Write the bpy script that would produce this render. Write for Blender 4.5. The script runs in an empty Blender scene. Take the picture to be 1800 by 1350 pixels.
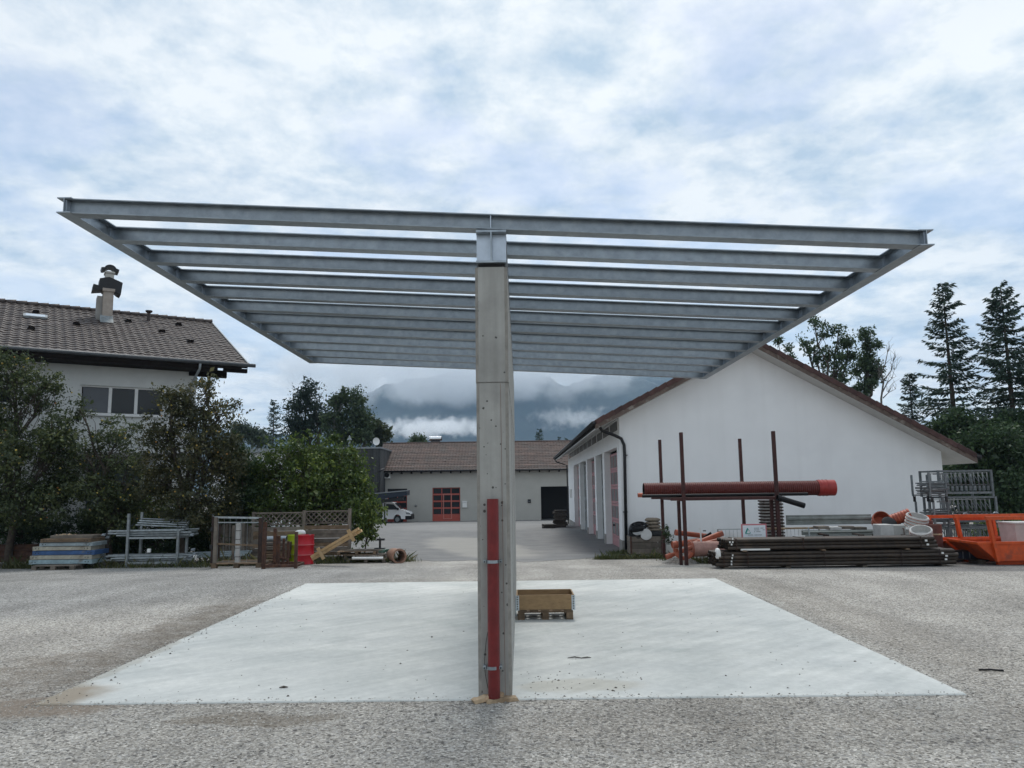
import bpy, math, random
import numpy as np
from mathutils import Vector, Matrix
random.seed(7); rng = np.random.default_rng(7)
sc = bpy.context.scene
col = sc.collection

# ------------------------------------------------------------------ camera
EYE = 1.9; FPX = 1352.0; PITCH, YAW, ROLL = 0.1349, -0.0083, 0.0135
_F = np.array([math.sin(YAW)*math.cos(PITCH), math.cos(YAW)*math.cos(PITCH), math.sin(PITCH)])
_X = np.array([math.cos(YAW), -math.sin(YAW), 0.0]); _D = np.cross(_F, _X)
_R = math.cos(ROLL)*_X + math.sin(ROLL)*_D
_Dn = -math.sin(ROLL)*_X + math.cos(ROLL)*_D
cam_d = bpy.data.cameras.new('camera'); cam = bpy.data.objects.new('camera', cam_d); col.objects.link(cam)
cam_d.sensor_width = 36.0; cam_d.lens = FPX/1800*36.0; cam_d.clip_start = 0.05; cam_d.clip_end = 20000
m = Matrix.Identity(4)
for i in range(3):
    m[i][0] = _R[i]; m[i][1] = -_Dn[i]; m[i][2] = -_F[i]
m[2][3] = EYE
cam.matrix_world = m
sc.camera = cam

# ------------------------------------------------------------------ light
SUN_EL, SUN_AZ = math.radians(60), math.radians(6)      # azimuth from +Y towards +X
w = bpy.data.worlds.new('World'); sc.world = w; w.use_nodes = True
nt = w.node_tree; nt.nodes.clear()
def N(t, **k):
    n = nt.nodes.new(t)
    for a, b in k.items(): setattr(n, a, b)
    return n
L = nt.links.new
sky = N('ShaderNodeTexSky', sky_type='NISHITA'); sky.sun_disc = False
sky.sun_elevation = SUN_EL; sky.sun_rotation = SUN_AZ; sky.air_density = 1.0; sky.dust_density = 1.5
bg1 = N('ShaderNodeBackground'); bg1.inputs[1].default_value = 0.10; L(sky.outputs[0], bg1.inputs[0])
tc = N('ShaderNodeTexCoord'); sp = N('ShaderNodeSeparateXYZ'); L(tc.outputs['Generated'], sp.inputs[0])
zc = N('ShaderNodeMath', operation='MAXIMUM'); L(sp.outputs[2], zc.inputs[0]); zc.inputs[1].default_value = 0.0
za = N('ShaderNodeMath', operation='ADD'); L(zc.outputs[0], za.inputs[0]); za.inputs[1].default_value = 0.16
dx = N('ShaderNodeMath', operation='DIVIDE'); L(sp.outputs[0], dx.inputs[0]); L(za.outputs[0], dx.inputs[1])
dy = N('ShaderNodeMath', operation='DIVIDE'); L(sp.outputs[1], dy.inputs[0]); L(za.outputs[0], dy.inputs[1])
cb = N('ShaderNodeCombineXYZ'); L(dx.outputs[0], cb.inputs[0]); L(dy.outputs[0], cb.inputs[1])
def noise(scale, detail, rough, off, dist=0.0):
    mp = N('ShaderNodeMapping'); mp.inputs['Location'].default_value = off; L(cb.outputs[0], mp.inputs[0])
    n = N('ShaderNodeTexNoise'); n.inputs['Scale'].default_value = scale; n.inputs['Detail'].default_value = detail
    n.inputs['Roughness'].default_value = rough; n.inputs['Distortion'].default_value = dist
    L(mp.outputs[0], n.inputs[0]); return n
n1 = noise(2.2, 10, 0.56, (3.1, 1.7, 0.4), 0.1)
n2 = noise(5.4, 11, 0.63, (7.3, 2.1, 1.4), 0.1)
n3 = noise(0.6, 6, 0.5, (1.3, 9.1, 2.4))
r1 = N('ShaderNodeValToRGB'); L(n1.outputs[0], r1.inputs[0])
r1.color_ramp.elements[0].position = 0.40; r1.color_ramp.elements[0].color = (0.52, 0.52, 0.52, 1)
r1.color_ramp.elements[1].position = 0.52; r1.color_ramp.elements[1].color = (1, 1, 1, 1)
r2 = N('ShaderNodeValToRGB'); L(n2.outputs[0], r2.inputs[0])
r2.color_ramp.elements[0].position = 0.34; r2.color_ramp.elements[0].color = (0.365, 0.455, 0.55, 1)
r2.color_ramp.elements[1].position = 0.60; r2.color_ramp.elements[1].color = (0.67, 0.695, 0.71, 1)
r3 = N('ShaderNodeValToRGB'); L(n3.outputs[0], r3.inputs[0])
r3.color_ramp.elements[0].position = 0.35; r3.color_ramp.elements[0].color = (0.86, 0.89, 0.93, 1)
r3.color_ramp.elements[1].position = 0.65; r3.color_ramp.elements[1].color = (1.08, 1.08, 1.06, 1)
mul = N('ShaderNodeMix', data_type='RGBA', blend_type='MULTIPLY'); mul.inputs[0].default_value = 1.0
L(r2.outputs[0], mul.inputs[6]); L(r3.outputs[0], mul.inputs[7])
bg2 = N('ShaderNodeBackground'); bg2.inputs[1].default_value = 1.0; L(mul.outputs[2], bg2.inputs[0])
mx = N('ShaderNodeMixShader'); L(r1.outputs[0], mx.inputs[0]); L(bg1.outputs[0], mx.inputs[1]); L(bg2.outputs[0], mx.inputs[2])
out = N('ShaderNodeOutputWorld'); L(mx.outputs[0], out.inputs[0])
sd = bpy.data.lights.new('sun', 'SUN'); sd.energy = 1.5; sd.angle = math.radians(15); sd.color = (1, 0.97, 0.92)
so = bpy.data.objects.new('sun', sd); col.objects.link(so)
_sv = Vector((math.sin(SUN_AZ)*math.cos(SUN_EL), math.cos(SUN_AZ)*math.cos(SUN_EL), math.sin(SUN_EL)))
so.rotation_euler = _sv.to_track_quat('Z', 'Y').to_euler(); so.location = (0, 0, 40)
sc.view_settings.view_transform = 'Standard'; sc.view_settings.look = 'None'
sc.view_settings.exposure = 0.55; sc.view_settings.gamma = 1.0; sc.view_settings.use_curve_mapping = False
sc.cycles.max_bounces = 8; sc.cycles.volume_bounces = 8; sc.cycles.transparent_max_bounces = 12
sc.cycles.use_denoising = True

# ------------------------------------------------------------------ pixel <-> place
def ray(x, y): return _R*(x-900)/FPX + _Dn*(y-675)/FPX + _F
ORG = np.array([0, 0, EYE])
_gy = [-60, 16.6, 22, 28, 53, 73, 120, 400, 3000]; _gzv = [0, 0, -.25, -.45, -.65, -1.12, -1.7, -4, -10]
def gz(Y): return float(np.interp(Y, _gy, _gzv))
def P(x, y, Y):                      # a point on the ray at distance Y
    v = ray(x, y); return Vector(v*(Y/v[1]) + ORG)
def G(x, y):                         # where the ray meets the ground
    v = ray(x, y); Y = 10.0
    for _ in range(60): Y = 0.5*Y + 0.5*(gz(Y)-EYE)/v[2]*v[1]
    p = v*(Y/v[1]) + ORG; return Vector((p[0], p[1], gz(Y)))
def RP(x, y, p0, n):                 # where the ray meets a plane
    v = ray(x, y); n = np.array(n); t = np.dot(np.array(p0)-ORG, n)/np.dot(v, n); return Vector(ORG + v*t)

# ------------------------------------------------------------------ mesh builder
class MB:
    def __init__(s, T=None): s.v = []; s.f = []; s.T = T
    def add(s, vs, fs):
        b = len(s.v)
        for q in vs:
            q = Vector(q); s.v.append(tuple(s.T @ q) if s.T else tuple(q))
        s.f += [tuple(b+i for i in f) for f in fs]; return s
    def box(s, x0, x1, y0, y1, z0, z1):
        return s.add([(x0,y0,z0),(x1,y0,z0),(x1,y1,z0),(x0,y1,z0),(x0,y0,z1),(x1,y0,z1),(x1,y1,z1),(x0,y1,z1)],
                     [(0,3,2,1),(4,5,6,7),(0,1,5,4),(1,2,6,5),(2,3,7,6),(3,0,4,7)])
    def cbox(s, c, sx, sy, sz): return s.box(c[0]-sx/2,c[0]+sx/2,c[1]-sy/2,c[1]+sy/2,c[2]-sz/2,c[2]+sz/2)
    def bbox(s, x0, x1, y0, y1, z0, z1, b=.006):      # box with bevelled vertical and top edges
        vs = []; 
        for z, i in ((z0, 0), (z1-b, 0), (z1, b)):
            a0, a1, c0, c1 = x0+i, x1-i, y0+i, y1-i
            vs += [(a0+b,c0,z),(a1-b,c0,z),(a1,c0+b,z),(a1,c1-b,z),(a1-b,c1,z),(a0+b,c1,z),(a0,c1-b,z),(a0,c0+b,z)]
        fs = [tuple(range(7,-1,-1)), tuple(range(16,24))]
        for r in (0, 8):
            for k in range(8): fs.append((r+k, r+(k+1)%8, r+8+(k+1)%8, r+8+k))
        return s.add(vs, fs)
    def beam(s, a, b, wd, ht, up=(0,0,1)):            # rectangular bar from a to b
        a, b = Vector(a), Vector(b); d = (b-a).normalized(); up = Vector(up)
        sd_ = d.cross(up); 
        if sd_.length < 1e-4: sd_ = d.cross(Vector((0,1,0)))
        sd_.normalize(); u2 = sd_.cross(d)
        vs = [p + sd_*(i*wd/2) + u2*(j*ht/2) for p in (a, b) for i, j in ((-1,-1),(1,-1),(1,1),(-1,1))]
        return s.add(vs, [(0,1,2,3),(7,6,5,4),(0,4,5,1),(1,5,6,2),(2,6,7,3),(3,7,4,0)])
    def tube(s, pts, rads, n=8, cap=True, hollow=0):
        pts = [Vector(p) for p in pts]
        if not hasattr(rads, '__len__'): rads = [rads]*len(pts)
        vs = []; fs = []; prev = None
        for i, p in enumerate(pts):
            d = (pts[min(i+1, len(pts)-1)] - pts[max(i-1, 0)]).normalized()
            if prev is None:
                a = d.cross(Vector((0,0,1)))
                if a.length < .05: a = d.cross(Vector((0,1,0)))
            else: a = prev - d*prev.dot(d)
            a.normalize(); prev = a; b = d.cross(a)
            for k in range(n):
                t = 2*math.pi*k/n; vs.append(p + (a*math.cos(t) + b*math.sin(t))*rads[i])
        for i in range(len(pts)-1):
            for k in range(n): fs.append((i*n+k, i*n+(k+1)%n, (i+1)*n+(k+1)%n, (i+1)*n+k))
        if cap and not hollow: fs += [tuple(range(n-1, -1, -1)), tuple((len(pts)-1)*n+k for k in range(n))]
        s.add(vs, fs)
        if hollow:
            d0 = (pts[1]-pts[0]); 
            for e, q, sg in ((pts[0], d0.normalized(), 1), (pts[-1], (pts[-2]-pts[-1]).normalized(), 1)):
                r = rads[0] if e is pts[0] else rads[-1]
                a = q.cross(Vector((0,0,1))); 
                if a.length < .05: a = q.cross(Vector((0,1,0)))
                a.normalize(); b = q.cross(a)
                dep = min(d0.length*len(pts)*.45, r*5)
                ring = lambda rr, o: [e + q*o + (a*math.cos(2*math.pi*k/n)+b*math.sin(2*math.pi*k/n))*rr for k in range(n)]
                vv = ring(r, 0)+ring(r-hollow, 0)+ring(r-hollow, dep)
                ff = [(k,(k+1)%n,n+(k+1)%n,n+k) for k in range(n)] + [(n+k,n+(k+1)%n,2*n+(k+1)%n,2*n+k) for k in range(n)] + [tuple(2*n+k for k in range(n))]
                s.add(vv, ff)
        return s
    def prism(s, poly, axis, a0, a1):                 # polygon (2D) extruded along an axis
        n = len(poly); mk = {'x': lambda p, t: (t, p[0], p[1]), 'y': lambda p, t: (p[0], t, p[1]), 'z': lambda p, t: (p[0], p[1], t)}[axis]
        vs = [mk(p, a0) for p in poly] + [mk(p, a1) for p in poly]
        return s.add(vs, [tuple(range(n-1,-1,-1)), tuple(range(n, 2*n))] + [(k,(k+1)%n,n+(k+1)%n,n+k) for k in range(n)])
    def lathe(s, c, prof, n=20, cap=True):
        vs = []; fs = []
        for r, z in prof:
            for k in range(n): t = 2*math.pi*k/n; vs.append((c[0]+r*math.cos(t), c[1]+r*math.sin(t), c[2]+z))
        for i in range(len(prof)-1):
            for k in range(n): fs.append((i*n+k, i*n+(k+1)%n, (i+1)*n+(k+1)%n, (i+1)*n+k))
        if cap: fs += [tuple(range(n-1,-1,-1)), tuple((len(prof)-1)*n+k for k in range(n))]
        return s.add(vs, fs)
    def ibeam(s, axis, a0, a1, c1, z0, h, b, tw, tf): # I-section along x or y, centre c1, bottom z0 (z0 may slope: (za, zb))
        z0a, z0b = z0 if hasattr(z0, '__len__') else (z0, z0)
        pl = [(-b/2,0),(b/2,0),(b/2,tf),(tw/2,tf),(tw/2,h-tf),(b/2,h-tf),(b/2,h),(-b/2,h),(-b/2,h-tf),(-tw/2,h-tf),(-tw/2,tf),(-b/2,tf)]
        n = 12
        if axis == 'x': vs = [(a, c1+p[0], z+p[1]) for a, z in ((a0, z0a), (a1, z0b)) for p in pl]
        else: vs = [(c1+p[0], a, z+p[1]) for a, z in ((a0, z0a), (a1, z0b)) for p in pl]
        fl = [(k,(k+1)%n,n+(k+1)%n,n+k) for k in range(n)]
        caps = [(0,1,2,3,10,11),(3,4,9,10),(4,5,6,7,8,9)]
        return s.add(vs, fl + caps + [tuple(n+i for i in reversed(c)) for c in caps])
    def build(s, name, mat, parent=None, smooth=False, **tags):
        me = bpy.data.meshes.new(name); me.from_pydata(s.v, [], s.f); me.update()
        return link(name, me, mat, parent, smooth, **tags)
def fixn(me):
    import bmesh
    bm = bmesh.new(); bm.from_mesh(me); bmesh.ops.recalc_face_normals(bm, faces=bm.faces); bm.to_mesh(me); bm.free()
def link(name, me, mat, parent=None, smooth=False, fix=True, **tags):
    if fix and len(me.polygons) < 60000: fixn(me)
    if smooth:
        if smooth == 'auto':
            me.polygons.foreach_set('use_smooth', [True]*len(me.polygons)); me.set_sharp_from_angle(angle=math.radians(40))
        else: me.polygons.foreach_set('use_smooth', [True]*len(me.polygons))
    if mat: me.materials.append(mat)
    o = bpy.data.objects.new(name, me); col.objects.link(o)
    if parent: o.parent = parent; o.matrix_parent_inverse = parent.matrix_world.inverted()
    tag(o, **tags); return o
def tag(o, label=None, cat=None, group=None, kind=None):
    if label: o['label'] = label
    if cat: o['category'] = cat
    if group: o['group'] = group
    if kind: o['kind'] = kind
    return o
def thing(name, label, cat, loc=(0,0,0), rz=0, group=None):
    o = bpy.data.objects.new(name, None); col.objects.link(o); o.empty_display_size = .2
    o.matrix_world = Matrix.Translation(Vector(loc)) @ Matrix.Rotation(rz, 4, 'Z')
    o.location = loc; o.rotation_euler = (0, 0, rz)
    return tag(o, label, cat, group)
def local(o, name, mb, mat, smooth=False, **t):       # mb is in the thing's own space
    r = mb.build(name, mat, None, smooth, **t); r.parent = o; return r
def copy_tree(o, loc=None, rz=None, label=None, group=None, rot=None):
    c = o.copy(); col.objects.link(c)
    if loc is not None: c.location = loc
    if rz is not None: c.rotation_euler = (0, 0, rz)
    if rot is not None: c.rotation_euler = rot
    if label: c['label'] = label
    if group: c['group'] = group
    for ch in list(o.children):
        d = ch.copy(); col.objects.link(d); d.parent = c
        for g in list(ch.children):
            e = g.copy(); col.objects.link(e); e.parent = d
    return c

# ------------------------------------------------------------------ materials
def newmat(name):
    m = bpy.data.materials.new(name); m.use_nodes = True; t = m.node_tree
    return m, t, t.nodes['Principled BSDF']
def mat(name, c, rough=.7, metal=0, var=.25, scale=6, bump=.0, bscale=60, c2=None, thr=(.45, .65), spec=.4, det=6, stretch=None, isl=0, wobj=True):
    m, t, b = newmat(name); n = t.nodes; l = t.links.new
    tcn = n.new('ShaderNodeTexCoord'); src = tcn.outputs['Object']
    if stretch:
        mp = n.new('ShaderNodeMapping'); mp.inputs['Scale'].default_value = stretch; l(src, mp.inputs[0]); src = mp.outputs[0]
    def nz(s, d=det, r=.6):
        k = n.new('ShaderNodeTexNoise'); k.inputs['Scale'].default_value = s; k.inputs['Detail'].default_value = d; k.inputs['Roughness'].default_value = r
        l(src, k.inputs[0]); return k
    k1 = nz(scale); rp = n.new('ShaderNodeValToRGB'); l(k1.outputs[0], rp.inputs[0])
    e = rp.color_ramp.elements
    e[0].position = .3; e[1].position = .7
    e[0].color = tuple(x*(1-var) for x in c)+(1,); e[1].color = tuple(min(1, x*(1+var)) for x in c)+(1,)
    cur = rp.outputs[0]
    if c2:
        k2 = nz(scale*.45, 8, .65); r2_ = n.new('ShaderNodeValToRGB'); l(k2.outputs[0], r2_.inputs[0])
        r2_.color_ramp.elements[0].position = thr[0]; r2_.color_ramp.elements[1].position = thr[1]
        mx_ = n.new('ShaderNodeMix'); mx_.data_type = 'RGBA'; l(r2_.outputs[0], mx_.inputs[0]); l(cur, mx_.inputs[6]); mx_.inputs[7].default_value = tuple(c2)+(1,)
        cur = mx_.outputs[2]
    if isl:
        ge = n.new('ShaderNodeNewGeometry'); oi = n.new('ShaderNodeObjectInfo'); ad = n.new('ShaderNodeMath'); ad.operation = 'ADD'
        l(ge.outputs['Random Per Island'], ad.inputs[0]); l(oi.outputs['Random'], ad.inputs[1])
        fr = n.new('ShaderNodeMath'); fr.operation = 'FRACT'; l(ad.outputs[0], fr.inputs[0])
        mr = n.new('ShaderNodeMapRange'); l(fr.outputs[0], mr.inputs[0]); mr.inputs[3].default_value = 1-isl; mr.inputs[4].default_value = 1+isl*.7
        mm = n.new('ShaderNodeMix'); mm.data_type = 'RGBA'; mm.blend_type = 'MULTIPLY'; mm.inputs[0].default_value = 1
        l(cur, mm.inputs[6]); l(mr.outputs[0], mm.inputs[7]); cur = mm.outputs[2]
    l(cur, b.inputs['Base Color'])
    b.inputs['Roughness'].default_value = rough; b.inputs['Metallic'].default_value = metal; b.inputs['Specular IOR Level'].default_value = spec
    if bump:
        kb = nz(bscale, 4, .6); bp = n.new('ShaderNodeBump'); bp.inputs['Strength'].default_value = bump; bp.inputs['Distance'].default_value = .02
        l(kb.outputs[0], bp.inputs['Height']); l(bp.outputs[0], b.inputs['Normal'])
    return m
def leafmat(name, c, c2, trans=.35, isl=.45):
    m, t, b = newmat(name); n = t.nodes; l = t.links.new
    n.remove(b); o = n['Material Output']
    ge = n.new('ShaderNodeNewGeometry'); tcn = n.new('ShaderNodeTexCoord')
    k = n.new('ShaderNodeTexNoise'); k.inputs['Scale'].default_value = .9; k.inputs['Detail'].default_value = 3; l(tcn.outputs['Object'], k.inputs[0])
    ad = n.new('ShaderNodeMath'); ad.operation = 'MULTIPLY_ADD'; l(ge.outputs['Random Per Island'], ad.inputs[0]); ad.inputs[1].default_value = .7; 
    sb = n.new('ShaderNodeMath'); sb.operation = 'SUBTRACT'; l(k.outputs[0], sb.inputs[0]); sb.inputs[1].default_value = .35; l(sb.outputs[0], ad.inputs[2])
    rp = n.new('ShaderNodeValToRGB'); l(ad.outputs[0], rp.inputs[0]); e = rp.color_ramp.elements
    e[0].position = .1; e[0].color = tuple(x*(1-isl) for x in c)+(1,); e[1].position = .95; e[1].color = tuple(c2)+(1,)
    q = e.new(.55); q.color = tuple(c)+(1,)
    d = n.new('ShaderNodeBsdfDiffuse'); tr = n.new('ShaderNodeBsdfTranslucent'); gl = n.new('ShaderNodeBsdfGlossy'); gl.inputs['Roughness'].default_value = .45
    l(rp.outputs[0], d.inputs[0]); l(rp.outputs[0], tr.inputs[0]); gl.inputs[0].default_value = (.7, .75, .7, 1)
    x1 = n.new('ShaderNodeMixShader'); x1.inputs[0].default_value = trans; l(d.outputs[0], x1.inputs[1]); l(tr.outputs[0], x1.inputs[2])
    x2 = n.new('ShaderNodeMixShader'); x2.inputs[0].default_value = .04; l(x1.outputs[0], x2.inputs[1]); l(gl.outputs[0], x2.inputs[2])
    l(x2.outputs[0], o.inputs[0]); return m
MT = {}
MT['galv'] = mat('galvanised_steel', (.275,.31,.34), .40, .8, .16, 10, .03, 40, (.37,.40,.42), (.5,.8), stretch=(1,1,1), isl=.13)
MT['galv_dull'] = mat('dull_galvanised_steel', (.30,.33,.34), .6, .45, .3, 9, .05, 60, (.22,.20,.17), (.55,.75), isl=.3)
MT['galv_dark'] = mat('dark_galvanised_steel', (.15,.17,.178), .6, .3, .3, 9, .05, 60, (.09,.092,.088), (.55,.75), isl=.3)
MT['wood_dark'] = mat('dark_weathered_wood', (.060,.050,.042), .9, 0, .35, 5, .25, 60, isl=.4)
MT['galv_skylit'] = mat('sky_lightened_zinc', (.44,.49,.55), .38, .7, .10, 8, .03, 40)  # zinc lightened: the plates' sky reflection is put into the colour
MT['concrete'] = mat('cast_concrete', (.35,.345,.325), .88, 0, .10, 5, .12, 70, (.27,.265,.25), (.5,.72))
MT['plaster'] = mat('white_plaster', (.76,.765,.765), .92, 0, .035, 1.3, .06, 120, (.66,.67,.68), (.5,.8))
MT['plaster_grey'] = mat('grey_plaster', (.42,.41,.375), .92, 0, .05, 1.0, .05, 120)
MT['plaster_house'] = mat('pale_house_plaster', (.56,.57,.56), .92, 0, .07, 1.5, .06, 100)
MT['plinth'] = mat('grey_plinth_render', (.25,.24,.225), .9, 0, .15, 4)
MT['tile'] = mat('brown_roof_tile', (.054,.040,.035), .62, 0, .25, 3, .1, 40, (.075,.06,.052), (.5,.8), isl=.22)
MT['tile_red'] = mat('red_brown_roof_tile', (.088,.056,.046), .8, 0, .35, 1.6, .1, 40, (.075,.062,.055), (.45,.7), isl=.35)
MT['tile_dark'] = mat('dark_red_roof_tile', (.062,.030,.026), .75, 0, .35, 5, .1, 40, isl=.3)
MT['dark_wood'] = mat('dark_stained_wood', (.013,.010,.009), .8, 0, .4, 8, .1, 50, spec=.15)
MT['black_metal'] = mat('black_painted_metal', (.010,.010,.012), .5, 0, .3, 8)
MT['grey_metal'] = mat('grey_painted_metal', (.22,.24,.25), .5, .3, .15, 8)
MT['glass'] = mat('dark_window_glass', (.02,.024,.028), .12, 0, .1, 2, spec=.3)
MT['blind'] = mat('grey_window_blind', (.12,.128,.14), .6, 0, .08, 3, spec=.2)
MT['frame'] = mat('white_window_frame', (.66,.66,.65), .5, 0, .05, 4)
MT['wood_grey'] = mat('weathered_grey_wood', (.165,.14,.115), .9, 0, .35, 5, .25, 60, (.10,.085,.07), (.5,.7), isl=.35)
MT['wood_brown'] = mat('weathered_brown_wood', (.18,.125,.08), .88, 0, .35, 5, .25, 60, (.11,.08,.055), (.5,.7), isl=.3)
MT['wood_fresh'] = mat('fresh_sawn_timber', (.50,.33,.165), .75, 0, .22, 6, .1, 60, (.58,.42,.25), (.5,.7), isl=.2)
MT['wood_pale'] = mat('pale_split_wood', (.46,.34,.22), .85, 0, .3, 9, .3, 70, (.27,.19,.12), (.48,.62), isl=.2)
MT['ply'] = mat('amber_crate_board', (.33,.215,.11), .7, 0, .22, 5, .05, 60, (.17,.095,.045), (.60,.70), stretch=(1.4,1.4,4))
MT['rust'] = mat('rusty_steel', (.085,.045,.033), .85, .2, .4, 12, .2, 60, (.14,.065,.035), (.5,.65), isl=.2)
MT['rust_dark'] = mat('dark_rusty_steel', (.040,.027,.023), .8, .3, .4, 12, .2, 60, (.07,.038,.026), (.5,.65), isl=.25)
MT['pipe_dark'] = mat('dark_brown_steel_pipe', (.036,.027,.021), .55, .2, .4, 7, .1, 50, (.062,.042,.028), (.5,.7), isl=.35)
MT['red_paint'] = mat('dark_red_paint', (.155,.014,.014), .55, 0, .22, 7, .04, 60, (.11,.010,.010), (.5,.7))
MT['red_door'] = mat('coral_red_door', (.42,.085,.06), .5, 0, .07, 3)
MT['pink_door'] = mat('faded_red_door', (.40,.20,.21), .55, 0, .1, 3)
MT['drum_red'] = mat('red_drum_paint', (.42,.010,.022), .35, 0, .12, 5, c2=(.30,.012,.018), thr=(.55,.7))
MT['drum_green'] = mat('lime_green_drum_paint', (.42,.56,.025), .4, 0, .12, 5)
MT['orange'] = mat('orange_skip_paint', (.55,.075,.012), .55, 0, .2, 5, .06, 60, (.30,.06,.025), (.54,.68))
MT['pipe_orange'] = mat('orange_plastic_pipe', (.36,.085,.040), .5, 0, .25, 5, c2=(.30,.12,.085), thr=(.5,.7), isl=.25)
MT['pipe_red'] = mat('red_corrugated_plastic', (.105,.019,.015), .6, 0, .15, 6)
MT['pipe_pink'] = mat('bleached_pink_plastic', (.42,.24,.20), .6, 0, .25, 6)
MT['rustrack'] = mat('dark_red_rack_paint', (.050,.016,.014), .7, 0, .35, 8, .05, 60, isl=.15)
MT['black_plastic'] = mat('black_plastic', (.008,.008,.009), .5, 0, .3, 8, spec=.25)
MT['white_plastic'] = mat('white_plastic', (.72,.72,.70), .5, 0, .06, 6)
MT['grey_sheet'] = mat('grey_green_steel_sheet', (.25,.27,.255), .65, .2, .22, 4, .05, 60, (.16,.165,.15), (.5,.75))
MT['blue_panel'] = mat('blue_painted_panel', (.035,.085,.20), .6, 0, .3, 6, c2=(.12,.13,.14), thr=(.6,.75))
MT['cream_panel'] = mat('worn_cream_panel', (.36,.34,.28), .8, 0, .25, 6, c2=(.20,.17,.13), thr=(.5,.7))
MT['grey_panel'] = mat('grey_blue_panel', (.26,.31,.33), .7, 0, .25, 6, c2=(.16,.16,.15), thr=(.55,.7))
MT['teal_panel'] = mat('pale_blue_panel', (.26,.35,.38), .7, 0, .25, 6, c2=(.16,.16,.15), thr=(.55,.7))
MT['van_white'] = mat('white_car_paint', (.80,.81,.82), .25, 0, .02, 3, spec=.6)
MT['tyre'] = mat('tyre_rubber', (.022,.022,.023), .8, 0, .2, 8)
MT['navy'] = mat('navy_sheet_metal', (.018,.026,.042), .4, .2, .2, 5)
MT['bark'] = mat('bark', (.060,.048,.038), .95, 0, .35, 9, .4, 30)
MT['bark_grey'] = mat('grey_bark', (.11,.10,.09), .95, 0, .35, 9, .4, 30)
MT['sack'] = mat('brown_sack_cloth', (.20,.165,.125), .95, 0, .2, 8, .3, 50)
MT['stone_block'] = mat('pale_concrete_block', (.46,.455,.44), .9, 0, .12, 6, .1, 60)
MT['fruit'] = mat('yellow_apple_skin', (.48,.36,.07), .5, 0, .3, 3, c2=(.42,.16,.05), thr=(.5,.6))
MT['lf_apple'] = leafmat('apple_leaf', (.054,.076,.030), (.175,.195,.072))
MT['lf_bush'] = leafmat('bush_leaf', (.060,.102,.019), (.185,.225,.045))
MT['lf_dark'] = leafmat('dark_shrub_leaf', (.032,.062,.024), (.070,.115,.042))
MT['lf_birch'] = leafmat('birch_leaf', (.046,.076,.032), (.085,.115,.045))
MT['lf_ash'] = leafmat('ash_leaf', (.052,.088,.042), (.10,.14,.065))
MT['lf_pine'] = leafmat('pine_needles', (.016,.032,.020), (.032,.052,.032), .15)
MT['lf_spruce'] = leafmat('spruce_needles', (.030,.056,.040), (.06,.095,.065), .15)
MT['grass'] = leafmat('grass_blade', (.085,.105,.035), (.20,.17,.075))
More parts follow.
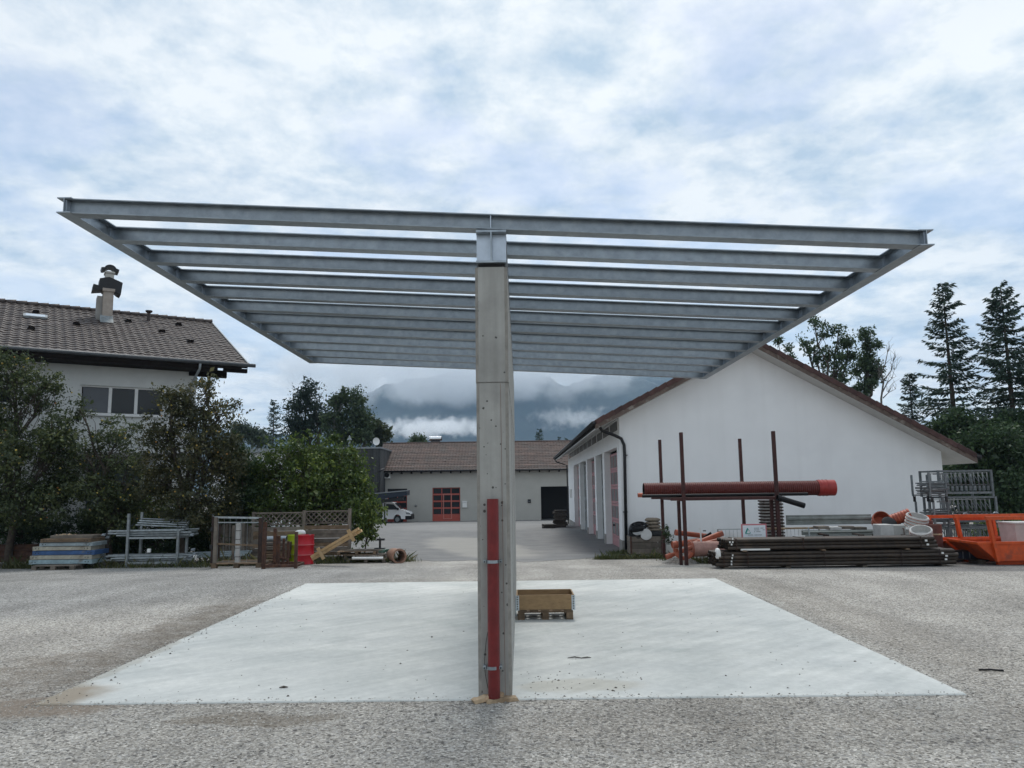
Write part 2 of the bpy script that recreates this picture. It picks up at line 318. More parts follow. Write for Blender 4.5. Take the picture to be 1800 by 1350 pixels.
# ------------------------------------------------------------------ ground
def ground_mat(name, kind):
    m, t, b = newmat(name); n = t.nodes; l = t.links.new
    tcn = n.new('ShaderNodeTexCoord'); O = tcn.outputs['Object']
    def nz(s, d=5, r=.6, stretch=None):
        src = O
        if stretch:
            mp = n.new('ShaderNodeMapping'); mp.inputs['Scale'].default_value = stretch; l(O, mp.inputs[0]); src = mp.outputs[0]
        k = n.new('ShaderNodeTexNoise'); k.inputs['Scale'].default_value = s; k.inputs['Detail'].default_value = d; k.inputs['Roughness'].default_value = r; l(src, k.inputs[0]); return k.outputs[0]
    def ramp(x, *els):
        r = n.new('ShaderNodeValToRGB'); l(x, r.inputs[0]); e = r.color_ramp.elements
        e[0].position, e[0].color = els[0][0], tuple(els[0][1])+(1,); e[1].position, e[1].color = els[-1][0], tuple(els[-1][1])+(1,)
        for p_, c_ in els[1:-1]: q = e.new(p_); q.color = tuple(c_)+(1,)
        return r.outputs[0]
    def mix(f, a, c, bt='MIX'):
        x = n.new('ShaderNodeMix'); x.data_type = 'RGBA'; x.blend_type = bt
        for s, v in ((0, f), (6, a), (7, c)):
            if isinstance(v, (int, float)): x.inputs[s].default_value = v
            elif isinstance(v, tuple): x.inputs[s].default_value = v+(1,)
            else: l(v, x.inputs[s])
        return x.outputs[2]
    def blob(cx, cy, rx, ry, rz=0, nscale=.8, namp=.6, lo=.0, hi=.35):
        ds = n.new('ShaderNodeTexNoise'); ds.inputs['Scale'].default_value = nscale; ds.inputs['Detail'].default_value = 5; l(O, ds.inputs[0])
        sb = n.new('ShaderNodeVectorMath'); sb.operation = 'SUBTRACT'; l(ds.outputs['Color'], sb.inputs[0]); sb.inputs[1].default_value = (.5,.5,.5)
        ml = n.new('ShaderNodeVectorMath'); ml.operation = 'MULTIPLY_ADD'; l(sb.outputs[0], ml.inputs[0]); ml.inputs[1].default_value = (namp*2, namp*2, 0); l(O, ml.inputs[2])
        mp = n.new('ShaderNodeMapping'); mp.vector_type = 'TEXTURE'; mp.inputs['Location'].default_value = (cx, cy, 0); mp.inputs['Scale'].default_value = (rx, ry, 50)
        mp.inputs['Rotation'].default_value = (0, 0, rz); l(ml.outputs[0], mp.inputs[0])
        g = n.new('ShaderNodeTexGradient'); g.gradient_type = 'SPHERICAL'; l(mp.outputs[0], g.inputs[0])
        mr = n.new('ShaderNodeMapRange'); mr.interpolation_type = 'SMOOTHSTEP'; l(g.outputs[1], mr.inputs[0]); mr.inputs[1].default_value = lo; mr.inputs[2].default_value = hi; return mr.outputs[0]
    hb = None
    if kind == 'gravel':
        v = n.new('ShaderNodeTexVoronoi'); v.inputs['Scale'].default_value = 58; v.inputs['Randomness'].default_value = 1; l(O, v.inputs[0])
        sx = n.new('ShaderNodeSeparateColor'); l(v.outputs['Color'], sx.inputs[0])
        c = ramp(sx.outputs[0], (0, (.135,.126,.112)), (.2, (.27,.256,.232)), (.72, (.395,.378,.345)), (1, (.62,.60,.56)))
        v2 = n.new('ShaderNodeTexVoronoi'); v2.inputs['Scale'].default_value = 36; l(O, v2.inputs[0])
        s2 = n.new('ShaderNodeSeparateColor'); l(v2.outputs['Color'], s2.inputs[0])
        c = mix(ramp(s2.outputs[1], (.80, (0,0,0)), (.84, (1,1,1))), c, ramp(s2.outputs[0], (0, (.09,.085,.08)), (1, (.46,.45,.43))))
        c = mix(1.0, c, ramp(nz(.55, 6), (.3, (.80,.79,.78)), (.7, (1.14,1.13,1.11))), 'MULTIPLY')
        c = mix(1.0, c, ramp(nz(.9, 4, .6, (1, .16, 1)), (.35, (.82,.815,.81)), (.65, (1.12,1.12,1.12))), 'MULTIPLY')
        # cool dark asphalt chippings left far, dark tarmac strip right far, brown damp soil along the slab
        c = mix(blob(-13, 18, 13, 8.5, .15), c, mix(1.0, c, (.82,.85,.89), 'MULTIPLY'))
        c = mix(blob(17, 20.2, 12.5, 4.2, -.03, .5, .5, 0, .12), c, mix(1.0, c, (.56,.57,.60), 'MULTIPLY'))
        br = mix(ramp(nz(2.6, 7, .7), (.38, (.12,.12,.12)), (.62, (.62,.62,.62))), c, (.135,.105,.075))
        c = mix(blob(-4.72, 11.2, .62, 3.6, .04, 1.6, .6), c, br)
        c = mix(blob(-5.1, 8.6, 1.0, 1.4, .3, 1.4, .8), c, br)
        c = mix(blob(-4.7, 7.2, 1.3, .45, .1, 1.5, .3), c, mix(.75, c, (.215,.17,.13)))
        c = mix(blob(-2.3, 6.75, .9, .22, .05, 1.5, .3), c, mix(.5, c, (.15,.12,.085)))
        c = mix(blob(4.7, 12, .6, 5, .0, 1.6, .4), c, mix(.15, c, (.16,.135,.105)))
        c = mix(blob(3.0, 6.4, 4.5, .8, .0, 1.6, .6), c, mix(1.0, c, (.92,.91,.90), 'MULTIPLY'))
        hb = v.outputs['Distance']; b.inputs['Roughness'].default_value = .95; bs, bd = .75, .012
    elif kind == 'asphalt':
        c = ramp(nz(1.1, 8, .65, (1, 1.6, 1)), (.3, (.145,.145,.145)), (.7, (.225,.22,.21)))
        c = mix(1.0, c, ramp(nz(40, 3), (.3, (.85,.85,.85)), (.7, (1.12,1.12,1.12))), 'MULTIPLY')
        c = mix(blob(-1.9, 33, 2.2, 9, .25, .6, .9), c, mix(.55, c, (.37,.35,.31)))
        c = mix(blob(4.5, 37, 3.6, 13, -.05, .4, .8), c, mix(1.0, c, (.70,.70,.72), 'MULTIPLY'))
        c = mix(blob(-3, 55, 7, 10, 0, .3, 1.2), c, mix(.3, c, (.32,.31,.29)))
        c = mix(blob(0, 23, 9, 1.6, 0, .9, .8), c, mix(.55, c, (.26,.25,.235)))
        hb = nz(120, 3); b.inputs['Roughness'].default_value = .9; bs, bd = .2, .01
    else:
        c = ramp(nz(.8, 8, .6), (.28, (.525,.54,.525)), (.72, (.64,.645,.625)))
        c = mix(1.0, c, ramp(nz(.9, 9, .68), (.32, (.87,.885,.885)), (.62, (1.05,1.05,1.04))), 'MULTIPLY')
        mp2 = n.new('ShaderNodeMapping'); mp2.vector_type = 'TEXTURE'; mp2.inputs['Rotation'].default_value = (0, 0, .75); mp2.inputs['Scale'].default_value = (2.2, .22, 1); l(O, mp2.inputs[0])
        ks = n.new('ShaderNodeTexNoise'); ks.inputs['Scale'].default_value = 1.5; ks.inputs['Detail'].default_value = 6; l(mp2.outputs[0], ks.inputs[0])
        c = mix(1.0, c, ramp(ks.outputs[0], (.36, (.93,.935,.935)), (.62, (1.04,1.04,1.04))), 'MULTIPLY')
        c = mix(1.0, c, ramp(nz(11, 9, .78), (.32, (.88,.885,.885)), (.66, (1.06,1.06,1.055))), 'MULTIPLY')
        c = mix(ramp(nz(.6, 8, .72), (.56, (0,0,0)), (.66, (1,1,1))), c, mix(1.0, c, (.88,.90,.895), 'MULTIPLY'))
        c = mix(ramp(nz(9, 4, .75), (.74, (0,0,0)), (.80, (1,1,1))), c, mix(1.0, c, (.72,.72,.72), 'MULTIPLY'))
        c = mix(blob(.55, 7.75, .75, .3, .0, 2.5, .2), c, mix(.35, c, (.42,.37,.27)))
        c = mix(blob(-4.75, 7.3, 1.0, .95, .0, 1.7, .45, .0, .38), c, mix(.93, c, (.30,.25,.19)))
        c = mix(blob(-4.55, 9, .25, 2.5, .0, 2.2, .15, 0, .3), c, mix(.4, c, (.30,.27,.21)))
        hb = nz(60, 5); b.inputs['Roughness'].default_value = .8; bs, bd = .12, .006
    l(c, b.inputs['Base Color']); b.inputs['Specular IOR Level'].default_value = .25
    bp = n.new('ShaderNodeBump'); bp.inputs['Strength'].default_value = bs; bp.inputs['Distance'].default_value = bd
    if kind == 'gravel': bp.invert = True
    l(hb, bp.inputs['Height']); l(bp.outputs[0], b.inputs['Normal'])
    return m
MT['gravel'] = ground_mat('grey_gravel', 'gravel'); MT['asphalt'] = ground_mat('worn_asphalt', 'asphalt'); MT['slab'] = ground_mat('pale_new_concrete', 'slab')
def sheet(name, xs, ys, dz, mt, zf=gz):
    vs = [(x, y, zf(y)+dz) for y in ys for x in xs]; nx = len(xs)
    fs = [(j*nx+i, j*nx+i+1, (j+1)*nx+i+1, (j+1)*nx+i) for j in range(len(ys)-1) for i in range(nx-1)]
    return MB().add(vs, fs).build(name, mt, kind='structure')
sheet('ground', [-3500, -60, -20, 20, 60, 3500], _gy, 0, MT['gravel'])
# asphalt yard between the gravel and the workshops, with an uneven front edge
def yard():
    edge = [G(x, y) for x, y in ((300, 990), (560, 985), (640, 986), (700, 984), (780, 987), (840, 985), (920, 988), (1000, 984), (1060, 980), (1100, 974))]
    pts = [(p.x, p.y) for p in edge]
    xs = np.linspace(pts[0][0], pts[-1][0], 90); f0 = np.interp(xs, [p[0] for p in pts], [p[1] for p in pts]) + rng.normal(0, .10, 90)
    ys = [None, 28, 40, 53, 73, 90]
    vs = []; 
    for j, y in enumerate(ys):
        for i, x in enumerate(xs):
            yy = f0[i] if j == 0 else y; xx = x*(1 if j < 1 else (1+.6*j)); vs.append((xx, yy, gz(yy)+.006))
    fs = [(j*90+i, j*90+i+1, (j+1)*90+i+1, (j+1)*90+i) for j in range(5) for i in range(89)]
    MB().add(vs, fs).build('asphalt_yard', MT['asphalt'], kind='structure')
yard()
def stones(name, n, area, smin, smax, mt, parent=None, zf=None, clump=None, kind='stuff'):
    x0, x1, y0, y1 = area
    base = np.array([(0,0,1),(1,0,0),(.3,.95,0),(-.8,.6,0),(-.8,-.6,0),(.3,-.95,0),(0,0,-.6)])
    fc = np.array([(0,1,2),(0,2,3),(0,3,4),(0,4,5),(0,5,1),(6,2,1),(6,3,2),(6,4,3),(6,5,4),(6,1,5)])
    pos = np.stack([rng.uniform(x0, x1, n), rng.uniform(y0, y1, n)], 1) if clump is None else clump(n)
    n = len(pos); s = rng.uniform(smin, smax, (n, 1, 1))*np.exp(rng.normal(0, .25, (n, 1, 1)))
    v = base[None]*(1+rng.normal(0, .22, (n, 7, 3)))*s*np.array([1, .75, .55])
    a = rng.uniform(0, 6.283, n); ca, sa = np.cos(a)[:, None], np.sin(a)[:, None]
    X = v[:,:,0]*ca - v[:,:,1]*sa + pos[:, :1]; Y = v[:,:,0]*sa + v[:,:,1]*ca + pos[:, 1:2]
    zz = np.zeros(n) if zf is None else np.array([zf(*p) for p in pos])
    Z = v[:,:,2] + zz[:, None] + s[:,0]*.12
    vs = np.stack([X, Y, Z], 2).reshape(-1, 3); fs = (fc[None] + (np.arange(n)*7)[:, None, None]).reshape(-1, 3)
    me = bpy.data.meshes.new(name); me.from_pydata(vs.tolist(), [], fs.tolist()); me.update()
    return link(name, me, mt, parent, fix=False, kind=kind)
MT['stone'] = mat('crushed_stone', (.38,.363,.33), .9, 0, .2, 30, isl=.6)
MT['soilbit'] = mat('dark_grit', (.10,.09,.075), .9, 0, .3, 30, isl=.5)
def gravel_pts(n):
    y = 3.9 + (9.2-3.9)*rng.random(n)**1.5; x = rng.uniform(-.78, .78, n)*(y+.4)
    k = ~((x > -4.5) & (x < 4.02) & (y > 7.27)); return np.stack([x, y], 1)[k]
st = stones('loose_gravel', 30000, (0,0,0,0), .004, .0105, MT['stone'], clump=gravel_pts)
tag(st, 'loose crushed grey gravel lying in front of the concrete slab', 'gravel')

# ------------------------------------------------------------------ slab
SX0, SX1, SY0, SY1 = -4.45, 4.0, 7.28, 16.24
MB().bbox(SX0, SX1, SY0, SY1, -.25, .014, .01).build('concrete_slab', MT['slab'], kind='structure')
def grit(n):
    y = SY0 + .05 + (SY1-SY0-.1)*rng.random(n)**2.6; x = rng.uniform(SX0+.05, SX1-.05, n)
    k = (np.abs(x+.25) > .25); q = np.stack([x, y], 1)[k]
    e = np.stack([SX0 + np.abs(rng.normal(0, .18, 120)), rng.uniform(SY0, SY1-2, 120)], 1)
    f = np.stack([rng.uniform(-.05, 1.2, 70), rng.uniform(7.35, 8.3, 70)], 1)
    return np.concatenate([q, e, f])
st = stones('loose_grit', 170, (0,0,0,0), .005, .013, MT['soilbit'], zf=lambda a, b: .014, clump=grit)
tag(st, 'scattered dark grit lying on the pale concrete slab', 'grit')
def spill(n):
    a = np.stack([rng.uniform(SX0-.1, SX1+.1, n), SY0 + rng.normal(.0, .05, n)], 1)
    b = np.stack([SX0 + rng.normal(-.01, .045, n), rng.uniform(SY0, SY1, n)], 1)
    c = np.stack([SX1 + rng.normal(.012, .022, n//2), rng.uniform(SY0, SY1, n//2)], 1)
    q = np.concatenate([a, b, c]); k = ~((q[:, 0] > -.43) & (q[:, 0] < -.08) & (q[:, 1] > 7.25)); return q[k]
st = stones('spilled_gravel', 750, (0,0,0,0), .005, .012, MT['stone'], zf=lambda a, b: .012 if (SX0 < a < SX1 and SY0 < b < SY1) else .002, clump=spill)
tag(st, 'gravel crumbs spilled along the slab edges', 'gravel')

# ------------------------------------------------------------------ concrete wall carrying the canopy
WX0, WX1, WY0, WY1, WZ = -.405, -.097, 7.31, 16.30, 4.05
wall = thing('concrete_wall', 'tall narrow grey concrete wall standing on the slab and carrying the steel canopy', 'wall', (-.25, WY0, 0))
def wpoly(i, c=.030): a0, a1, b0, b1 = WX0+i, WX1-i, WY0+i, WY1-i; return [(a0+c,b0),(a1-c,b0),(a1,b0+c),(a1,b1-c),(a1-c,b1),(a0+c,b1),(a0,b1-c),(a0,b0+c)]
def concrete_face():
    m = mat('formed_concrete', (.345,.34,.32), .88, 0, .10, 4, .1, 70, (.27,.265,.25), (.5,.75)); t = m.node_tree; n = t.nodes; l = t.links.new
    b = n['Principled BSDF']; src = b.inputs['Base Color'].links[0].from_socket
    tcn = n.new('ShaderNodeTexCoord')
    v = n.new('ShaderNodeTexVoronoi'); v.inputs['Scale'].default_value = 24; l(tcn.outputs['Object'], v.inputs[0])
    sx = n.new('ShaderNodeSeparateColor'); l(v.outputs['Color'], sx.inputs[0])
    ml = n.new('ShaderNodeMath'); ml.operation = 'MULTIPLY'; l(sx.outputs[0], ml.inputs[0]); ml.inputs[1].default_value = .36
    lt = n.new('ShaderNodeMath'); lt.operation = 'LESS_THAN'; l(v.outputs['Distance'], lt.inputs[0]); l(ml.outputs[0], lt.inputs[1])
    gt = n.new('ShaderNodeMath'); gt.operation = 'GREATER_THAN'; l(sx.outputs[1], gt.inputs[0]); gt.inputs[1].default_value = .55
    pr = n.new('ShaderNodeMath'); pr.operation = 'MULTIPLY'; l(lt.outputs[0], pr.inputs[0]); l(gt.outputs[0], pr.inputs[1])
    x = n.new('ShaderNodeMix'); x.data_type = 'RGBA'; l(pr.outputs[0], x.inputs[0]); l(src, x.inputs[6]); x.inputs[7].default_value = (.09,.085,.08,1)
    k = n.new('ShaderNodeTexNoise'); mp = n.new('ShaderNodeMapping'); mp.inputs['Scale'].default_value = (9, 9, .5); l(tcn.outputs['Object'], mp.inputs[0]); l(mp.outputs[0], k.inputs[0]); k.inputs['Scale'].default_value = 1.2; k.inputs['Detail'].default_value = 5
    r = n.new('ShaderNodeValToRGB'); l(k.outputs[0], r.inputs[0]); r.color_ramp.elements[0].position = .3; r.color_ramp.elements[0].color = (.82,.82,.81,1); r.color_ramp.elements[1].position = .7; r.color_ramp.elements[1].color = (1.1,1.1,1.09,1)
    y = n.new('ShaderNodeMix'); y.data_type = 'RGBA'; y.blend_type = 'MULTIPLY'; y.inputs[0].default_value = 1; l(x.outputs[2], y.inputs[6]); l(r.outputs[0], y.inputs[7])
    l(y.outputs[2], b.inputs['Base Color'])
    kb = n.new('ShaderNodeBump'); kb.invert = True; kb.inputs['Strength'].default_value = .6; kb.inputs['Distance'].default_value = .01; l(pr.outputs[0], kb.inputs['Height'])
    l(b.inputs['Normal'].links[0].from_socket, kb.inputs['Normal']); l(kb.outputs[0], b.inputs['Normal'])
    return m
MT['formed'] = concrete_face()
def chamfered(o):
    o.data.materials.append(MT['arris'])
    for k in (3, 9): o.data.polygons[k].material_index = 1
MT['arris'] = mat('rough_shaded_arris', (.25,.235,.21), .92, 0, .22, 9, .2, 70)  # rough concrete, darkened in colour to shade the chamfers under even light
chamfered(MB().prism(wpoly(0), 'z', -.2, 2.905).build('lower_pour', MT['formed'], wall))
MB().prism(wpoly(.007), 'z', 2.905, 2.915).build('construction_joint', MT['plinth'], wall)
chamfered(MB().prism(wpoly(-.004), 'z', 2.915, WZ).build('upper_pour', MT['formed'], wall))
# thin fin left by the formwork joint down the front face, and a reddish chalk line
MB().tube([(-.172, WY0-.001, 2.9), (-.168, WY0-.001, 1.9), (-.158, WY0-.001, .0)], .0016, 6).build('formwork_ridge', mat('rusty_chalk_line', (.20,.11,.09), .9), wall)
for yy in (9.6, 11.9, 14.1):
    MB().box(WX1-.001, WX1+.003, yy, yy+.012, .02, 4.0).build('formwork_seam', MT['plinth'], wall)

# ------------------------------------------------------------------ steel canopy
can = thing('steel_canopy', 'galvanised steel canopy frame of parallel beams resting on the concrete wall', 'canopy', (-.25, 7.3, WZ))
CX0, CX1 = -4.475, 3.995; SLOPE = -.0558
zb = lambda x: 4.668 + SLOPE*(x+4.528)
PH, PB, TW, TF = .153, .15, .008, .011
for i in range(12):
    y = 7.355 + i*.825
    MB().ibeam('x', CX0+.006, CX1-.006, y, (zb(CX0), zb(CX1)), PH, PB, TW, TF).build('purlin', MT['galv'], can)
    for xx in (CX0+.010, CX1-.010):
        q = MB().box(xx-.005, xx+.005, y-.066, y+.066, zb(xx)+TF+.002, zb(xx)+PH-TF-.002).build('end_plate', MT['galv_skylit'], can)
    for sy in (-1, 1):
        MB().box(-.25-.005, -.25+.005, y+sy*.005, y+sy*.066, zb(-.25)+TF, zb(-.25)+PH-TF).build('stiffener', MT['galv_skylit'], can)
for xx in (CX0, CX1):
    MB().ibeam('y', 7.262, 16.53, xx, zb(xx)-.003, PH+.006, .14, TW, TF).build('edge_beam', MT['galv'], can)
mb_top = zb(-.25)-.004
mb_bot = WZ + .035
MB().ibeam('y', 7.265, 16.42, -.247, mb_bot, mb_top-.012-mb_bot, .296, .013, .02).build('main_beam', MT['galv'], can)
for i in range(12):
    y = 7.355 + i*.825; MB().box(-.247-.14, -.247+.14, y-.06, y+.06, mb_top-.012, mb_top-.0005+.004).build('packing_plate', MT['galv'], can)
for y in (7.36, 10.35, 13.35, 16.3):
    for sx in (-1, 1):
        a, b_ = sorted((-.247+sx*.008, -.247+sx*.146)); MB().box(a, b_, y-.008, y+.008, mb_bot+.021, mb_top-.034).build('web_stiffener', MT['galv_skylit'], can)
for y in (7.45, 10.35, 13.35, 16.2):
    MB().box(-.247-.13, -.247+.13, y-.12, y+.12, WZ-.002, mb_bot).build('base_plate', MT['black_metal'], can)

# ------------------------------------------------------------------ red pipe on the wall front
rp_x = P(866, 1050, 7.22).x
pipe = thing('red_downpipe', 'dark red pipe clamped upright to the front of the concrete wall', 'pipe', (rp_x, 7.235, 0))
ztop = P(866, 877, 7.235).z
MB().tube([(P(866,877,7.235).x, 7.238, ztop), (rp_x+.004, 7.238, .035)], .054, 24, hollow=.006).build('pipe_body', MT['red_paint'], pipe, 'auto')
for yy in (987, 1173):
    zc_ = P(866, yy, 7.235).z; xc = P(866, yy, 7.235).x
    ring = [(xc+.060*math.cos(a), 7.238+.060*math.sin(a), zc_) for a in np.linspace(math.pi*.98, math.pi*2.02, 15)]
    vs = []; 
    for q in ring: vs += [(q[0], q[1], q[2]-.014), (q[0], q[1], q[2]+.014)]
    for a in np.linspace(math.pi*2.02, math.pi*.98, 15): vs += [(xc+.056*math.cos(a), 7.238+.056*math.sin(a), zc_-.014), (xc+.056*math.cos(a), 7.238+.056*math.sin(a), zc_+.014)]
    cl = MB().add(vs, [(2*k, 2*k+2, 2*k+3, 2*k+1) for k in range(29)] + [(58, 0, 1, 59)] + [(2*k, 58-2*k, 56-2*k, 2*k+2) for k in range(14)] + [(2*k+1, 2*k+3, 57-2*k, 59-2*k) for k in range(14)]).build('pipe_clamp', MT['galv'], pipe, 'auto')
    for s in (-1, 1):
        MB().box(xc+s*.073-.013, xc+s*.073+.013, 7.215, 7.309, zc_-.013, zc_+.013).build('clamp_lug', MT['galv_dull'], cl)
        MB().tube([(xc+s*.074, 7.20, zc_), (xc+s*.074, 7.235, zc_)], .007, 6).build('clamp_bolt', MT['black_metal'], cl)
cbl = [P(x, y, 7.28) for x, y in ((857.5,1110),(854.5,1128),(852.5,1150),(851.5,1168),(853,1185),(856.5,1203),(859,1214))]
tag(MB().tube(cbl, .0028, 6).build('cable', MT['black_metal'], smooth=True), 'thin dark cable bowing down beside the red pipe', 'cable')
# split wood at its foot
def chunk(name, a, b, wd, ht, mt, label):
    a, b = Vector(a), Vector(b); d = b-a; ln = d.length; k = 9; vs = []; fs = []
    sdv = d.cross(Vector((0,0,1))).normalized(); up = sdv.cross(d.normalized())
    for i in range(k+1):
        t = i/k; j = .14 if 0 < i < k else .25
        for s, u in ((-1,0),(1,0),(1.0,1),(-.9,1)):
            vs.append(a + d*t + sdv*(s*wd/2*(1+random.uniform(-j,j)*.5)) + up*(u*ht*(1+random.uniform(-j,j))) + d.normalized()*(random.uniform(-.015,.015)))
    for i in range(k):
        for q in range(4): fs.append((i*4+q, i*4+(q+1)%4, i*4+4+(q+1)%4, i*4+4+q))
    fs += [(3,2,1,0), (4*k,4*k+1,4*k+2,4*k+3)]
    return tag(MB().add(vs, fs).build(name, mt), label, 'wood')
a = G(833, 1236); b_ = G(881, 1229)
chunk('wood_board', a+Vector((0,0,.0)), b_+Vector((0,.0,.035)), .10, .034, MT['wood_pale'], 'tan split board propped across another piece under the red pipe')
a = G(852, 1236); b_ = G(908, 1230)
chunk('wood_offcut', a+Vector((.02,.02,.0)), b_+Vector((0,.0,.0)), .10, .034, MT['wood_pale'], 'broken offcut with a bright yellow end on the gravel below the red pipe')

# ------------------------------------------------------------------ pallet with collar beside the wall
cr = thing('collar_crate', 'wooden pallet with amber plywood collar standing on the slab beside the concrete wall', 'crate', (.345, 11.46, .014))
def pallet_parts(o, wx=.8, ly=1.2, mt=MT['wood_grey'], blocks=True, bw=.1):
    n = 0
    for i in range(3):
        x = -wx/2 + bw/2 + i*(wx-bw)/2
        local(o, 'runner_board', MB().bbox(x-bw/2, x+bw/2, 0, ly, 0, .022, .003), mt)
        for j in range(3):
            y = .07 + j*(ly-.14)/2; local(o, 'block', MB().bbox(x-bw/2+.002, x+bw/2-.002, y-.07, y+.07, .022, .100, .003), mt)
    for j in range(3):
        y = .07 + j*(ly-.14)/2; local(o, 'cross_board', MB().bbox(-wx/2, wx/2, y-.07, y+.07, .100, .122, .003), mt)
    for i in range(5):
        x = -wx/2 + .07 + i*(wx-.14)/4; local(o, 'deck_board', MB().bbox(x-.06, x+.06, 0, ly, .122, .144, .003), mt)
pallet_parts(cr, .80, .62, MT['wood_brown'])
T = .02
for nm, bx in (('collar_board', (-.40,.40,-.005,-.005+T)), ('collar_board', (-.40,.40,.605,.625)), ('collar_board', (-.42,-.40,-.004,.624)), ('collar_board', (.40,.42,-.004,.624))):
    local(cr, nm, MB().bbox(*bx, .146, .352, .003), MT['ply'])
MT['hinge'] = mat('zinc_hinge', (.55,.60,.63), .45, .55, .15, 20)
for sx in (-1, 1):
    h_ = local(cr, 'corner_hinge', MB().box(sx*.405-.026, sx*.405+.026, -.012, -.0055, .135, .345), MT['hinge'])
    local(cr, 'corner_hinge', MB().box(sx*.4215-.002+sx*.002, sx*.4215+.002+sx*.002, -.004, .06, .135, .345), MT['hinge'])
    for k in range(6):
        q = MB().cbox((sx*.405, -.0135, .16+k*.033), .018, .003, .014).build('hinge_slot', MT['black_metal']); q.parent = h_
local(cr, 'strap', MB().box(-.432,-.4215,-.01,.05,.06,.34), MT['teal_panel'])
# bits lying about on the slab and gravel
c_ = RP(1017, 1158, (0,0,.014), (0,0,1))
tag(MB().tube([c_+Vector((-.12,0,.01)), c_+Vector((-.04,.03,.014)), c_+Vector((.03,-.02,.012)), c_+Vector((.10,.03,.01)), c_+Vector((.14,.0,.012))], [.004,.008,.006,.008,.003], 6).build('twig', MT['bark_grey'], smooth=True), 'small curled dry twig lying on the pale slab', 'twig')
c_ = G(1742, 1180)
tag(MB().tube([c_+Vector((-.11,.02,.012)), c_+Vector((0,0,.016)), c_+Vector((.11,-.03,.012))], .010, 6).build('black_rod', MT['black_plastic'], smooth=True), 'short black rod lying on the gravel beside the slab corner', 'rod')
c_ = RP(498, 1210, (0,0,.014), (0,0,1))
tag(MB().tube([c_+Vector((-.04,0,.008)), c_+Vector((.0,.01,.012)), c_+Vector((.04,.015,.008))], [.004,.011,.004], 6).build('bark_chip', MT['bark'], smooth=True), 'dark bark chip lying alone on the slab', 'bark chip')
# ------------------------------------------------------------------ building helpers
def wall_open(mb, x0, x1, z0, z1, ops, y0, y1):       # wall slab with rectangular openings
    ops = sorted(ops); cur = x0
    for xa, xb, za, zb_ in ops:
        if xa > cur: mb.box(cur, xa, y0, y1, z0, z1)
        if za > z0: mb.box(xa, xb, y0, y1, z0, za)
        if zb_ < z1: mb.box(xa, xb, y0, y1, zb_, z1)
        cur = xb
    if x1 > cur: mb.box(cur, x1, y0, y1, z0, z1)
    return mb
def tile_field(o, du, dv, nrm, lu, lv, tw=.30, th=.36, amp=.030, step=.028, jit=.004, seg=5):
    # wavy, stepped tile courses over a roof plane: du along the eave, dv up the slope
    o, du, dv, nrm = (np.array(q, float) for q in (o, du, dv, nrm)); vs = []; fs = []
    nu = int(lu/tw)*seg; nv = int(lv/th); us = np.linspace(0, lu, nu+1)
    prof = amp*(np.cos(us/tw*2*math.pi)*.5+.5)**1.6
    for j in range(nv):
        v0, v1 = lv*j/nv, lv*(j+1)/nv + .03
        jt = np.repeat(rng.normal(0, jit, nu//seg+1), seg)[:nu+1]
        for v, h in ((v0, step), (v1, .0)):
            q = o[None] + du[None]*us[:, None] + dv[None]*v + nrm[None]*(prof+h+jt)[:, None]; vs.append(q)
        b = len(vs)-2; n = nu+1
        fs += [(b*n+i, b*n+i+1, (b+1)*n+i+1, (b+1)*n+i) for i in range(nu)]
        low = o[None] + du[None]*us[:, None] + dv[None]*v0 + nrm[None]*(prof*.3-.01)[:, None]; vs.append(low); b2 = len(vs)-1
        fs += [(b2*n+i, b2*n+i+1, b*n+i+1, b*n+i) for i in range(nu)]
        vs.append(low)   # keeps strides regular
    v = np.concatenate(vs); me = bpy.data.meshes.new('roof_tiles'); me.from_pydata(v.tolist(), [], fs); me.update(); return me
def sectional(o, x0, x1, z0, z1, y, rows, mt, glass_from=1, cols=3, frame_only=True, wicket=None):
    # sectional door: each panel row a part; glazed rows hold panes as sub-parts
    h = (z1-z0)/rows
    for r in range(rows):
        a, b = z0+r*h+.006, z0+(r+1)*h-.006
        if r < glass_from:
            local(o, 'door_panel', MB().bbox(x0, x1, y, y+.04, a, b, .004), mt)
        else:
            w_ = (x1-x0)/cols; mb = MB(); ps = []
            mb.box(x0, x1, y, y+.04, a, a+.07); mb.box(x0, x1, y, y+.04, b-.07, b)
            for c in range(cols+1):
                xc = min(max(x0+c*w_, x0+.04), x1-.04); mb.box(xc-.04, xc+.04, y+.001, y+.039, a+.07, b-.07)
            q = local(o, 'door_panel', mb, mt)
            for c in range(cols):
                g = MB().box(x0+c*w_+.04, x0+(c+1)*w_-.04, y+.015, y+.025, a+.07, b-.07).build('pane', MT['glass']); g.parent = q

# ------------------------------------------------------------------ workshop at the end of the yard
BY = 75.0; bz = gz(BY)-.05
bx0 = P(664, 880, BY).x; bx1 = 16.0
wk = thing('grey_workshop', 'long low grey workshop with brown tiled roof across the end of the yard', 'workshop', (bx0, BY, bz))
wx = lambda x: P(x, 885, BY).x-bx0
wz = lambda x, y: P(x, y, BY).z-bz
eave = wz(800, 827); dh = wz(785, 857); W_ = bx1-bx0
ops = [(wx(681), wx(715.5), 0, wz(700, 859)), (wx(760), wx(809), 0, dh), (wx(951), wx(951)+4.6, 0, wz(975, 855))]
local(wk, 'wall', wall_open(MB(), 0, W_, -1.5, eave+.3, ops, 0, .3), MT['plaster_grey'])
local(wk, 'wall', MB().box(0, W_, 9.7, 10, -1.5, eave+.3), MT['plaster_grey'])
for a in (0, W_-.3): local(wk, 'wall', MB().prism([(.3,-1.5),(9.7,-1.5),(9.7,eave+.3),(5, eave+2.5),(.3,eave+.3)], 'x', a+.002, a+.3), MT['plaster_grey'])
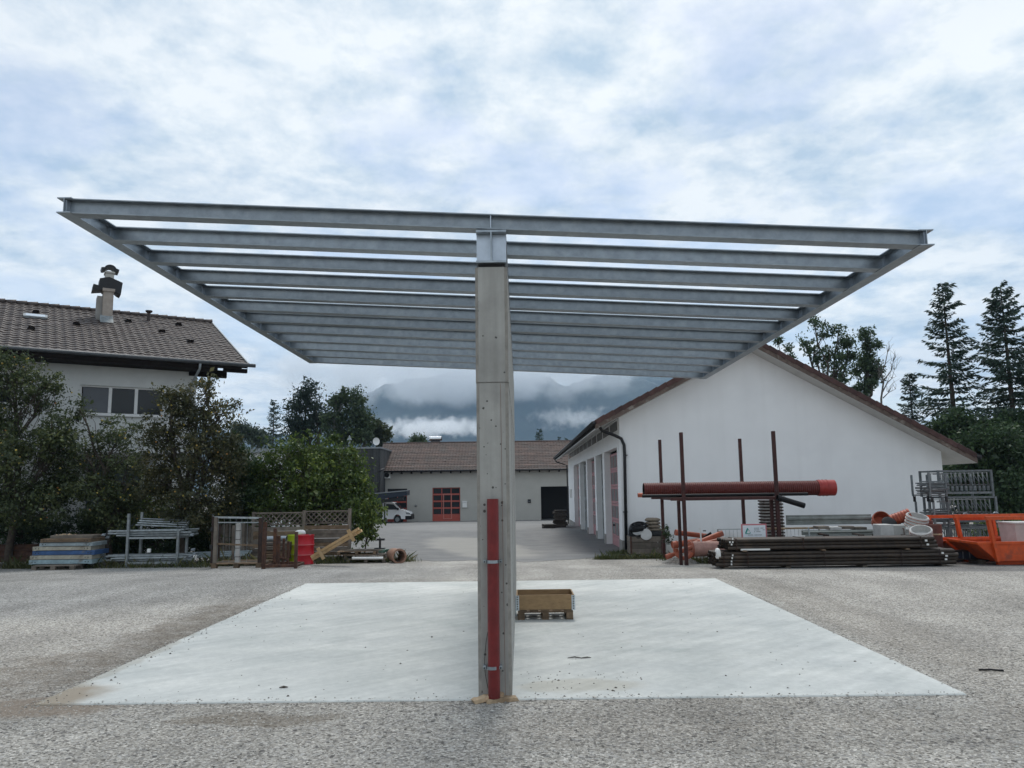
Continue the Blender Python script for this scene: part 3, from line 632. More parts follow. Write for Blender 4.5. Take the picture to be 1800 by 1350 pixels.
local(wk, 'shade_black_wall', MB().box(wx(951)-1.5, wx(951)+6.2, 5, 5.1, -1, eave), MT['black_metal'])  # black inner walls put the open doorway's darkness into their colour
local(wk, 'shade_black_wall', MB().box(wx(951)-1.6, wx(951)-1.5, .3, 5, -1, eave), MT['black_metal'])
sectional(wk, ops[1][0], ops[1][1], 0, ops[1][3], .16, 5, MT['red_door'], 1, 3)
sectional(wk, ops[0][0], ops[0][1], 0, ops[0][3], .16, 5, MT['red_door'], 1, 2)
a, b_ = wx(779), wx(794); zt = wz(785, 868)
wd = local(wk, 'wicket_door_frame', MB().box(a, a+.06, .10, .155, .25, zt).box(b_-.06, b_, .10, .155, .25, zt).box(a+.06, b_-.06, .10, .155, zt-.06, zt).box(a+.06, b_-.06, .10, .155, .25, .31), mat('pale_red_frame', (.55,.22,.18), .5, 0, .05))
q = MB().cbox((b_-.11, .09, 1.1), .03, .05, .12).build('door_handle', MT['black_metal']); q.parent = wd
for k, x in enumerate((763.5, 767.5, 771.5)):
    local(wk, 'door_mark', MB().cbox((wx(x), .155, wz(x, 902)), .12, .006, .10 if k != 1 else .07), MT['black_metal'])
local(wk, 'door_head', MB().box(ops[0][0], ops[0][1], .05, .15, ops[0][3]-.25, ops[0][3]-.002), MT['black_metal'])
rise = wz(850, 777)-eave+.25
EO = .7; dvl = math.hypot(5+EO, rise)
nrm = Vector((0, -rise, 5+EO)).normalized(); dv = Vector((0, 5+EO, rise)).normalized()
me = tile_field((-.35, -EO, eave+.02), (1,0,0), dv, nrm, W_+.7, dvl, .30, .36)
rf = link('roof_tiles', me, MT['tile_red'], fix=False, kind='stuff'); rf.parent = wk
local(wk, 'roof_slab', MB().prism([(-EO, eave-.12), (5, eave+rise-.12), (10+EO, eave-.12), (10+EO, eave), (5, eave+rise-.01), (-EO, eave)], 'x', -.33, W_+.33), MT['tile_dark'])
local(wk, 'ridge_cap', MB().tube([(-.4, 5, eave+rise+.02), (W_+.4, 5, eave+rise+.02)], .12, 10), MT['tile_red'], True)
local(wk, 'gutter', MB().tube([(-.4, -EO-.08, eave-.03), (W_+.3, -EO-.08, eave-.03)], .075, 10), MT['black_metal'], True)
for i in range(30):
    x = .4+i*.95
    if x < W_: local(wk, 'rafter_end', MB().box(x, x+.1, -EO, -.0, eave-.27, eave-.121), MT['dark_wood'])
ac = thing('air_conditioner', 'white outdoor air conditioning unit hung under the workshop eave', 'air conditioner', (bx0+wx(678.5), BY-.02, bz+wz(678, 841)))
local(ac, 'housing', MB().bbox(-.42, .42, -.34, -.02, 0, .62, .02), MT['white_plastic'])
local(ac, 'fan_grille', MB().tube([(.12,-.36,.31),(.12,-.341,.31)], .24, 20), MT['black_plastic'], 'auto'); local(ac, 'bracket', MB().box(-.35,-.3,-.3,0,-.06,0).box(.3,.35,-.3,0,-.06,0), MT['black_metal'])
nb = thing('notice_box', 'white wall box with sloping lid beside the red sectional door', 'box', (bx0+wx(817), BY-.002, bz+wz(817, 892)))
local(nb, 'case', MB().prism([(0,0),(-.16,0),(-.16,.5),(0,.55)], 'x', -.22, .22), MT['white_plastic']); local(nb, 'lid', MB().prism([(0,.56),(-.2,.50),(-.2,.53),(0,.6)], 'x', -.25, .25), MT['frame'])
vb = thing('letter_box', 'small dark wall box between the red door and the open doorway', 'box', (bx0+wx(930.5), BY-.002, bz+wz(930, 884)))
local(vb, 'case', MB().bbox(-.15,.15,-.1,0,0,.34,.01), MT['black_metal']); local(vb, 'slot', MB().box(-.1,.1,-.104,-.1005,.13,.17), MT['grey_metal'])
lm = thing('wall_lamp', 'small round lamp on the grey wall beside the red sectional door', 'lamp', (bx0+wx(731), BY-.002, bz+wz(731, 889)))
local(lm, 'lamp_body', MB().tube([(0,0,0),(0,-.09,0)], [.13,.10], 12), MT['plinth'], 'auto'); local(lm, 'lamp_glass', MB().tube([(0,-.09,0),(0,-.13,0)], [.08,.05], 12), MT['grey_metal'], 'auto')
# chimney cowl behind the ridge
cc = P(765, 777, 80.3)
cw = thing('chimney', 'dark flue with bright horizontal metal cowl on the workshop ridge', 'chimney', (cc.x, 80.6, bz+eave+rise-.9))
local(cw, 'stack', MB().bbox(-.48,.48,-.35,.35,0,1.15,.02), MT['black_metal']); local(cw, 'cap', MB().tube([(-.62,0,1.42),(.62,0,1.42)], .25, 18), mat('bright_steel', (.75,.76,.77), .18, .95, .05), 'auto'); local(cw, 'cap_end', MB().tube([(.62,0,1.42),(.68,0,1.42)], .22, 18), MT['black_metal'], 'auto')
local(cw, 'support', MB().box(-.4,-.3,-.1,.1,1.15,1.3).box(.3,.4,-.1,.1,1.15,1.3), MT['black_metal'])
# dark clad block at the left end, with its flat canopy and the satellite dish
ax1 = P(667, 840, 72).x; ax0 = P(415, 840, 72).x; az = gz(72)-.05; ah = P(655, 787, 72).z-az
an = thing('clad_annex', 'dark vertical-board annex with flat roof beside the grey workshop', 'annex', (ax0, 72, az))
local(an, 'wall', MB().box(0, ax1-ax0, .03, 8, 0, ah-.08), MT['dark_wood'])
MT['clad'] = mat('dark_grey_cladding', (.055,.056,.056), .8, 0, .3, 6, isl=.35)
for i in range(int((ax1-ax0)/.19)):
    x = ax1-ax0-.19*(i+1)
    local(an, 'cladding_board', MB().box(x+.01, x+.185, 0, .028, .05, ah-.1), MT['clad'])
    if i > 60: break
for i in range(36): local(an, 'cladding_board', MB().box(ax1-ax0+.001, ax1-ax0+.026, .1+i*.19, .1+i*.19+.175, .05, ah-.1), MT['clad'])
local(an, 'roof_edge', MB().box(-.1, ax1-ax0+.1, -.1, 8.1, ah-.08, ah+.06), MT['grey_metal'])
local(an, 'gutter', MB().tube([(ax1-ax0+.05,-.25,wz(668,830)), (ax1-ax0+.3,.8,wz(668,826))], .09, 8), MT['black_metal'], True)
local(an, 'downpipe', MB().tube([(ax1-ax0+.05,-.12,wz(668,832)), (ax1-ax0+.07,-.12,wz(668,845)), (ax1-ax0-.02,-.12,wz(663,860)), (ax1-ax0-.02,-.12,0)], .06, 8), MT['black_metal'], True)
ca, cb_ = P(650, 869, 70), P(716, 862, 70)
cz0 = P(690, 876, 70).z-az
rt = Matrix.Translation((ca.x-ax0, -2, 0))
local(an, 'canopy_roof', MB().add([(ca.x-ax0,-2.4,P(650,880,70).z-az),(cb_.x-ax0,-2.4,P(716,871,70).z-az),(cb_.x-ax0,-.4,P(716,871,70).z-az+.02),(ca.x-ax0,-.4,P(650,880,70).z-az+.02),
    (ca.x-ax0,-2.4,P(650,869,70).z-az),(cb_.x-ax0,-2.4,P(716,863,70).z-az),(cb_.x-ax0,-.4,P(716,862,70).z-az+.05),(ca.x-ax0,-.4,P(650,868,70).z-az+.05)],
    [(0,3,2,1),(4,5,6,7),(0,1,5,4),(1,2,6,5),(2,3,7,6),(3,0,4,7)]), MT['navy'])
local(an, 'canopy_edge', MB().beam((ca.x-ax0,-2.43,P(650,869,70).z-az+.03), (cb_.x-ax0+.15,-2.43,P(716,863,70).z-az+.03), .06, .07), MT['grey_metal'])
local(an, 'canopy_beam', MB().beam((ca.x-ax0,-2.2,P(650,884,70).z-az), (cb_.x-ax0-.3,-2.2,P(716,876,70).z-az), .12, .28), MT['black_metal'])
for x in (ca.x-ax0+.3, ca.x-ax0+1.4): local(an, 'canopy_post', MB().box(x-.06, x+.06, -2.3, -2.18, 0, cz0-.4), MT['black_metal'])
dd = P(660, 783, 72.6)
ds = thing('satellite_dish', 'white satellite dish on the flat roof edge of the dark annex', 'satellite dish', (dd.x, 72.6, az+ah+.06))
local(ds, 'mast', MB().tube([(0,0,0),(0,0,.45)], .04, 8), MT['grey_metal'], True)
dp = []
for i in range(5):
    r = .36*i/4; dp.append([(r*math.cos(t)*.95, -.10+.12*(r/.36)**2*-1, .55+r*math.sin(t)) for t in np.linspace(0, 2*math.pi, 20, endpoint=False)])
vs = [q for ring in dp for q in ring]; fs = [(i*20+k, i*20+(k+1)%20, i*20+20+(k+1)%20, i*20+20+k) for i in range(4) for k in range(20)]
local(ds, 'dish', MB(Matrix.Rotation(.5, 4, 'Z')).add(vs, fs), MT['white_plastic'], True)
local(ds, 'arm', MB().tube([(0,-.1,.2),(-.3,-.7,.45)], .025, 6).cbox((-.3,-.72,.48), .1, .12, .1), MT['grey_metal'])
# small white vent on the roof line far left of the annex
vv = P(612, 780, 73)
vt = thing('roof_vent', 'slim pale vent pipe with cap on the annex roof', 'vent', (vv.x, 73.5, az+ah+.06)); local(vt, 'pipe', MB().tube([(0,0,0),(0,0,.75)], .1, 10), MT['grey_metal'], True); local(vt, 'cap', MB().tube([(0,0,.8),(0,0,1.0),(0,0,1.25)], [.24,.16,.02], 10).tube([(0,0,.7),(0,0,.8)], .05, 6), MT['grey_metal'], 'auto')
# pale flat-roofed garage glimpsed behind the shrubs
fl = P(415, 790, 60); fr = P(470, 790, 60)
fg = thing('flat_roof_garage', 'pale flat-roofed garage glimpsed behind the orchard shrubs', 'garage', (fl.x-2, 60, gz(60)-.1))
fh = fl.z-gz(60)+.1
local(fg, 'wall', MB().box(0, fr.x-fl.x+3, 0, 6, 0, fh-.3), MT['plaster_house']); local(fg, 'roof', MB().box(-.3, fr.x-fl.x+3.3, -.4, 6.3, fh-.3, fh), MT['grey_metal']); local(fg, 'door', MB().bbox(.8, 3.2, -.03, .0, 0, 2.1, .01), MT['dark_wood'])

# ------------------------------------------------------------------ white garage hall on the right
def weathered_plaster():
    m = mat('weathered_white_plaster', (.77,.775,.775), .92, 0, .03, 1.0, .06, 120, (.70,.705,.71), (.5,.8)); t = m.node_tree; n = t.nodes; l = t.links.new
    b = n['Principled BSDF']; src = b.inputs['Base Color'].links[0].from_socket; tcn = n.new('ShaderNodeTexCoord'); O = tcn.outputs['Object']
    def mult(cur, fac_sock, c):
        x = n.new('ShaderNodeMix'); x.data_type = 'RGBA'; x.blend_type = 'MULTIPLY'; l(fac_sock, x.inputs[0]); l(cur, x.inputs[6]); x.inputs[7].default_value = c+(1,); return x.outputs[2]
    mp = n.new('ShaderNodeMapping'); mp.inputs['Scale'].default_value = (3.2, 3.2, .12); l(O, mp.inputs[0])
    k = n.new('ShaderNodeTexNoise'); k.inputs['Scale'].default_value = 1.1; k.inputs['Detail'].default_value = 7; l(mp.outputs[0], k.inputs[0])
    r = n.new('ShaderNodeMapRange'); l(k.outputs[0], r.inputs[0]); r.inputs[1].default_value = .50; r.inputs[2].default_value = .72; r.inputs[4].default_value = .4
    cur = mult(src, r.outputs[0], (.93,.93,.925))
    sp_ = n.new('ShaderNodeSeparateXYZ'); l(O, sp_.inputs[0]); k2 = n.new('ShaderNodeTexNoise'); k2.inputs['Scale'].default_value = 2.2; k2.inputs['Detail'].default_value = 8; l(O, k2.inputs[0])
    ma = n.new('ShaderNodeMath'); ma.operation = 'MULTIPLY_ADD'; l(k2.outputs[0], ma.inputs[0]); ma.inputs[1].default_value = -1.4; l(sp_.outputs[2], ma.inputs[2])
    r2_ = n.new('ShaderNodeMapRange'); l(ma.outputs[0], r2_.inputs[0]); r2_.inputs[1].default_value = .35; r2_.inputs[2].default_value = -.45; r2_.inputs[3].default_value = 0; r2_.inputs[4].default_value = .9
    cur = mult(cur, r2_.outputs[0], (.70,.66,.60)); l(cur, b.inputs['Base Color']); return m
MT['plaster_hall'] = weathered_plaster()
HY = 28.0; hz = gz(30)-.25
hx0 = P(1093, 900, HY).x; hx1 = P(1659, 850, HY).x; HL = 30.0
RY = 27.2
EL, RG, ER = P(1046, 738, RY), P(1323, 592, RY), P(1718, 797, RY)
hall = thing('white_hall', 'white plastered hall with pitched dark red tile roof and a row of tall doors', 'hall', (hx0, HY, hz))
lx = lambda p: p.x-hx0; lz = lambda p: p.z-hz
rth = .34
sl = (RG.z-EL.z)/(RG.x-EL.x); sr = (RG.z-ER.z)/(ER.x-RG.x)
zwl = lz(EL)+sl*(0-lx(EL))-rth; HW = hx1-hx0; zwr = lz(ER)+sr*(lx(ER)-HW)-rth; rx_ = lx(RG); zwp = lz(RG)-rth
local(hall, 'gable_wall', MB().prism([(0,-.5),(HW,-.5),(HW,zwr),(rx_,zwp),(0,zwl)], 'y', 0, .3), MT['plaster_hall'])
local(hall, 'gable_wall', MB().prism([(0,-1.2),(HW,-1.2),(HW,zwr),(rx_,zwp),(0,zwl)], 'y', HL-.3, HL), MT['plaster_hall'])
local(hall, 'side_wall', MB().box(HW-.3, HW, .302, HL-.302, -1.2, zwr), MT['plaster'])
ftop = lz(P(1072, 793, 32.0))
opY = [(.85, 5.3), (6.0, 9.0), (9.7, 13.8), (14.5, 19.0), (19.7, 24.2)]
Tm = Matrix(((0,-1,0,.3),(1,0,0,0),(0,0,1,0),(0,0,0,1)))            # local x along the wall depth, y into -X
sw = MB(Tm); wall_open(sw, .302, HL-.302, -1.2, zwl, [(a, b, -1.2, ftop) for a, b in opY], 0, .3)
local(hall, 'side_wall', sw, MT['plaster'])
zs0, zs1 = lz(P(1073, 757, 31.2)), lz(P(1073, 743, 31.2))
zs1 = min(zs1, zwl-.08); zs0 = zs1-.34
for k in range(11):
    a = .6+k*2.6; local(hall, 'slot_window', MB().box(-.012, -.001, a, a+2.2, zs0, zs1), MT['glass'])
for a, b in [(-.004, .85)]+[(opY[i][1], opY[i+1][0]) for i in range(4)]+[(24.2, HL)]:
    local(hall, 'plinth', MB().box(-.02, .302, a+.003, b-.003, -1.2, .72-.017*a), MT['plinth'])
for i, (a, b) in enumerate(opY):
    mt = MT['pink_door'] if i in (0, 2, 4) else MT['grey_metal']
    r = 6; hh = ftop/r
    for k in range(r):
        za, zb_ = k*hh+.008-.1, (k+1)*hh-.008-.1
        mb = MB(); nn = 4; w_ = (b-a)/nn
        if k == 0: q = local(hall, 'door_panel', mb.box(.262, .29, a, b, za-.7, zb_), mt); continue
        mb.box(.262, .29, a, b, za, za+.09).box(.262, .29, a, b, zb_-.09, zb_)
        for c in range(nn+1):
            yc = min(max(a+c*w_, a+.05), b-.05); mb.box(.263, .289, yc-.05, yc+.05, za+.09, zb_-.09)
        q = local(hall, 'door_panel', mb, mt)
        for c in range(nn):
            g = MB().box(.270, .28, a+c*w_+.05, a+(c+1)*w_-.05, za+.09, zb_-.09).build('pane', MT['glass']); g.parent = q
q = local(hall, 'door_handle', MB().box(.225, .26, 4.6, 4.75, 1.0, 1.08), MT['black_metal'])
for yy in (26.4, 28.0): local(hall, 'wall_vent', MB().box(-.02, -.001, yy, yy+.35, 1.9, 2.5), MT['plinth'])
# roof: two slabs, soffit boards, rake boards, verge tiles
yA, yB = RY-HY, HL+.6
def slope_slab(p, q, t0, t1, ya, yb): return MB().prism([(p[0],p[1]-t1),(q[0],q[1]-t1),(q[0],q[1]-t0),(p[0],p[1]-t0)], 'y', ya, yb)
pl, pr_, pk = (lx(EL), lz(EL)), (lx(ER), lz(ER)), (rx_, lz(RG))
MT['soffit'] = mat('pale_soffit_board', (.52,.51,.49), .85, 0, .08, 3)
MT['rake'] = mat('flaking_grey_rake_board', (.115,.085,.07), .9, 0, .35, 6, .2, 40, (.24,.21,.18), (.55,.65))
for a, b, nmz in ((pl, pk, 'left'), (pk, pr_, 'right')):
    local(hall, 'roof_slab', slope_slab(a, b, .06, .16, yA+.03, yB), MT['tile_dark'])
    local(hall, 'soffit', slope_slab(a, b, .30, rth-.004, yA+.06, yB-.03), MT['soffit'])
    local(hall, 'roof_core', slope_slab(a, b, .161, .299, yA+.07, yB-.04), MT['dark_wood'])
    local(hall, 'rake_board', slope_slab(a, b, .165, .335, yA+.02, yA+.055), MT['rake'])
    L_ = math.hypot(b[0]-a[0], b[1]-a[1]); nT = int(L_/.34); vt0 = None
    ang = math.atan2(b[1]-a[1], b[0]-a[0])
    for i in range(nT):
        t = (i+.5)/nT; cx, cz = a[0]+(b[0]-a[0])*t, a[1]+(b[1]-a[1])*t
        tilt = .075 if a is pl else -.075
        if vt0 is None: vt0 = local(hall, 'verge_tile', MB().bbox(-.195, .195, 0, .40, -.17, .0, .012), MT['tile_dark']); o = vt0
        else: o = vt0.copy(); col.objects.link(o); o.parent = hall
        o.location = (cx, yA+random.uniform(-.012,.012), cz+.012); o.rotation_euler = (0, -ang-tilt+random.uniform(-.02,.02), 0)
    # rows of tiles over the slope
    du = Vector((0,1,0)); d2 = Vector((b[0]-a[0], 0, b[1]-a[1])).normalized()
    if b is pr_: d2 = -d2
    nn = Vector((-d2.z, 0, d2.x)) if d2.x > 0 else Vector((d2.z, 0, -d2.x))
    o0 = a if b is pk else b
    me = tile_field((o0[0], yA+.4, o0[1]-.055), du, d2, nn, yB-yA-.4, L_, .3, .36, seg=3); q = link('roof_tiles', me, MT['tile_dark'], fix=False, kind='stuff'); q.parent = hall
local(hall, 'ridge_cap', MB().tube([(rx_, yA-.02, lz(RG)+.0), (rx_, yB, lz(RG)+.0)], .12, 10), MT['tile_dark'], True)
for (px_, pz_) in (pl, pr_):
    local(hall, 'gutter', MB().tube([(px_+(-.07 if px_ < 1 else .07), yA-.02, pz_-.13), (px_+(-.07 if px_ < 1 else .07), yB, pz_-.13)], .085, 10), MT['black_metal'], True)
dpts = [(P(1051,745,27.6)), P(1058,757,27.75), P(1080,765,27.85), P(1092,771,27.88), P(1097,782,27.9), P(1098,800,27.9), P(1101,966,27.9)]
local(hall, 'downpipe', MB().tube([(p.x-hx0, p.y-HY, p.z-hz) for p in dpts], .058, 10), MT['black_metal'], True)
for yy in (800, 900): 
    p = P(1099.5, yy, 27.9); local(hall, 'pipe_bracket', MB().cbox((p.x-hx0, -.05, p.z-hz), .16, .1, .03), MT['black_metal'])
local(hall, 'downpipe', MB().tube([(lx(EL)-.07, yB-.6, pl[1]-.2), (lx(EL)+.1, yB-.5, pl[1]-.45), (-.08, yB-.45, pl[1]-.7), (-.08, yB-.45, -.9)], .05, 8), MT['black_metal'], True)

# ------------------------------------------------------------------ house on the left
ua = math.radians(57); U = Vector((math.sin(ua), math.cos(ua), 0)); Nn = Vector((U.y, -U.x, 0))   # along the eave, towards the camera
C = P(346, 660, 30.0); C.z = 0
best = None
for a in np.linspace(.5, 3, 60):
    E_ = C + U*a + Nn*1.0; p = RP(437, 641, E_, (Nn.x, Nn.y, 0))
    d = abs((p-E_).dot(U))
    if best is None or d < best[0]: best = (d, a, p.z)
ea, ez = best[1], best[2]
Eb = C + U*ea + Nn*1.0
best = None
for ww in np.linspace(3, 10, 141):
    R_ = Eb - Nn*ww; p = RP(372, 568, R_, (Nn.x, Nn.y, 0)); d = abs((p-R_).dot(U))
    if best is None or d < best[0]: best = (d, ww, p.z)
rw, rz_ = best[1], best[2]
hg = gz(28)-.3
house = thing('house', 'pale two-storey house with brown tiled roof behind the apple trees', 'house', (C.x, C.y, hg), math.atan2(U.y, U.x))
HM = Matrix.Translation((C.x, C.y, hg)) @ Matrix.Rotation(math.atan2(U.y, U.x), 4, 'Z'); HI = HM.inverted()
# own space: x along the eave (corner at 0, house towards -x), y away from the camera, z up
def HWp(x, y): return HI @ RP(x, y, C, Nn)             # pixel on the front wall
hl = 16.0; depth = 2*(rw-1.0); ze, zr = ez-hg, rz_-hg
pitch = (zr-ze)/rw
w1, w2 = HWp(140, 680), HWp(287, 732)
wt = HWp(200, 679).z; wb = HWp(200, 729).z
up = [(HWp(140,700).x, HWp(287,700).x, wb, wt)]
w3 = (HWp(-40,700).x, HWp(22,700).x, wb+.25, wt-.2)
up.append(w3)
zs = ze+1.0*pitch-.30
low = [(HWp(170,850).x, HWp(245,850).x, HWp(200,870).z, HWp(200,806).z)]
hw = MB(); wall_open(hw, -hl, 0, -.6, zs, up, 0, .3)
local(house, 'wall', hw, MT['plaster_house'])
local(house, 'wall', MB().prism([(.302,-.6),(depth,-.6),(depth,zs),(depth/2, zs+pitch*(depth/2)),(.302,zs)], 'x', -.3, 0), MT['plaster_house'])
local(house, 'wall', MB().prism([(.302,-.6),(depth,-.6),(depth,zs),(depth/2, zs+pitch*(depth/2)),(.302,zs)], 'x', -hl, -hl+.3), MT['plaster_house'])
local(house, 'wall', MB().box(-hl+.302, -.302, depth-.3, depth, -.6, zs), MT['plaster_house'])
for i, (a, b, c, d) in enumerate(up):
    f = local(house, 'window', MB().box(a, b, .10, .16, c, c+.06).box(a, b, .10, .16, d-.06, d).box(a, a+.06, .10, .16, c+.06, d-.06).box(b-.06, b, .10, .16, c+.06, d-.06), MT['frame'])
    cuts = [HWp(194,700).x, HWp(240,700).x] if i == 0 else [(a+b)/2]
    xs_ = [a+.06]+cuts+[b-.06]
    for k in range(len(xs_)-1):
        mt = MT['blind'] if (i == 0 and k == 0) else MT['glass']
        g = MB().box(xs_[k]+.04, xs_[k+1]-.04, .125, .135, c+.08, d-.08).build('pane', mt); g.parent = f
        if k: 
            g = MB().box(xs_[k]-.055, xs_[k]+.055, .09, .15, c+.06, d-.06).build('mullion', MT['frame']); g.parent = f
    g = MB().box(a-.08, b+.08, -.10, .10, c-.06, c-.002).build('sill', MT['frame']); g.parent = f
# balcony slab / canopy band with the dark garage recess under it
bl, br2 = HWp(150,800).x, HWp(250,800).x; zbal = HWp(200, 803).z
local(house, 'canopy_slab', MB().bbox(bl-1.5, br2+.6, -.9, -.002, zbal-.02, zbal+.12, .01), MT['plinth'])
local(house, 'garage_door', MB().box(bl+.1, br2, -.04, -.003, .3, zbal-.25), mat('slate_blue_door', (.055,.075,.085), .6, 0, .15, 4))
local(house, 'wall_panel', MB().box(HWp(66,760).x, HWp(66,760).x+.06, -.04, -.002, zbal+.3, zs-.4), MT['frame'])
# roof
vl = math.hypot(rw, zr-ze); xr0, xr1 = -hl-.8, ea
dvh = Vector((0, rw, zr-ze)).normalized(); nh = Vector((0, -(zr-ze), rw)).normalized()
me = tile_field((xr0, -1.0, ze), (1,0,0), dvh, nh, xr1-xr0, vl, .30, .36, .035, .03)
q = link('roof_tiles', me, MT['tile'], fix=False, kind='stuff'); q.parent = house
local(house, 'roof_slab', MB().prism([(-1.0,ze-.16),(rw-1.0,zr-.16),(2*rw-1.0,ze-.16),(2*rw-1.0,ze-.005),(rw-1.0,zr-.005),(-1.0,ze-.005)], 'x', xr0+.02, xr1-.02), MT['dark_wood'])
local(house, 'soffit', MB().box(xr0+.05, xr1-1.2, -.98, -.02, ze-.30, ze-.165), MT['dark_wood'])
local(house, 'fascia', MB().box(xr0+.05, xr1-.25, -1.04, -.99, ze-.22, ze-.02), MT['dark_wood'])
for x in (-.3, ea-.9): local(house, 'purlin_end', MB().box(x, x+.9, -.9, -.72, ze-.32, ze-.166), MT['dark_wood'])
local(house, 'eave_beam', MB().box(-.3, ea-.6, -.05, .15, ze-.45, ze-.161+.0), MT['dark_wood'])
local(house, 'verge_trim', MB().beam((xr1+.0, -1.02, ze+.01), (xr1+.0, rw-1.0, zr+.02), .05, .10), MT['grey_metal'])
for i in range(int((xr1-xr0)/.4)):
    x = xr1-.4*(i+1)+.02
    local(house, 'ridge_tile', MB().tube([(x, rw-1.0, zr+.03), (x+.40, rw-1.0, zr+.055)], [.115,.135], 10), MT['tile'], True)
local(house, 'gutter', MB().tube([(xr0, -1.10, ze-.02), (xr1+.25, -1.10, ze-.045)], .075, 10), mat('dark_grey_gutter', (.07,.075,.08), .5, .2), True)
g0 = HI @ RP(352, 640, C+Nn*1.1, Nn); 
local(house, 'downpipe', MB().tube([(g0.x, -1.1, ze-.1), (g0.x, -1.05, ze-.3), (g0.x-.25, -.55, ze-1.0), (-.12, -.10, ze-1.75), (-.12, -.08, 0)], .05, 8), MT['grey_metal'], True)
def on_roof(x, y): return HI @ RP(x, y, C+Nn*1.0+Vector((0,0,ez)), HM.to_3x3() @ nh)
# chimney (two flues with their covers)
cp_ = on_roof(188, 566)
def chz(y, px=188): return (HI @ RP(px, y, HM @ cp_, Nn)).z
CT = Matrix.Translation(cp_) @ Matrix.Diagonal((.66,1,1,1)) @ Matrix.Translation(-cp_)
ch = local(house, 'chimney', MB(CT).bbox(cp_.x-.30, cp_.x+.30, cp_.y, cp_.y+.6, cp_.z-.3, chz(512), .01).box(cp_.x-.36, cp_.x+.36, cp_.y-.06, cp_.y+.66, chz(512)+.001, chz(507)), mat('chimney_render', (.33,.285,.245), .9, 0, .15, 5, .1, 60))
def sub(name, mb, mt, smooth=False): q = mb.build(name, mt, None, smooth); q.parent = ch; return q
sub('second_flue', MB(CT).box(cp_.x-.62, cp_.x-.304, cp_.y+.15, cp_.y+.8, cp_.z-.2, chz(520)), MT['plinth'])
sub('flashing', MB(CT).prism([(cp_.y-.32, cp_.z-.32*pitch+.05), (cp_.y+.02, cp_.z+.06), (cp_.y+.02, cp_.z+.30), (cp_.y-.10, cp_.z+.12)], 'x', cp_.x-.42, cp_.x+.34), MT['galv_dull'])
zt0, zt1 = chz(505), chz(488)
yc = cp_.y+.35; MT['slate'] = MT['black_metal']
sub('flue_cover', MB(CT).prism([(cp_.x-.95,zt0-.18),(cp_.x-.9,zt0+.10),(cp_.x-.58,zt0+.06),(cp_.x-.55,zt1-.05),(cp_.x,zt1+.06),(cp_.x+.80,zt1-.14),(cp_.x+.72,zt0-.26),(cp_.x+.52,zt0-.20),(cp_.x+.4,zt0-.12),(cp_.x-.3,zt0-.1)], 'y', yc-.32, yc+.4), MT['slate'])
sub('upper_flue', MB(CT).box(cp_.x-.22, cp_.x+.28, yc-.2, yc+.3, zt1-.2, chz(478)).box(cp_.x-.27, cp_.x+.33, yc-.25, yc+.35, chz(478)+.001, chz(475)), MT['plaster_grey'])
za = chz(474); arc = [(cp_.x+.03+.36*math.cos(t), za+.06+.20*math.sin(t)) for t in np.linspace(math.pi*.90, math.pi*.10, 11)]
arc2 = [(cp_.x+.03+.25*math.cos(t), za+.0+.16*math.sin(t)) for t in np.linspace(math.pi*.12, math.pi*.88, 11)]
poly = [(cp_.x-.45, za+.14),(cp_.x-.45, za-.02),(cp_.x-.30, za-.02)][:0] + [(cp_.x-.50, za+.10)] + arc[0:] + [(cp_.x+.56, za+.08),(cp_.x+.53, za-.04),(cp_.x+.40, za-.03)] + arc2 + [(cp_.x-.33, za-.0),(cp_.x-.46, za+.0)]
sub('arched_cowl', MB(CT).prism(poly, 'y', yc-.3, yc+.3), MT['slate'])
for s in (-.2, .26): sub('cowl_support', MB(CT).box(cp_.x+s-.02, cp_.x+s+.02, yc-.02, yc+.02, chz(475), za+.05), MT['slate'])
# skylight, vent pipe, small vent tiles
RT = Matrix.Rotation(math.atan2(zr-ze, rw), 4, 'X')
s0 = on_roof(62, 559)
sk = MB(Matrix.Translation(s0) @ RT).box(-.42,.42,-.28,.28,.03,.12).build('skylight', MT['grey_metal']); sk.parent = house
g = MB(Matrix.Translation(s0) @ RT).box(-.34,.34,-.21,.21,.121,.127).build('pane', mat('bright_sky_glass', (.62,.66,.70), .06, .6, .03)); g.parent = sk
v0 = on_roof(261, 565)
vp = local(house, 'vent_pipe', MB().tube([v0, v0+Vector((0,0,.38))], .07, 10).tube([v0+Vector((0,0,.38)), v0+Vector((0,0,.45)), v0+Vector((0,0,.50))], [.07,.15,.15], 10), MT['tile'], 'auto')
for x, y in ((134,571),(225,566),(313,572),(284,584),(334,602),(55,579),(63,550)):
    p = on_roof(x, y); q = MB(Matrix.Translation(p) @ RT).add([(-.14,-.2,.05),(.14,-.2,.05),(.11,.22,.05),(-.11,.22,.05),(-.09,-.2,.17),(.09,-.2,.17)], [(0,1,5,4),(1,2,5),(0,4,3),(4,5,2,3)]).build('vent_tile', MT['dark_wood']); q.parent = house
# ------------------------------------------------------------------ storage along the left edge of the gravel
def on(g, dz=0): return Vector((g.x, g.y, g.z+dz))
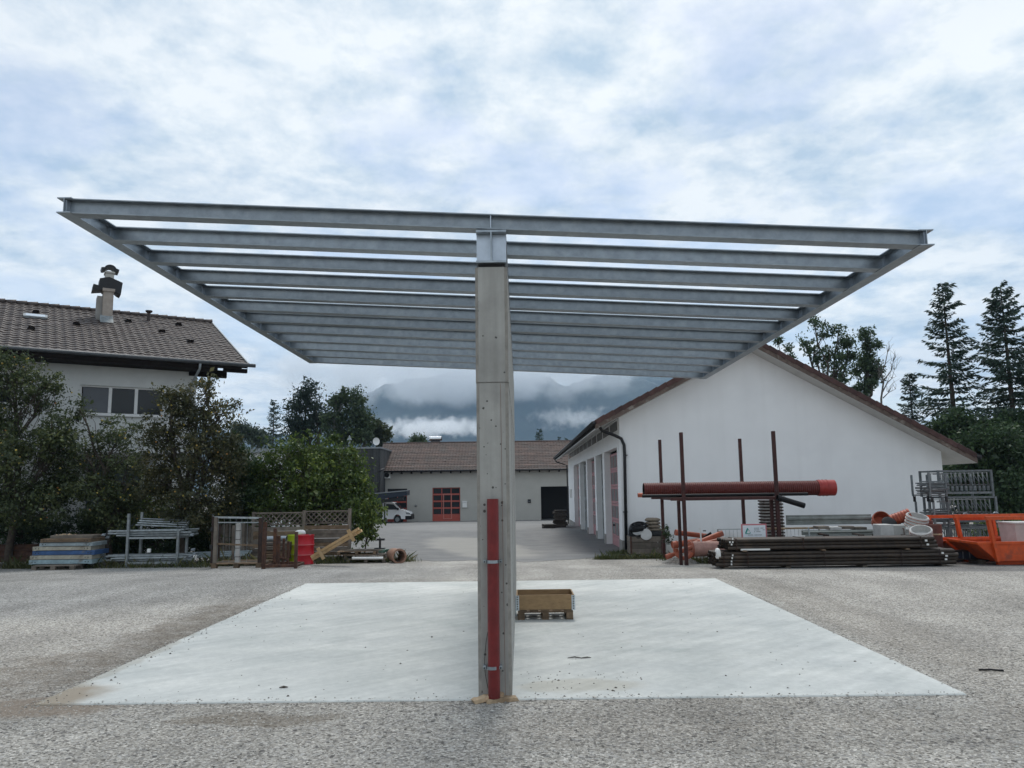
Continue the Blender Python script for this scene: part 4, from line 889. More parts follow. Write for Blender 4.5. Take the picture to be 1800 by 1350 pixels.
# rusty girders
g0 = G(10, 1000)
MT['rust_beam'] = mat('rusty_girder', (.075,.040,.030), .85, .2, .4, 9, .2, 50, (.13,.065,.04), (.5,.65))
for i, (dx, dy, dz, ln) in enumerate(((-.3, 1.0, .12, 4.4), (-.2, 1.35, .12, 4.2), (-.4, 1.08, .30, 4.3), (-.1, 1.4, .30, 4.5), (-.25, 1.15, .48, 4.4))):
    b = MB(); b.ibeam('x', -ln/2, ln/2, 0, 0, .17, .16, .01, .014)
    o = thing('steel_girder', 'rusty steel girder in the pile left of the painted panels', 'girder', (g0.x+dx-.6, g0.y+dy, g0.z+dz), random.uniform(-.02,.02), 'rusty girders in the pile'); local(o, 'profile', b, MT['rust_beam'])
    local(o, 'end_hole_plate', MB().box(ln/2, ln/2+.012, -.09, .09, -.005, .175), MT['rust_dark'])
for dx in (-1.7, .6):
    o = thing('bearer_timber', 'squared timber bearer lying under the rusty girders', 'timber', (g0.x+dx-.5, g0.y+.7, g0.z), 0, 'bearers under the girders'); local(o, 'timber', MB().bbox(-.06,.06,0,1.1,0,.118,.008), MT['wood_grey'])
# stack of painted formwork panels on a pallet
a, b_ = G(56, 1001), G(176, 998); gx = (a.x+b_.x)/2; gy = min(a.y, b_.y); gw = b_.x-a.x
def panel(name, w_, d_, h_, mt, loc, rz, label, handles=True):
    o = thing(name, label, 'panel', loc, rz)
    local(o, 'board', MB().bbox(-w_/2+.05, w_/2-.05, .02, d_-.02, h_*.2, h_, .004), mt)
    for s in (-1, 1): local(o, 'end_rail', MB().bbox(s*(w_/2-.055)-.055, s*(w_/2-.055)+.055, .0, d_, 0, h_-.003, .006), MT['wood_grey'] if mt in (MT['wood_grey'],) else mt)
    local(o, 'front_rail', MB().bbox(-w_/2+.112, w_/2-.112, -.002, .05, .01, h_-.02, .004), mt)
    if handles:
        for s in (-1, 1):
            for k in (0, 1): local(o, 'bolt_hole', MB().tube([(s*(w_/2-.10-.09*k), -.0045, h_*.5), (s*(w_/2-.10-.09*k), -.0025, h_*.5)], .016, 8), MT['black_metal'])
    return o
pz = a.z
pa = thing('pallet', 'grey pallet under the stack of painted panels', 'pallet', (gx, gy, pz), math.pi/2); 
pa.location = (gx+.6, gy, pz); pallet_parts(pa, .9, 1.25, MT['wood_grey'])
# pallet_parts runs along +y; turned so the long side faces the yard
z = pz+.15
stack = [('teal_panel', 1.86, .13, 'pale blue formwork panel at the bottom of the panel stack'), ('cream_panel', 1.84, .12, 'worn beige formwork panel lying between the pale blue and dark blue ones'),
 ('blue_panel', 1.86, .13, 'dark blue formwork panel in the panel stack'), ('cream_panel', 1.74, .12, 'worn cream formwork panel lying on the dark blue one'),
 ('grey_panel', 1.60, .11, 'grey formwork panel below the top of the panel stack'), ('wood_brown', 1.5, .11, 'plain weathered wooden panel on the grey formwork panel')]
for i, (mt, w_, h_, lb) in enumerate(stack):
    panel('formwork_panel', w_, .8, h_, MT[mt], (gx+(.10 if i > 3 else random.uniform(-.04,.04)), gy-.08+random.uniform(-.02,.03), z), random.uniform(-.015,.015), lb); z += h_+.004
o = thing('wooden_panel', 'splintered grey board slab topping the panel stack', 'panel', (gx+.2, gy, z), .02); 
local(o, 'plank', MB().bbox(-.62,.66,0,.22,0,.09,.01), MT['wood_grey']); local(o, 'plank', MB().bbox(-.60,.64,.25,.5,0,.085,.01), MT['wood_grey']); local(o, 'plank', MB().bbox(-.58,.62,.53,.75,0,.08,.01), MT['wood_brown'])
tz = z+.09
tag(stones('wood_chip', 26, (gx-.35, gx+.15, gy+.05, gy+.4), .02, .05, MT['wood_pale'], zf=lambda x_, y_: tz, kind=None), 'pale wood chips lying on top of the panel stack', 'wood chips', kind='stuff')
# tube rack
r0, r1 = G(222, 998), G(322, 995)
rk = thing('tube_rack', 'grey steel stacking rack loaded with scaffold tubes', 'rack', (r0.x, r0.y, r0.z))
RWd = r1.x-r0.x; topz = lambda x, y, Y: P(x, y, Y).z-r0.z
h1 = topz(220, 903, r0.y); h2 = topz(321, 931, r0.y); hs = topz(270, 944, r0.y)
for x, y, h in ((0, 0, h1), (RWd, .05, h2), (-.04, .9, h1+.02), (RWd-.12, .95, h1-.05)):
    p = local(rk, 'post', MB().box(x-.035, x+.035, y-.035, y+.035, .0, h), MT['galv_dull'])
    q = MB().box(x-.08, x+.08, y-.08, y+.08, 0, .02).build('foot_plate', MT['galv_dull']); q.parent = p
for y in (-.0, .92):
    local(rk, 'long_rail', MB().box(.036, RWd-.036, y-.03, y+.03, .10, .17), MT['galv_dull']); local(rk, 'shelf_rail', MB().box(.036, RWd-.036, y-.025, y+.025, hs-.05, hs), MT['galv_dull'])
for x in (0, RWd): local(rk, 'cross_rail', MB().box(x-.03, x+.03, .04, .86, .10, .165), MT['galv_dull']); local(rk, 'cross_rail', MB().box(x-.025, x+.025, .04, .86, hs-.05, hs-.004), MT['galv_dull'])
t0 = None
def tube_thing(a, b, r, mt, name, label, cat, group, hollow=.006, n=10):
    o = MB().tube([a, b], r, n, hollow=hollow).build(name, mt, None, 'auto'); return tag(o, label, cat, group)
for i in range(15):
    y = r0.y+.10+.16*(i % 5)+random.uniform(-.03,.03); zz = r0.z+.20+.062*(i//5); l0 = r0.x-.65+random.uniform(-.15,.25); l1 = r0.x+RWd+.35+random.uniform(-.35,.15)
    tube_thing((l0, y, zz+random.uniform(-.004,.02)), (l1, y+random.uniform(-.08,.08), zz+random.uniform(-.004,.02)), .027, MT['galv_dull'], 'scaffold_tube', 'grey scaffold tube lying on the lower level of the tube rack', 'tube', 'tubes on the lower rack level')
for i in range(14):
    y = r0.y+.10+.16*(i % 5)+random.uniform(-.03,.03); zz = r0.z+hs+.028+.066*(i//5); l0 = r0.x-.55+random.uniform(-.15,.25); l1 = r0.x+RWd+.30+random.uniform(-.35,.15)
    tube_thing((l0, y, zz+random.uniform(-.004,.03)), (l1, y+random.uniform(-.08,.08), zz+random.uniform(-.004,.05)), .027, MT['galv_dull'], 'scaffold_tube', 'grey scaffold tube lying on the upper level of the tube rack', 'tube', 'tubes on the upper rack level')
for i in range(4):
    zz = r0.z+hs+.30+.06*i; tube_thing((r0.x+.05, r0.y+.35+.1*i, zz+.05), (r0.x+RWd+.1, r0.y+.3+.12*i, zz-.03), .026, MT['galv_dull'], 'scaffold_tube', 'grey scaffold tube lying crosswise on top of the loaded tube rack', 'tube', 'tubes on top of the rack')
for i, (x, y) in enumerate(((183,940),(190,944),(330,936),(338,940),(180,975),(187,979),(336,978),(344,973),(196,936),(340,966))):
    p = P(x, y, r0.y+.1+.08*(i % 3)); tag(MB().cbox((p.x,p.y,p.z), .09, .07, .07).tube([(p.x-.06,p.y-.03,p.z-.02),(p.x+.07,p.y-.03,p.z+.03)], .022, 8).build('tube_coupler', MT['galv']), 'clamp coupler on the end of a scaffold tube', 'coupler', 'couplers on the scaffold tubes')
for i, (x, y) in enumerate(((262, 968), (343, 979))):
    p = P(x, y, r0.y-.02); tag(MB().bbox(p.x-.05,p.x+.05,p.y-.04,p.y+.04,p.z-.05,p.z+.06,.012).build('end_cap', MT['white_plastic']), ('white plastic cap on the tubes inside the rack', 'white plastic cap on tube ends sticking out beside the rack post')[i], 'cap')
for i in range(3):
    tube_thing((r1.x-.3, r1.y+.5+.15*i, r1.z+.22+.05*i), (r1.x+1.75, r1.y+.75+.12*i, r1.z+.24+.05*i), .035, MT['grey_panel'], 'drain_tube', 'grey green tube reaching from the tube rack to the steel cage', 'tube', 'tubes behind the steel cage')

# steel cage on a pallet
c0, c1 = G(372, 999), G(462, 997)
cg = thing('steel_cage', 'open rusty steel post cage standing on a pallet', 'cage', (c0.x, c0.y, c0.z)); CW = c1.x-c0.x
ch_ = P(378, 908, c0.y).z-c0.z
for i in range(3):
    x = .06+i*(CW-.12)/2; local(cg, 'pallet_block', MB().bbox(x-.075, x+.075, -.02, .12, .0, .11, .006), MT['wood_brown']); local(cg, 'pallet_block', MB().bbox(x-.075, x+.075, .85, .98, .0, .11, .006), MT['wood_brown'])
local(cg, 'pallet_board', MB().bbox(-.05, CW+.05, -.03, .12, .112, .145, .004), MT['wood_brown']); local(cg, 'pallet_board', MB().bbox(-.05, CW+.05, .45, .6, .112, .145, .004), MT['wood_grey']); local(cg, 'pallet_board', MB().bbox(-.05, CW+.05, .85, 1.0, .112, .145, .004), MT['wood_brown'])
for x, y, h, r, m_ in ((0, 0, ch_, .035, 'rust_dark'), (.09, -.02, ch_-.02, .045, 'wood_grey'), (-.08, .5, ch_-.2, .03, 'rust_dark'), (-.16, .9, ch_-.25, .03, 'rust_dark'), (CW-.02, .0, ch_-.05, .05, 'rust_dark'), (CW-.12, .7, ch_-.2, .045, 'rust'), (.25, .95, ch_-.3, .03, 'wood_grey')):
    p = local(cg, 'post', MB().box(x-r, x+r, y-r, y+r, .147, h), MT[m_])
for h in (.55, 1.05):
    local(cg, 'hinge', MB().box(-.06,.02,-.06,-.036,h,h+.12), MT['black_metal'])
local(cg, 'top_rail', MB().beam((-.02,0,ch_-.02), (CW,.0,ch_-.06), .05, .05), MT['galv_dull']); local(cg, 'upper_rail', MB().beam((.02,.0,ch_-.17), (CW,0,ch_-.19), .03, .03), MT['galv_dull'])
local(cg, 'top_rail', MB().beam((-.02,0,ch_-.03), (-.16,.9,ch_-.26), .04, .04), MT['rust_dark']); local(cg, 'low_rail', MB().beam((.02,0,.70), (CW,.02,.62), .02, .05), MT['wood_brown'])
for i in range(6): local(cg, 'wire_bar', MB().tube([(.15+i*.17,.0,.15),(.15+i*.17,.0,ch_-.05)], .004, 5), MT['galv_dull'])
sp0 = G(446, 992); o = thing('concrete_stake', 'pale grey concrete fence stake with dark bands in the steel cage', 'stake', (sp0.x, c0.y+.25, sp0.z+.147))
local(o, 'stake_body', MB().bbox(-.055,.055,-.05,.05,0,P(446,920,c0.y+.25).z-sp0.z-.147,.01), MT['stone_block'])
for k in range(4): local(o, 'band', MB().box(-.058,.058,-.053,.053,.2+.25*k,.215+.25*k), MT['rust_dark'])
# rusty stanchion rack
s0_, s1_ = G(463, 1000), G(525, 998)
sr_ = thing('stanchion_rack', 'low rusty rack with upright posts between the steel cage and the drums', 'rack', (s0_.x, s0_.y, s0_.z)); SW = s1_.x-s0_.x
sh = P(463, 928, s0_.y).z-s0_.z
for x, y, h, r in ((0,0,sh,.045),(SW,.0,sh-.12,.04),(.25,.5,sh*.78,.05),(.33,.75,sh*.7,.03),(.43,.85,sh*.62,.03),(.02,.9,sh*.95,.04)):
    local(sr_, 'post', MB().box(x-r, x+r, y-r, y+r, .0, h), MT['rust'])
for y in (0, .9): local(sr_, 'base_rail', MB().box(.046, SW-.041, y-.035, y+.035, .03, .11), MT['rust'])
for x in (.02, SW-.02): local(sr_, 'side_rail', MB().box(x-.03, x+.03, .05, .86, .03, .10), MT['rust'])
local(sr_, 'brace', MB().beam((.25,.55,.3),(.43,.82,.18), .03,.05), MT['rust'])
# crates and sheets behind it
b0 = G(490, 989); by_ = s0_.y+1.75
for i, (x0_, x1_, y0_, y1_, m_, lb) in enumerate(((462,504,968,982,'wood_brown','brown wooden crate at the bottom behind the stanchion rack'),(462,505,955,967,'wood_grey','grey wooden crate stacked behind the stanchion rack'))):
    pA, pB = P(x0_, y1_, by_), P(x1_, y0_, by_); o = thing('flat_crate', lb, 'crate', (pA.x, by_, pA.z)); Wc, Hc = pB.x-pA.x, pB.z-pA.z
    for k in range(3): local(o, 'slat', MB().bbox(0, Wc, 0, .02, k*Hc/3+.01, (k+1)*Hc/3-.008, .003), MT[m_])
    for x in (.05, Wc-.05, Wc/2): local(o, 'batten', MB().bbox(x-.04, x+.04, .022, .9, 0, Hc, .004), MT[m_])
    local(o, 'deck', MB().box(.0, Wc, .03, .9, Hc+.001, Hc+.02), MT[m_]); local(o, 'deck', MB().box(.0, Wc, .03, .9, -.02, -.001), MT[m_])
pA, pB = P(455, 953, by_), P(499, 944, by_)
tag(MB().tube([(pA.x,by_+.3,(pA.z+pB.z)/2),(pB.x,by_+.3,(pA.z+pB.z)/2+.01)], .085, 14, hollow=.006).build('duct_pipe', MT['galv'], None, 'auto'), 'shiny round duct lying on the crates behind the stanchion rack', 'duct')
o = tag(MB().bbox(pA.x+.2,pB.x-.1,by_+.05,by_+.75,pA.z-.10,pA.z-.03,.008).build('blue_sheet_pack', MT['blue_panel']), 'flat blue pack under the shiny round duct', 'pack')

# picket fence behind the cage, and the trellis fence
pf0, pf1 = P(383, 960, 25.3), P(447, 960, 25.3)
pf = thing('picket_fence', 'dark vertical-board picket fence behind the steel cage', 'fence', (pf0.x, 25.3, gz(25.3)))
for i in range(11):
    x = i*(pf1.x-pf0.x)/11; h = P(400, 922+random.uniform(-3,3), 25.3).z-gz(25.3)
    local(pf, 'picket', MB().bbox(x, x+.095, 0, .025, .05, h, .004), MT['wood_grey'])
for z_ in (.35, 1.0): local(pf, 'rail', MB().box(0, pf1.x-pf0.x, .026, .06, z_, z_+.08), MT['wood_grey'])
def PF(x, y): return P(x, y, 25.0)
fz = gz(25.0)
tf = thing('trellis_fence', 'weathered board fence topped with diagonal lattice behind the drums', 'fence', (PF(445,900).x, 25.0, fz)); fx0 = PF(445,900).x
pxs = [(445, 902), (534, 899), (614, 896)]
pxx = [PF(x, y).x-fx0 for x, y in pxs]; ptop = [PF(x, y).z-fz for x, y in pxs]
for x, h in zip(pxx, ptop): local(tf, 'post', MB().bbox(x-.05, x+.05, .03, .13, 0, h+.03, .006), MT['wood_grey'])
lat_h = PF(500, 899).z-PF(500, 922).z
for k in range(2):
    xa, xb = pxx[k]+.052, pxx[k+1]-.052; zt_ = (ptop[k]+ptop[k+1])/2; zb2 = zt_-lat_h
    local(tf, 'lattice_frame', MB().box(xa, xb, .04, .09, zt_-.04, zt_), MT['wood_grey']); local(tf, 'lattice_frame', MB().box(xa, xb, .04, .09, zb2, zb2+.04), MT['wood_grey'])
    Hh = lat_h-.08; step = .17; nS = int((xb-xa+Hh)/step)
    for s in (-1, 1):
        for i in range(nS+1):
            x0_ = xa-Hh+i*step; t0_, t1_ = 0.0, 1.0
            ax, bx_ = (x0_, x0_+Hh)
            if ax < xa: t0_ = (xa-ax)/Hh
            if bx_ > xb: t1_ = 1-(bx_-xb)/Hh
            if t1_-t0_ < .1: continue
            z0_, z1_ = zb2+.04, zb2+.04+Hh
            A = (ax+Hh*t0_, z0_+Hh*t0_); B = (ax+Hh*t1_, z0_+Hh*t1_)
            if s < 0: A, B = (A[0], z1_-(A[1]-z0_)), (B[0], z1_-(B[1]-z0_))
            yy = .055 if s > 0 else .072
            local(tf, 'lattice_strip', MB().beam((A[0],yy,A[1]), (B[0],yy,B[1]), .014, .030), MT['wood_grey'])
    nb_ = 8; bh = (zb2-.1)/nb_
    for i in range(nb_):
        dz_ = random.uniform(-.006,.006); local(tf, 'board', MB().bbox(xa-.03, xb+.03, .0+(i % 2)*.012, .026+(i % 2)*.012, .06+i*bh+dz_, .06+(i+1)*bh-.008+dz_, .004), MT['wood_brown'] if random.random() < .35 else MT['wood_grey'])

# drums
def drum(name, loc, mt, lid, label):
    o = thing(name, label, 'drum', loc); r, h = .292, .88
    prof = [(r-.012,.0),(r,.008),(r,.02),(r-.006,.03)]
    for zc_ in (.29, .59): prof += [(r-.006, zc_-.03),(r+.008, zc_-.008),(r+.008, zc_+.008),(r-.006, zc_+.03)]
    prof += [(r-.006,.85),(r,.86),(r,.878),(r-.012,.88),(r-.014,.862)]
    local(o, 'drum_body', MB().lathe((0,0,0), prof, 32), mt, 'auto'); local(o, 'lid', MB().lathe((0,0,.862), [(r-.02,0),(r-.02,.004),(r-.05,.006)], 24), lid, 'auto')
    local(o, 'bung', MB().lathe((.15,.05,.867), [(.035,0),(.035,.015),(.02,.018)], 10), MT['grey_metal'], 'auto')
    for zc_ in (.29, .59):
        local(o, 'ring_rib', MB().lathe((0,0,zc_), [(r+.0075,-.010),(r+.011,-.004),(r+.011,.004),(r+.0075,.010)], 32, False), MT['drum_rib_'+('r' if mt is MT['drum_red'] else 'g')], 'auto')
    return o
MT['drum_rib_r'] = mat('worn_red_rib', (.55,.16,.17), .4, 0, .2, 9); MT['drum_rib_g'] = mat('worn_green_rib', (.55,.66,.25), .4, 0, .2, 9)
d0 = G(534, 993); d0.y += .29; d0.x = P(535, 970, d0.y).x; drum('oil_drum', d0, MT['drum_red'], MT['drum_red'], 'red steel drum standing beside the lime green one')
d1 = P(521, 985, d0.y+.62); d1.y = d0.y+.62; d1.z = gz(d1.y); drum('oil_drum', d1, MT['drum_green'], MT['drum_green'], 'lime green steel drum standing behind the red one')
def bag(name, c, sx, sy, sz, mt, label, cat, seed=1):
    r = np.random.default_rng(seed); vs = []; fs = []; n, mm = 14, 8
    for j in range(mm+1):
        ph = math.pi*j/mm
        for i in range(n):
            t = 2*math.pi*i/n; k = 1+.13*math.sin(3*t+seed)+.10*math.cos(5*t+2*ph)+r.normal(0,.04)
            x_, y_, z_ = math.sin(ph)*math.cos(t)*k, math.sin(ph)*math.sin(t)*k, math.cos(ph)
            z_ = max(z_, -.62); e = lambda q: math.copysign(abs(q)**.75, q); vs.append((c[0]+e(x_)*sx, c[1]+e(y_)*sy, c[2]+(z_+.62)*sz))
    for j in range(mm):
        for i in range(n): fs.append((j*n+i, j*n+(i+1)%n, (j+1)*n+(i+1)%n, (j+1)*n+i))
    return tag(MB().add(vs, fs).build(name, mt, None, True), label, cat)
bag('plastic_bag', (d1.x+.12, d1.y-.02, d1.z+.872), .17, .15, .10, MT['white_plastic'], 'crumpled white bag lying on the lime green drum', 'bag', 3)
# bundle of fresh beams leaning on the pallets
ta, tb = P(555, 984, 23.3), P(632, 938, 22.9)
td = (tb-ta).normalized(); tu = td.cross(Vector((0,1,0))).normalized(); tu = -tu if tu.z < 0 else tu
for i in range(6):
    k, j = divmod(i, 3); off = tu*(.035+.085*k) + Vector((0,.09*j-.02,0)); sh_ = td*(random.uniform(-.12,.12)-.06*k)
    o = MB().beam(ta+off+sh_+Vector((0,0,.03)), tb+off+sh_+Vector((0,0,.02)), .08, .075, tu).build('timber_beam', MT['wood_fresh']); tag(o, 'fresh yellow timber beam in the tied bundle leaning on pallets', 'beam', 'fresh timber beams of the bundle')
for i, t in enumerate((.16, .85)):
    c_ = ta.lerp(tb, t)+tu*.09+Vector((0,-.085,0)); o = MB().beam(c_-tu*.20, c_+tu*.18, .10, .025, (0,1,0)).build('cleat_board', MT['wood_fresh']); tag(o, ('short cleat nailed across the low end of the fresh timber bundle', 'short cleat nailed across the raised end of the fresh timber bundle')[i], 'cleat')
# pallet pile right of the bundle
q0 = G(640, 990)
def simple_pallet(loc, rz, mt, label, group=None, sc_=1.0):
    o = thing('pallet', label, 'pallet', loc, rz, group)
    for i in range(3):
        x = -.55*sc_+i*.55*sc_; local(o, 'bearer', MB().bbox(x-.045, x+.045, 0, .8, 0, .095, .004), mt)
    for j in range(5): local(o, 'deck_board', MB().bbox(-.6*sc_, .6*sc_, .0+j*.165, .12+j*.165, .096, .118, .003), mt)
    for j in range(3): local(o, 'bottom_board', MB().bbox(-.6*sc_, .6*sc_, .0+j*.34, .10+j*.34, -.001, .019, .003), mt)
    return o
zz = q0.z
for i, (dx, rz, mt, lb) in enumerate(((.05, .02, 'wood_grey', 'grey pallet at the bottom of the pile beside the leaning timber bundle'), (-.05, -.05, 'wood_grey', 'grey pallet in the middle of the pile beside the leaning timber bundle'), (-.25, .08, 'wood_brown', 'brown pallet on top of the pile beside the leaning timber bundle'))):
    simple_pallet((q0.x+dx, q0.y+.02*i, zz), rz, MT[mt], lb); zz += .122
for i in range(4): tag(MB().beam((q0.x-.65+.05*i, q0.y+.1+.17*i, zz+.012), (q0.x+.55-.09*i, q0.y+.15+.15*i, zz+.012), .10, .022).build('loose_plank', MT['wood_grey']), 'loose grey plank lying on the pallet pile', 'plank', 'planks on the pallet pile')
tag(MB().tube([(q0.x-.35,q0.y-.08,q0.z+.16),(q0.x+.6,q0.y-.08,q0.z+.155)], .04, 10).build('white_pole', MT['white_plastic'], None, 'auto'), 'short white pole lying along the front of the pallet pile', 'pole')
mp_ = P(668, 953, q0.y+.5); o = thing('post_holder', 'small black steel stand on the pallet pile', 'stand', (mp_.x, q0.y+.5, zz+.024)); local(o, 'base', MB().box(-.16,.16,-.1,.1,0,.03), MT['black_metal']); local(o, 'stem', MB().box(-.03,.03,-.03,.03,.031,.26), MT['black_metal']); local(o, 'head', MB().box(-.1,.14,-.08,.08,.261,.32), MT['black_metal'])
# big pipe offcuts
def big_pipe(c, r, ln, rz, mt, label, name='pipe_section', wall_=.03):
    o = thing(name, label, 'pipe', (c.x, c.y, c.z), rz); n = 28
    ring = lambda rr, y: [(rr*math.cos(2*math.pi*k/n), y, r+rr*math.sin(2*math.pi*k/n)) for k in range(n)]
    vs = ring(r,.12)+ring(r,ln)+ring(r-wall_,ln)+ring(r-wall_,0)+ring(r+.025,0)+ring(r+.025,.10)
    fs = []
    for a_ in range(6):
        b2 = (a_+1) % 6
        for k in range(n): fs.append((a_*n+k, a_*n+(k+1)%n, b2*n+(k+1)%n, b2*n+k))
    local(o, 'pipe_body', MB().add(vs, fs), mt, 'auto')
    local(o, 'inner_dirt', MB().box(-r*.5, r*.5, .15, ln-.02, wall_+.012, wall_+.02), MT['wood_grey']); return o
c_ = G(702, 990); MT['clay'] = mat('dusty_clay_pipe', (.28,.155,.105), .8, 0, .25, 5, .05, 50, (.20,.16,.13), (.5,.7))
big_pipe(c_, .205, .75, .42, MT['clay'], 'dusty terracotta pipe offcut lying with its open end to the yard')
c_ = G(680, 987); c_.y += .25; MT['green_plastic'] = mat('dark_green_plastic', (.025,.075,.05), .5, 0, .2, 6)
big_pipe(c_, .17, .6, .5, MT['green_plastic'], 'dark green pipe offcut lying against the terracotta one')

# ------------------------------------------------------------------ white pickup van at the far workshop
vy = 72.5; v0_ = P(722.5, 918, vy-.9); vz = gz(vy)
van = thing('pickup_van', 'white single-cab pickup van parked before the grey workshop', 'van', (v0_.x, vy, vz))
# own space: x backwards from the nose (negative x), near side at y=-.95
prof = [(0,.42),(-.05,.78),(-.18,.98),(-.75,1.16),(-.95,1.22),(-1.55,1.80),(-1.75,1.88),(-2.45,1.90),(-2.62,1.82),(-2.66,1.0),(-2.66,.36),(-1.62,.36),(-1.55,.62),(-1.38,.76),(-1.15,.76),(-.96,.62),(-.90,.36),(-.1,.34)]
local(van, 'cab_body', MB().prism(prof, 'y', -.93, .93), MT['van_white'])
local(van, 'bumper', MB().bbox(-.55+.0, .06, -.94, .94, .30, .66, .03), MT['black_plastic'])
for s in (-1, 1):
    local(van, 'side_window', MB().prism([(-1.12,1.22),(-1.62,1.70),(-2.30,1.74),(-2.32,1.22)], 'y', s*.936-.004, s*.936+.004), MT['glass'])
    dr = local(van, 'door', MB().prism([(-1.12,1.18),(-2.40,1.18),(-2.40,.48),(-1.62,.48)], 'y', s*.935-.003, s*.935+.003), MT['van_white'])
    q = MB().cbox((-2.2,s*.945,1.06), .16, .02, .04).build('door_handle', MT['black_plastic']); q.parent = dr
    local(van, 'headlight', MB().prism([(-.02,.74),(-.10,.90),(-.50,.98),(-.42,.78)], 'y', s*.90-.05, s*.90+.05), MT['grey_metal'])
    local(van, 'mirror', MB().cbox((-1.2,s*1.03,1.28), .14, .16, .22), MT['black_plastic'])
    for xw in (-1.26, -4.1):
        wh = MB().tube([(xw,s*.70,.32),(xw,s*.94,.32)], .33, 24).build('wheel', MT['tyre'], None, 'auto'); wh.parent = van
        q = MB().tube([(xw,s*.93,.32),(xw,s*.952,.32)], [.21,.19], 18).build('rim', MT['grey_metal'], None, 'auto'); q.parent = wh
local(van, 'windscreen', MB().add([(-.99,-.80,1.245),(-.99,.80,1.245),(-1.55,.74,1.79),(-1.55,-.74,1.79),(-.96,-.80,1.25),(-.96,.80,1.25),(-1.53,.74,1.81),(-1.53,-.74,1.81)], [(4,5,6,7),(0,3,2,1),(0,1,5,4),(1,2,6,5),(2,3,7,6),(3,0,4,7)]), MT['glass'])
local(van, 'grille', MB().box(-.02,.03,-.7,.7,.67,.80), MT['black_plastic'])
local(van, 'load_bed', MB().box(-5.0,-2.75,-.98,.98,.72,.80).box(-5.0,-2.75,-.98,-.94,.8,1.16).box(-5.0,-2.75,.94,.98,.8,1.16).box(-2.79,-2.75,-.94,.94,.8,1.16).box(-5.0,-4.96,-.94,.94,.8,1.16), MT['grey_metal'])
local(van, 'chassis', MB().box(-4.9,-2.66,-.5,.5,.42,.715), MT['black_metal']); local(van, 'roof_beacon_bar', MB().box(-2.4,-1.9,-.5,.5,1.905,1.95), MT['black_plastic'])

# ------------------------------------------------------------------ pallets by the hall
p0_ = P(984, 922, 50); p0_.z = gz(50)
for i in range(9):
    simple_pallet((p0_.x+.42+random.uniform(-.08,.08), 50.6+random.uniform(-.06,.06), p0_.z+.122*i), math.pi/2+random.uniform(-.10,.10), MT['wood_dark'], 'dark weathered pallet in the tall stack beside the white hall', 'tall pallet stack by the hall')
p1_ = P(964, 922, 49.5)
for i in range(2): simple_pallet((p1_.x+.4+.05*i, 49.6, gz(49.6)+.122*i), math.pi/2+.1*i, MT['wood_dark'], 'dark weathered pallet of the low pair lying before the tall stack', 'low pair of pallets')
# ------------------------------------------------------------------ pipe rack in front of the white hall
RF, RB = 21.2, 24.45; rX0, rX1 = P(1205, 950, RF).x, P(1369, 930, RF).x; rzg = gz(22.5)-.05
hf = P(1200, 760, RF).z-rzg; za_ = P(1285, 874, RF).z-rzg
prk = thing('pipe_rack', 'dark red steel pipe rack with four tall uprights before the white hall', 'rack', (rX0, RF, rzg))
RWx = rX1-rX0
for x in (0, RWx):
    for y in (0, RB-RF):
        local(prk, 'upright', MB().bbox(x-.045, x+.045, y-.05, y+.05, -.3, hf, .006), MT['rustrack'])
    local(prk, 'short_leg', MB().bbox(x-.155, x-.075, .1, .19, -.3, za_-.08, .006), MT['rustrack'])
    local(prk, 'cross_arm', MB().bbox(x-.05, x+.05, .052, RB-RF-.052, za_-.09, za_+.01, .005), MT['rustrack'])
for y in (.12, RB-RF-.02): local(prk, 'long_beam', MB().bbox(-.35, RWx+.2, y-.155, y-.055, za_-.075, za_+.005, .005), MT['rustrack'])
# corrugated pipe (ribs modelled)
cy_ = RF+.62; ca_, cb2 = P(1131, 857, cy_), P(1466, 855, cy_); r_ = .205
zc_ = rzg+za_+.012+r_
cpz = lambda x: zc_
cp2 = thing('corrugated_pipe', 'long dark red corrugated pipe lying on the pipe rack', 'pipe', (ca_.x, cy_, zc_))
Lp = cb2.x-ca_.x; vs = []; rr = []; x = 0.0; pts = []
sock = Lp-.46
while x < sock:
    pts += [(x, r_-.013), (x+.008, r_), (x+.030, r_), (x+.038, r_-.013)]; x += .055
n = 28; V = []; Fc = []
for (px_, r0r) in pts:
    for k in range(n): t = 2*math.pi*k/n; V.append((px_, r0r*math.cos(t), r0r*math.sin(t)))
for i in range(len(pts)-1):
    for k in range(n): Fc.append((i*n+k, i*n+(k+1)%n, (i+1)*n+(k+1)%n, (i+1)*n+k))
local(cp2, 'ribbed_wall', MB().add(V, Fc), MT['pipe_red'], 'auto')
def xring(o, nm, x0, x1, ra, rb, mt):
    vv = []
    for xx, rad in ((x0, ra), (x1, ra), (x1, rb), (x0, rb)):
        for k in range(n): t = 2*math.pi*k/n; vv.append((xx, rad*math.cos(t), rad*math.sin(t)))
    local(o, nm, MB().add(vv, [(a_*n+k, a_*n+(k+1)%n, ((a_+1)%4)*n+(k+1)%n, ((a_+1)%4)*n+k) for a_ in range(4) for k in range(n)]), mt, 'auto')
MT['pipe_red2'] = mat('bright_red_plastic', (.30,.028,.022), .45, 0, .12, 6)
xring(cp2, 'socket', sock-.01, Lp, r_+.016, r_-.02, MT['pipe_red2'])
for k in range(3): xring(cp2, 'socket_rib', sock+.03+k*.10, sock+.055+k*.10, r_+.026, r_+.015, MT['pipe_red2'])
local(cp2, 'liner', MB().tube([(.004,0,0),(sock,0,0)], r_-.03, 24, hollow=.01), MT['black_plastic'], 'auto')
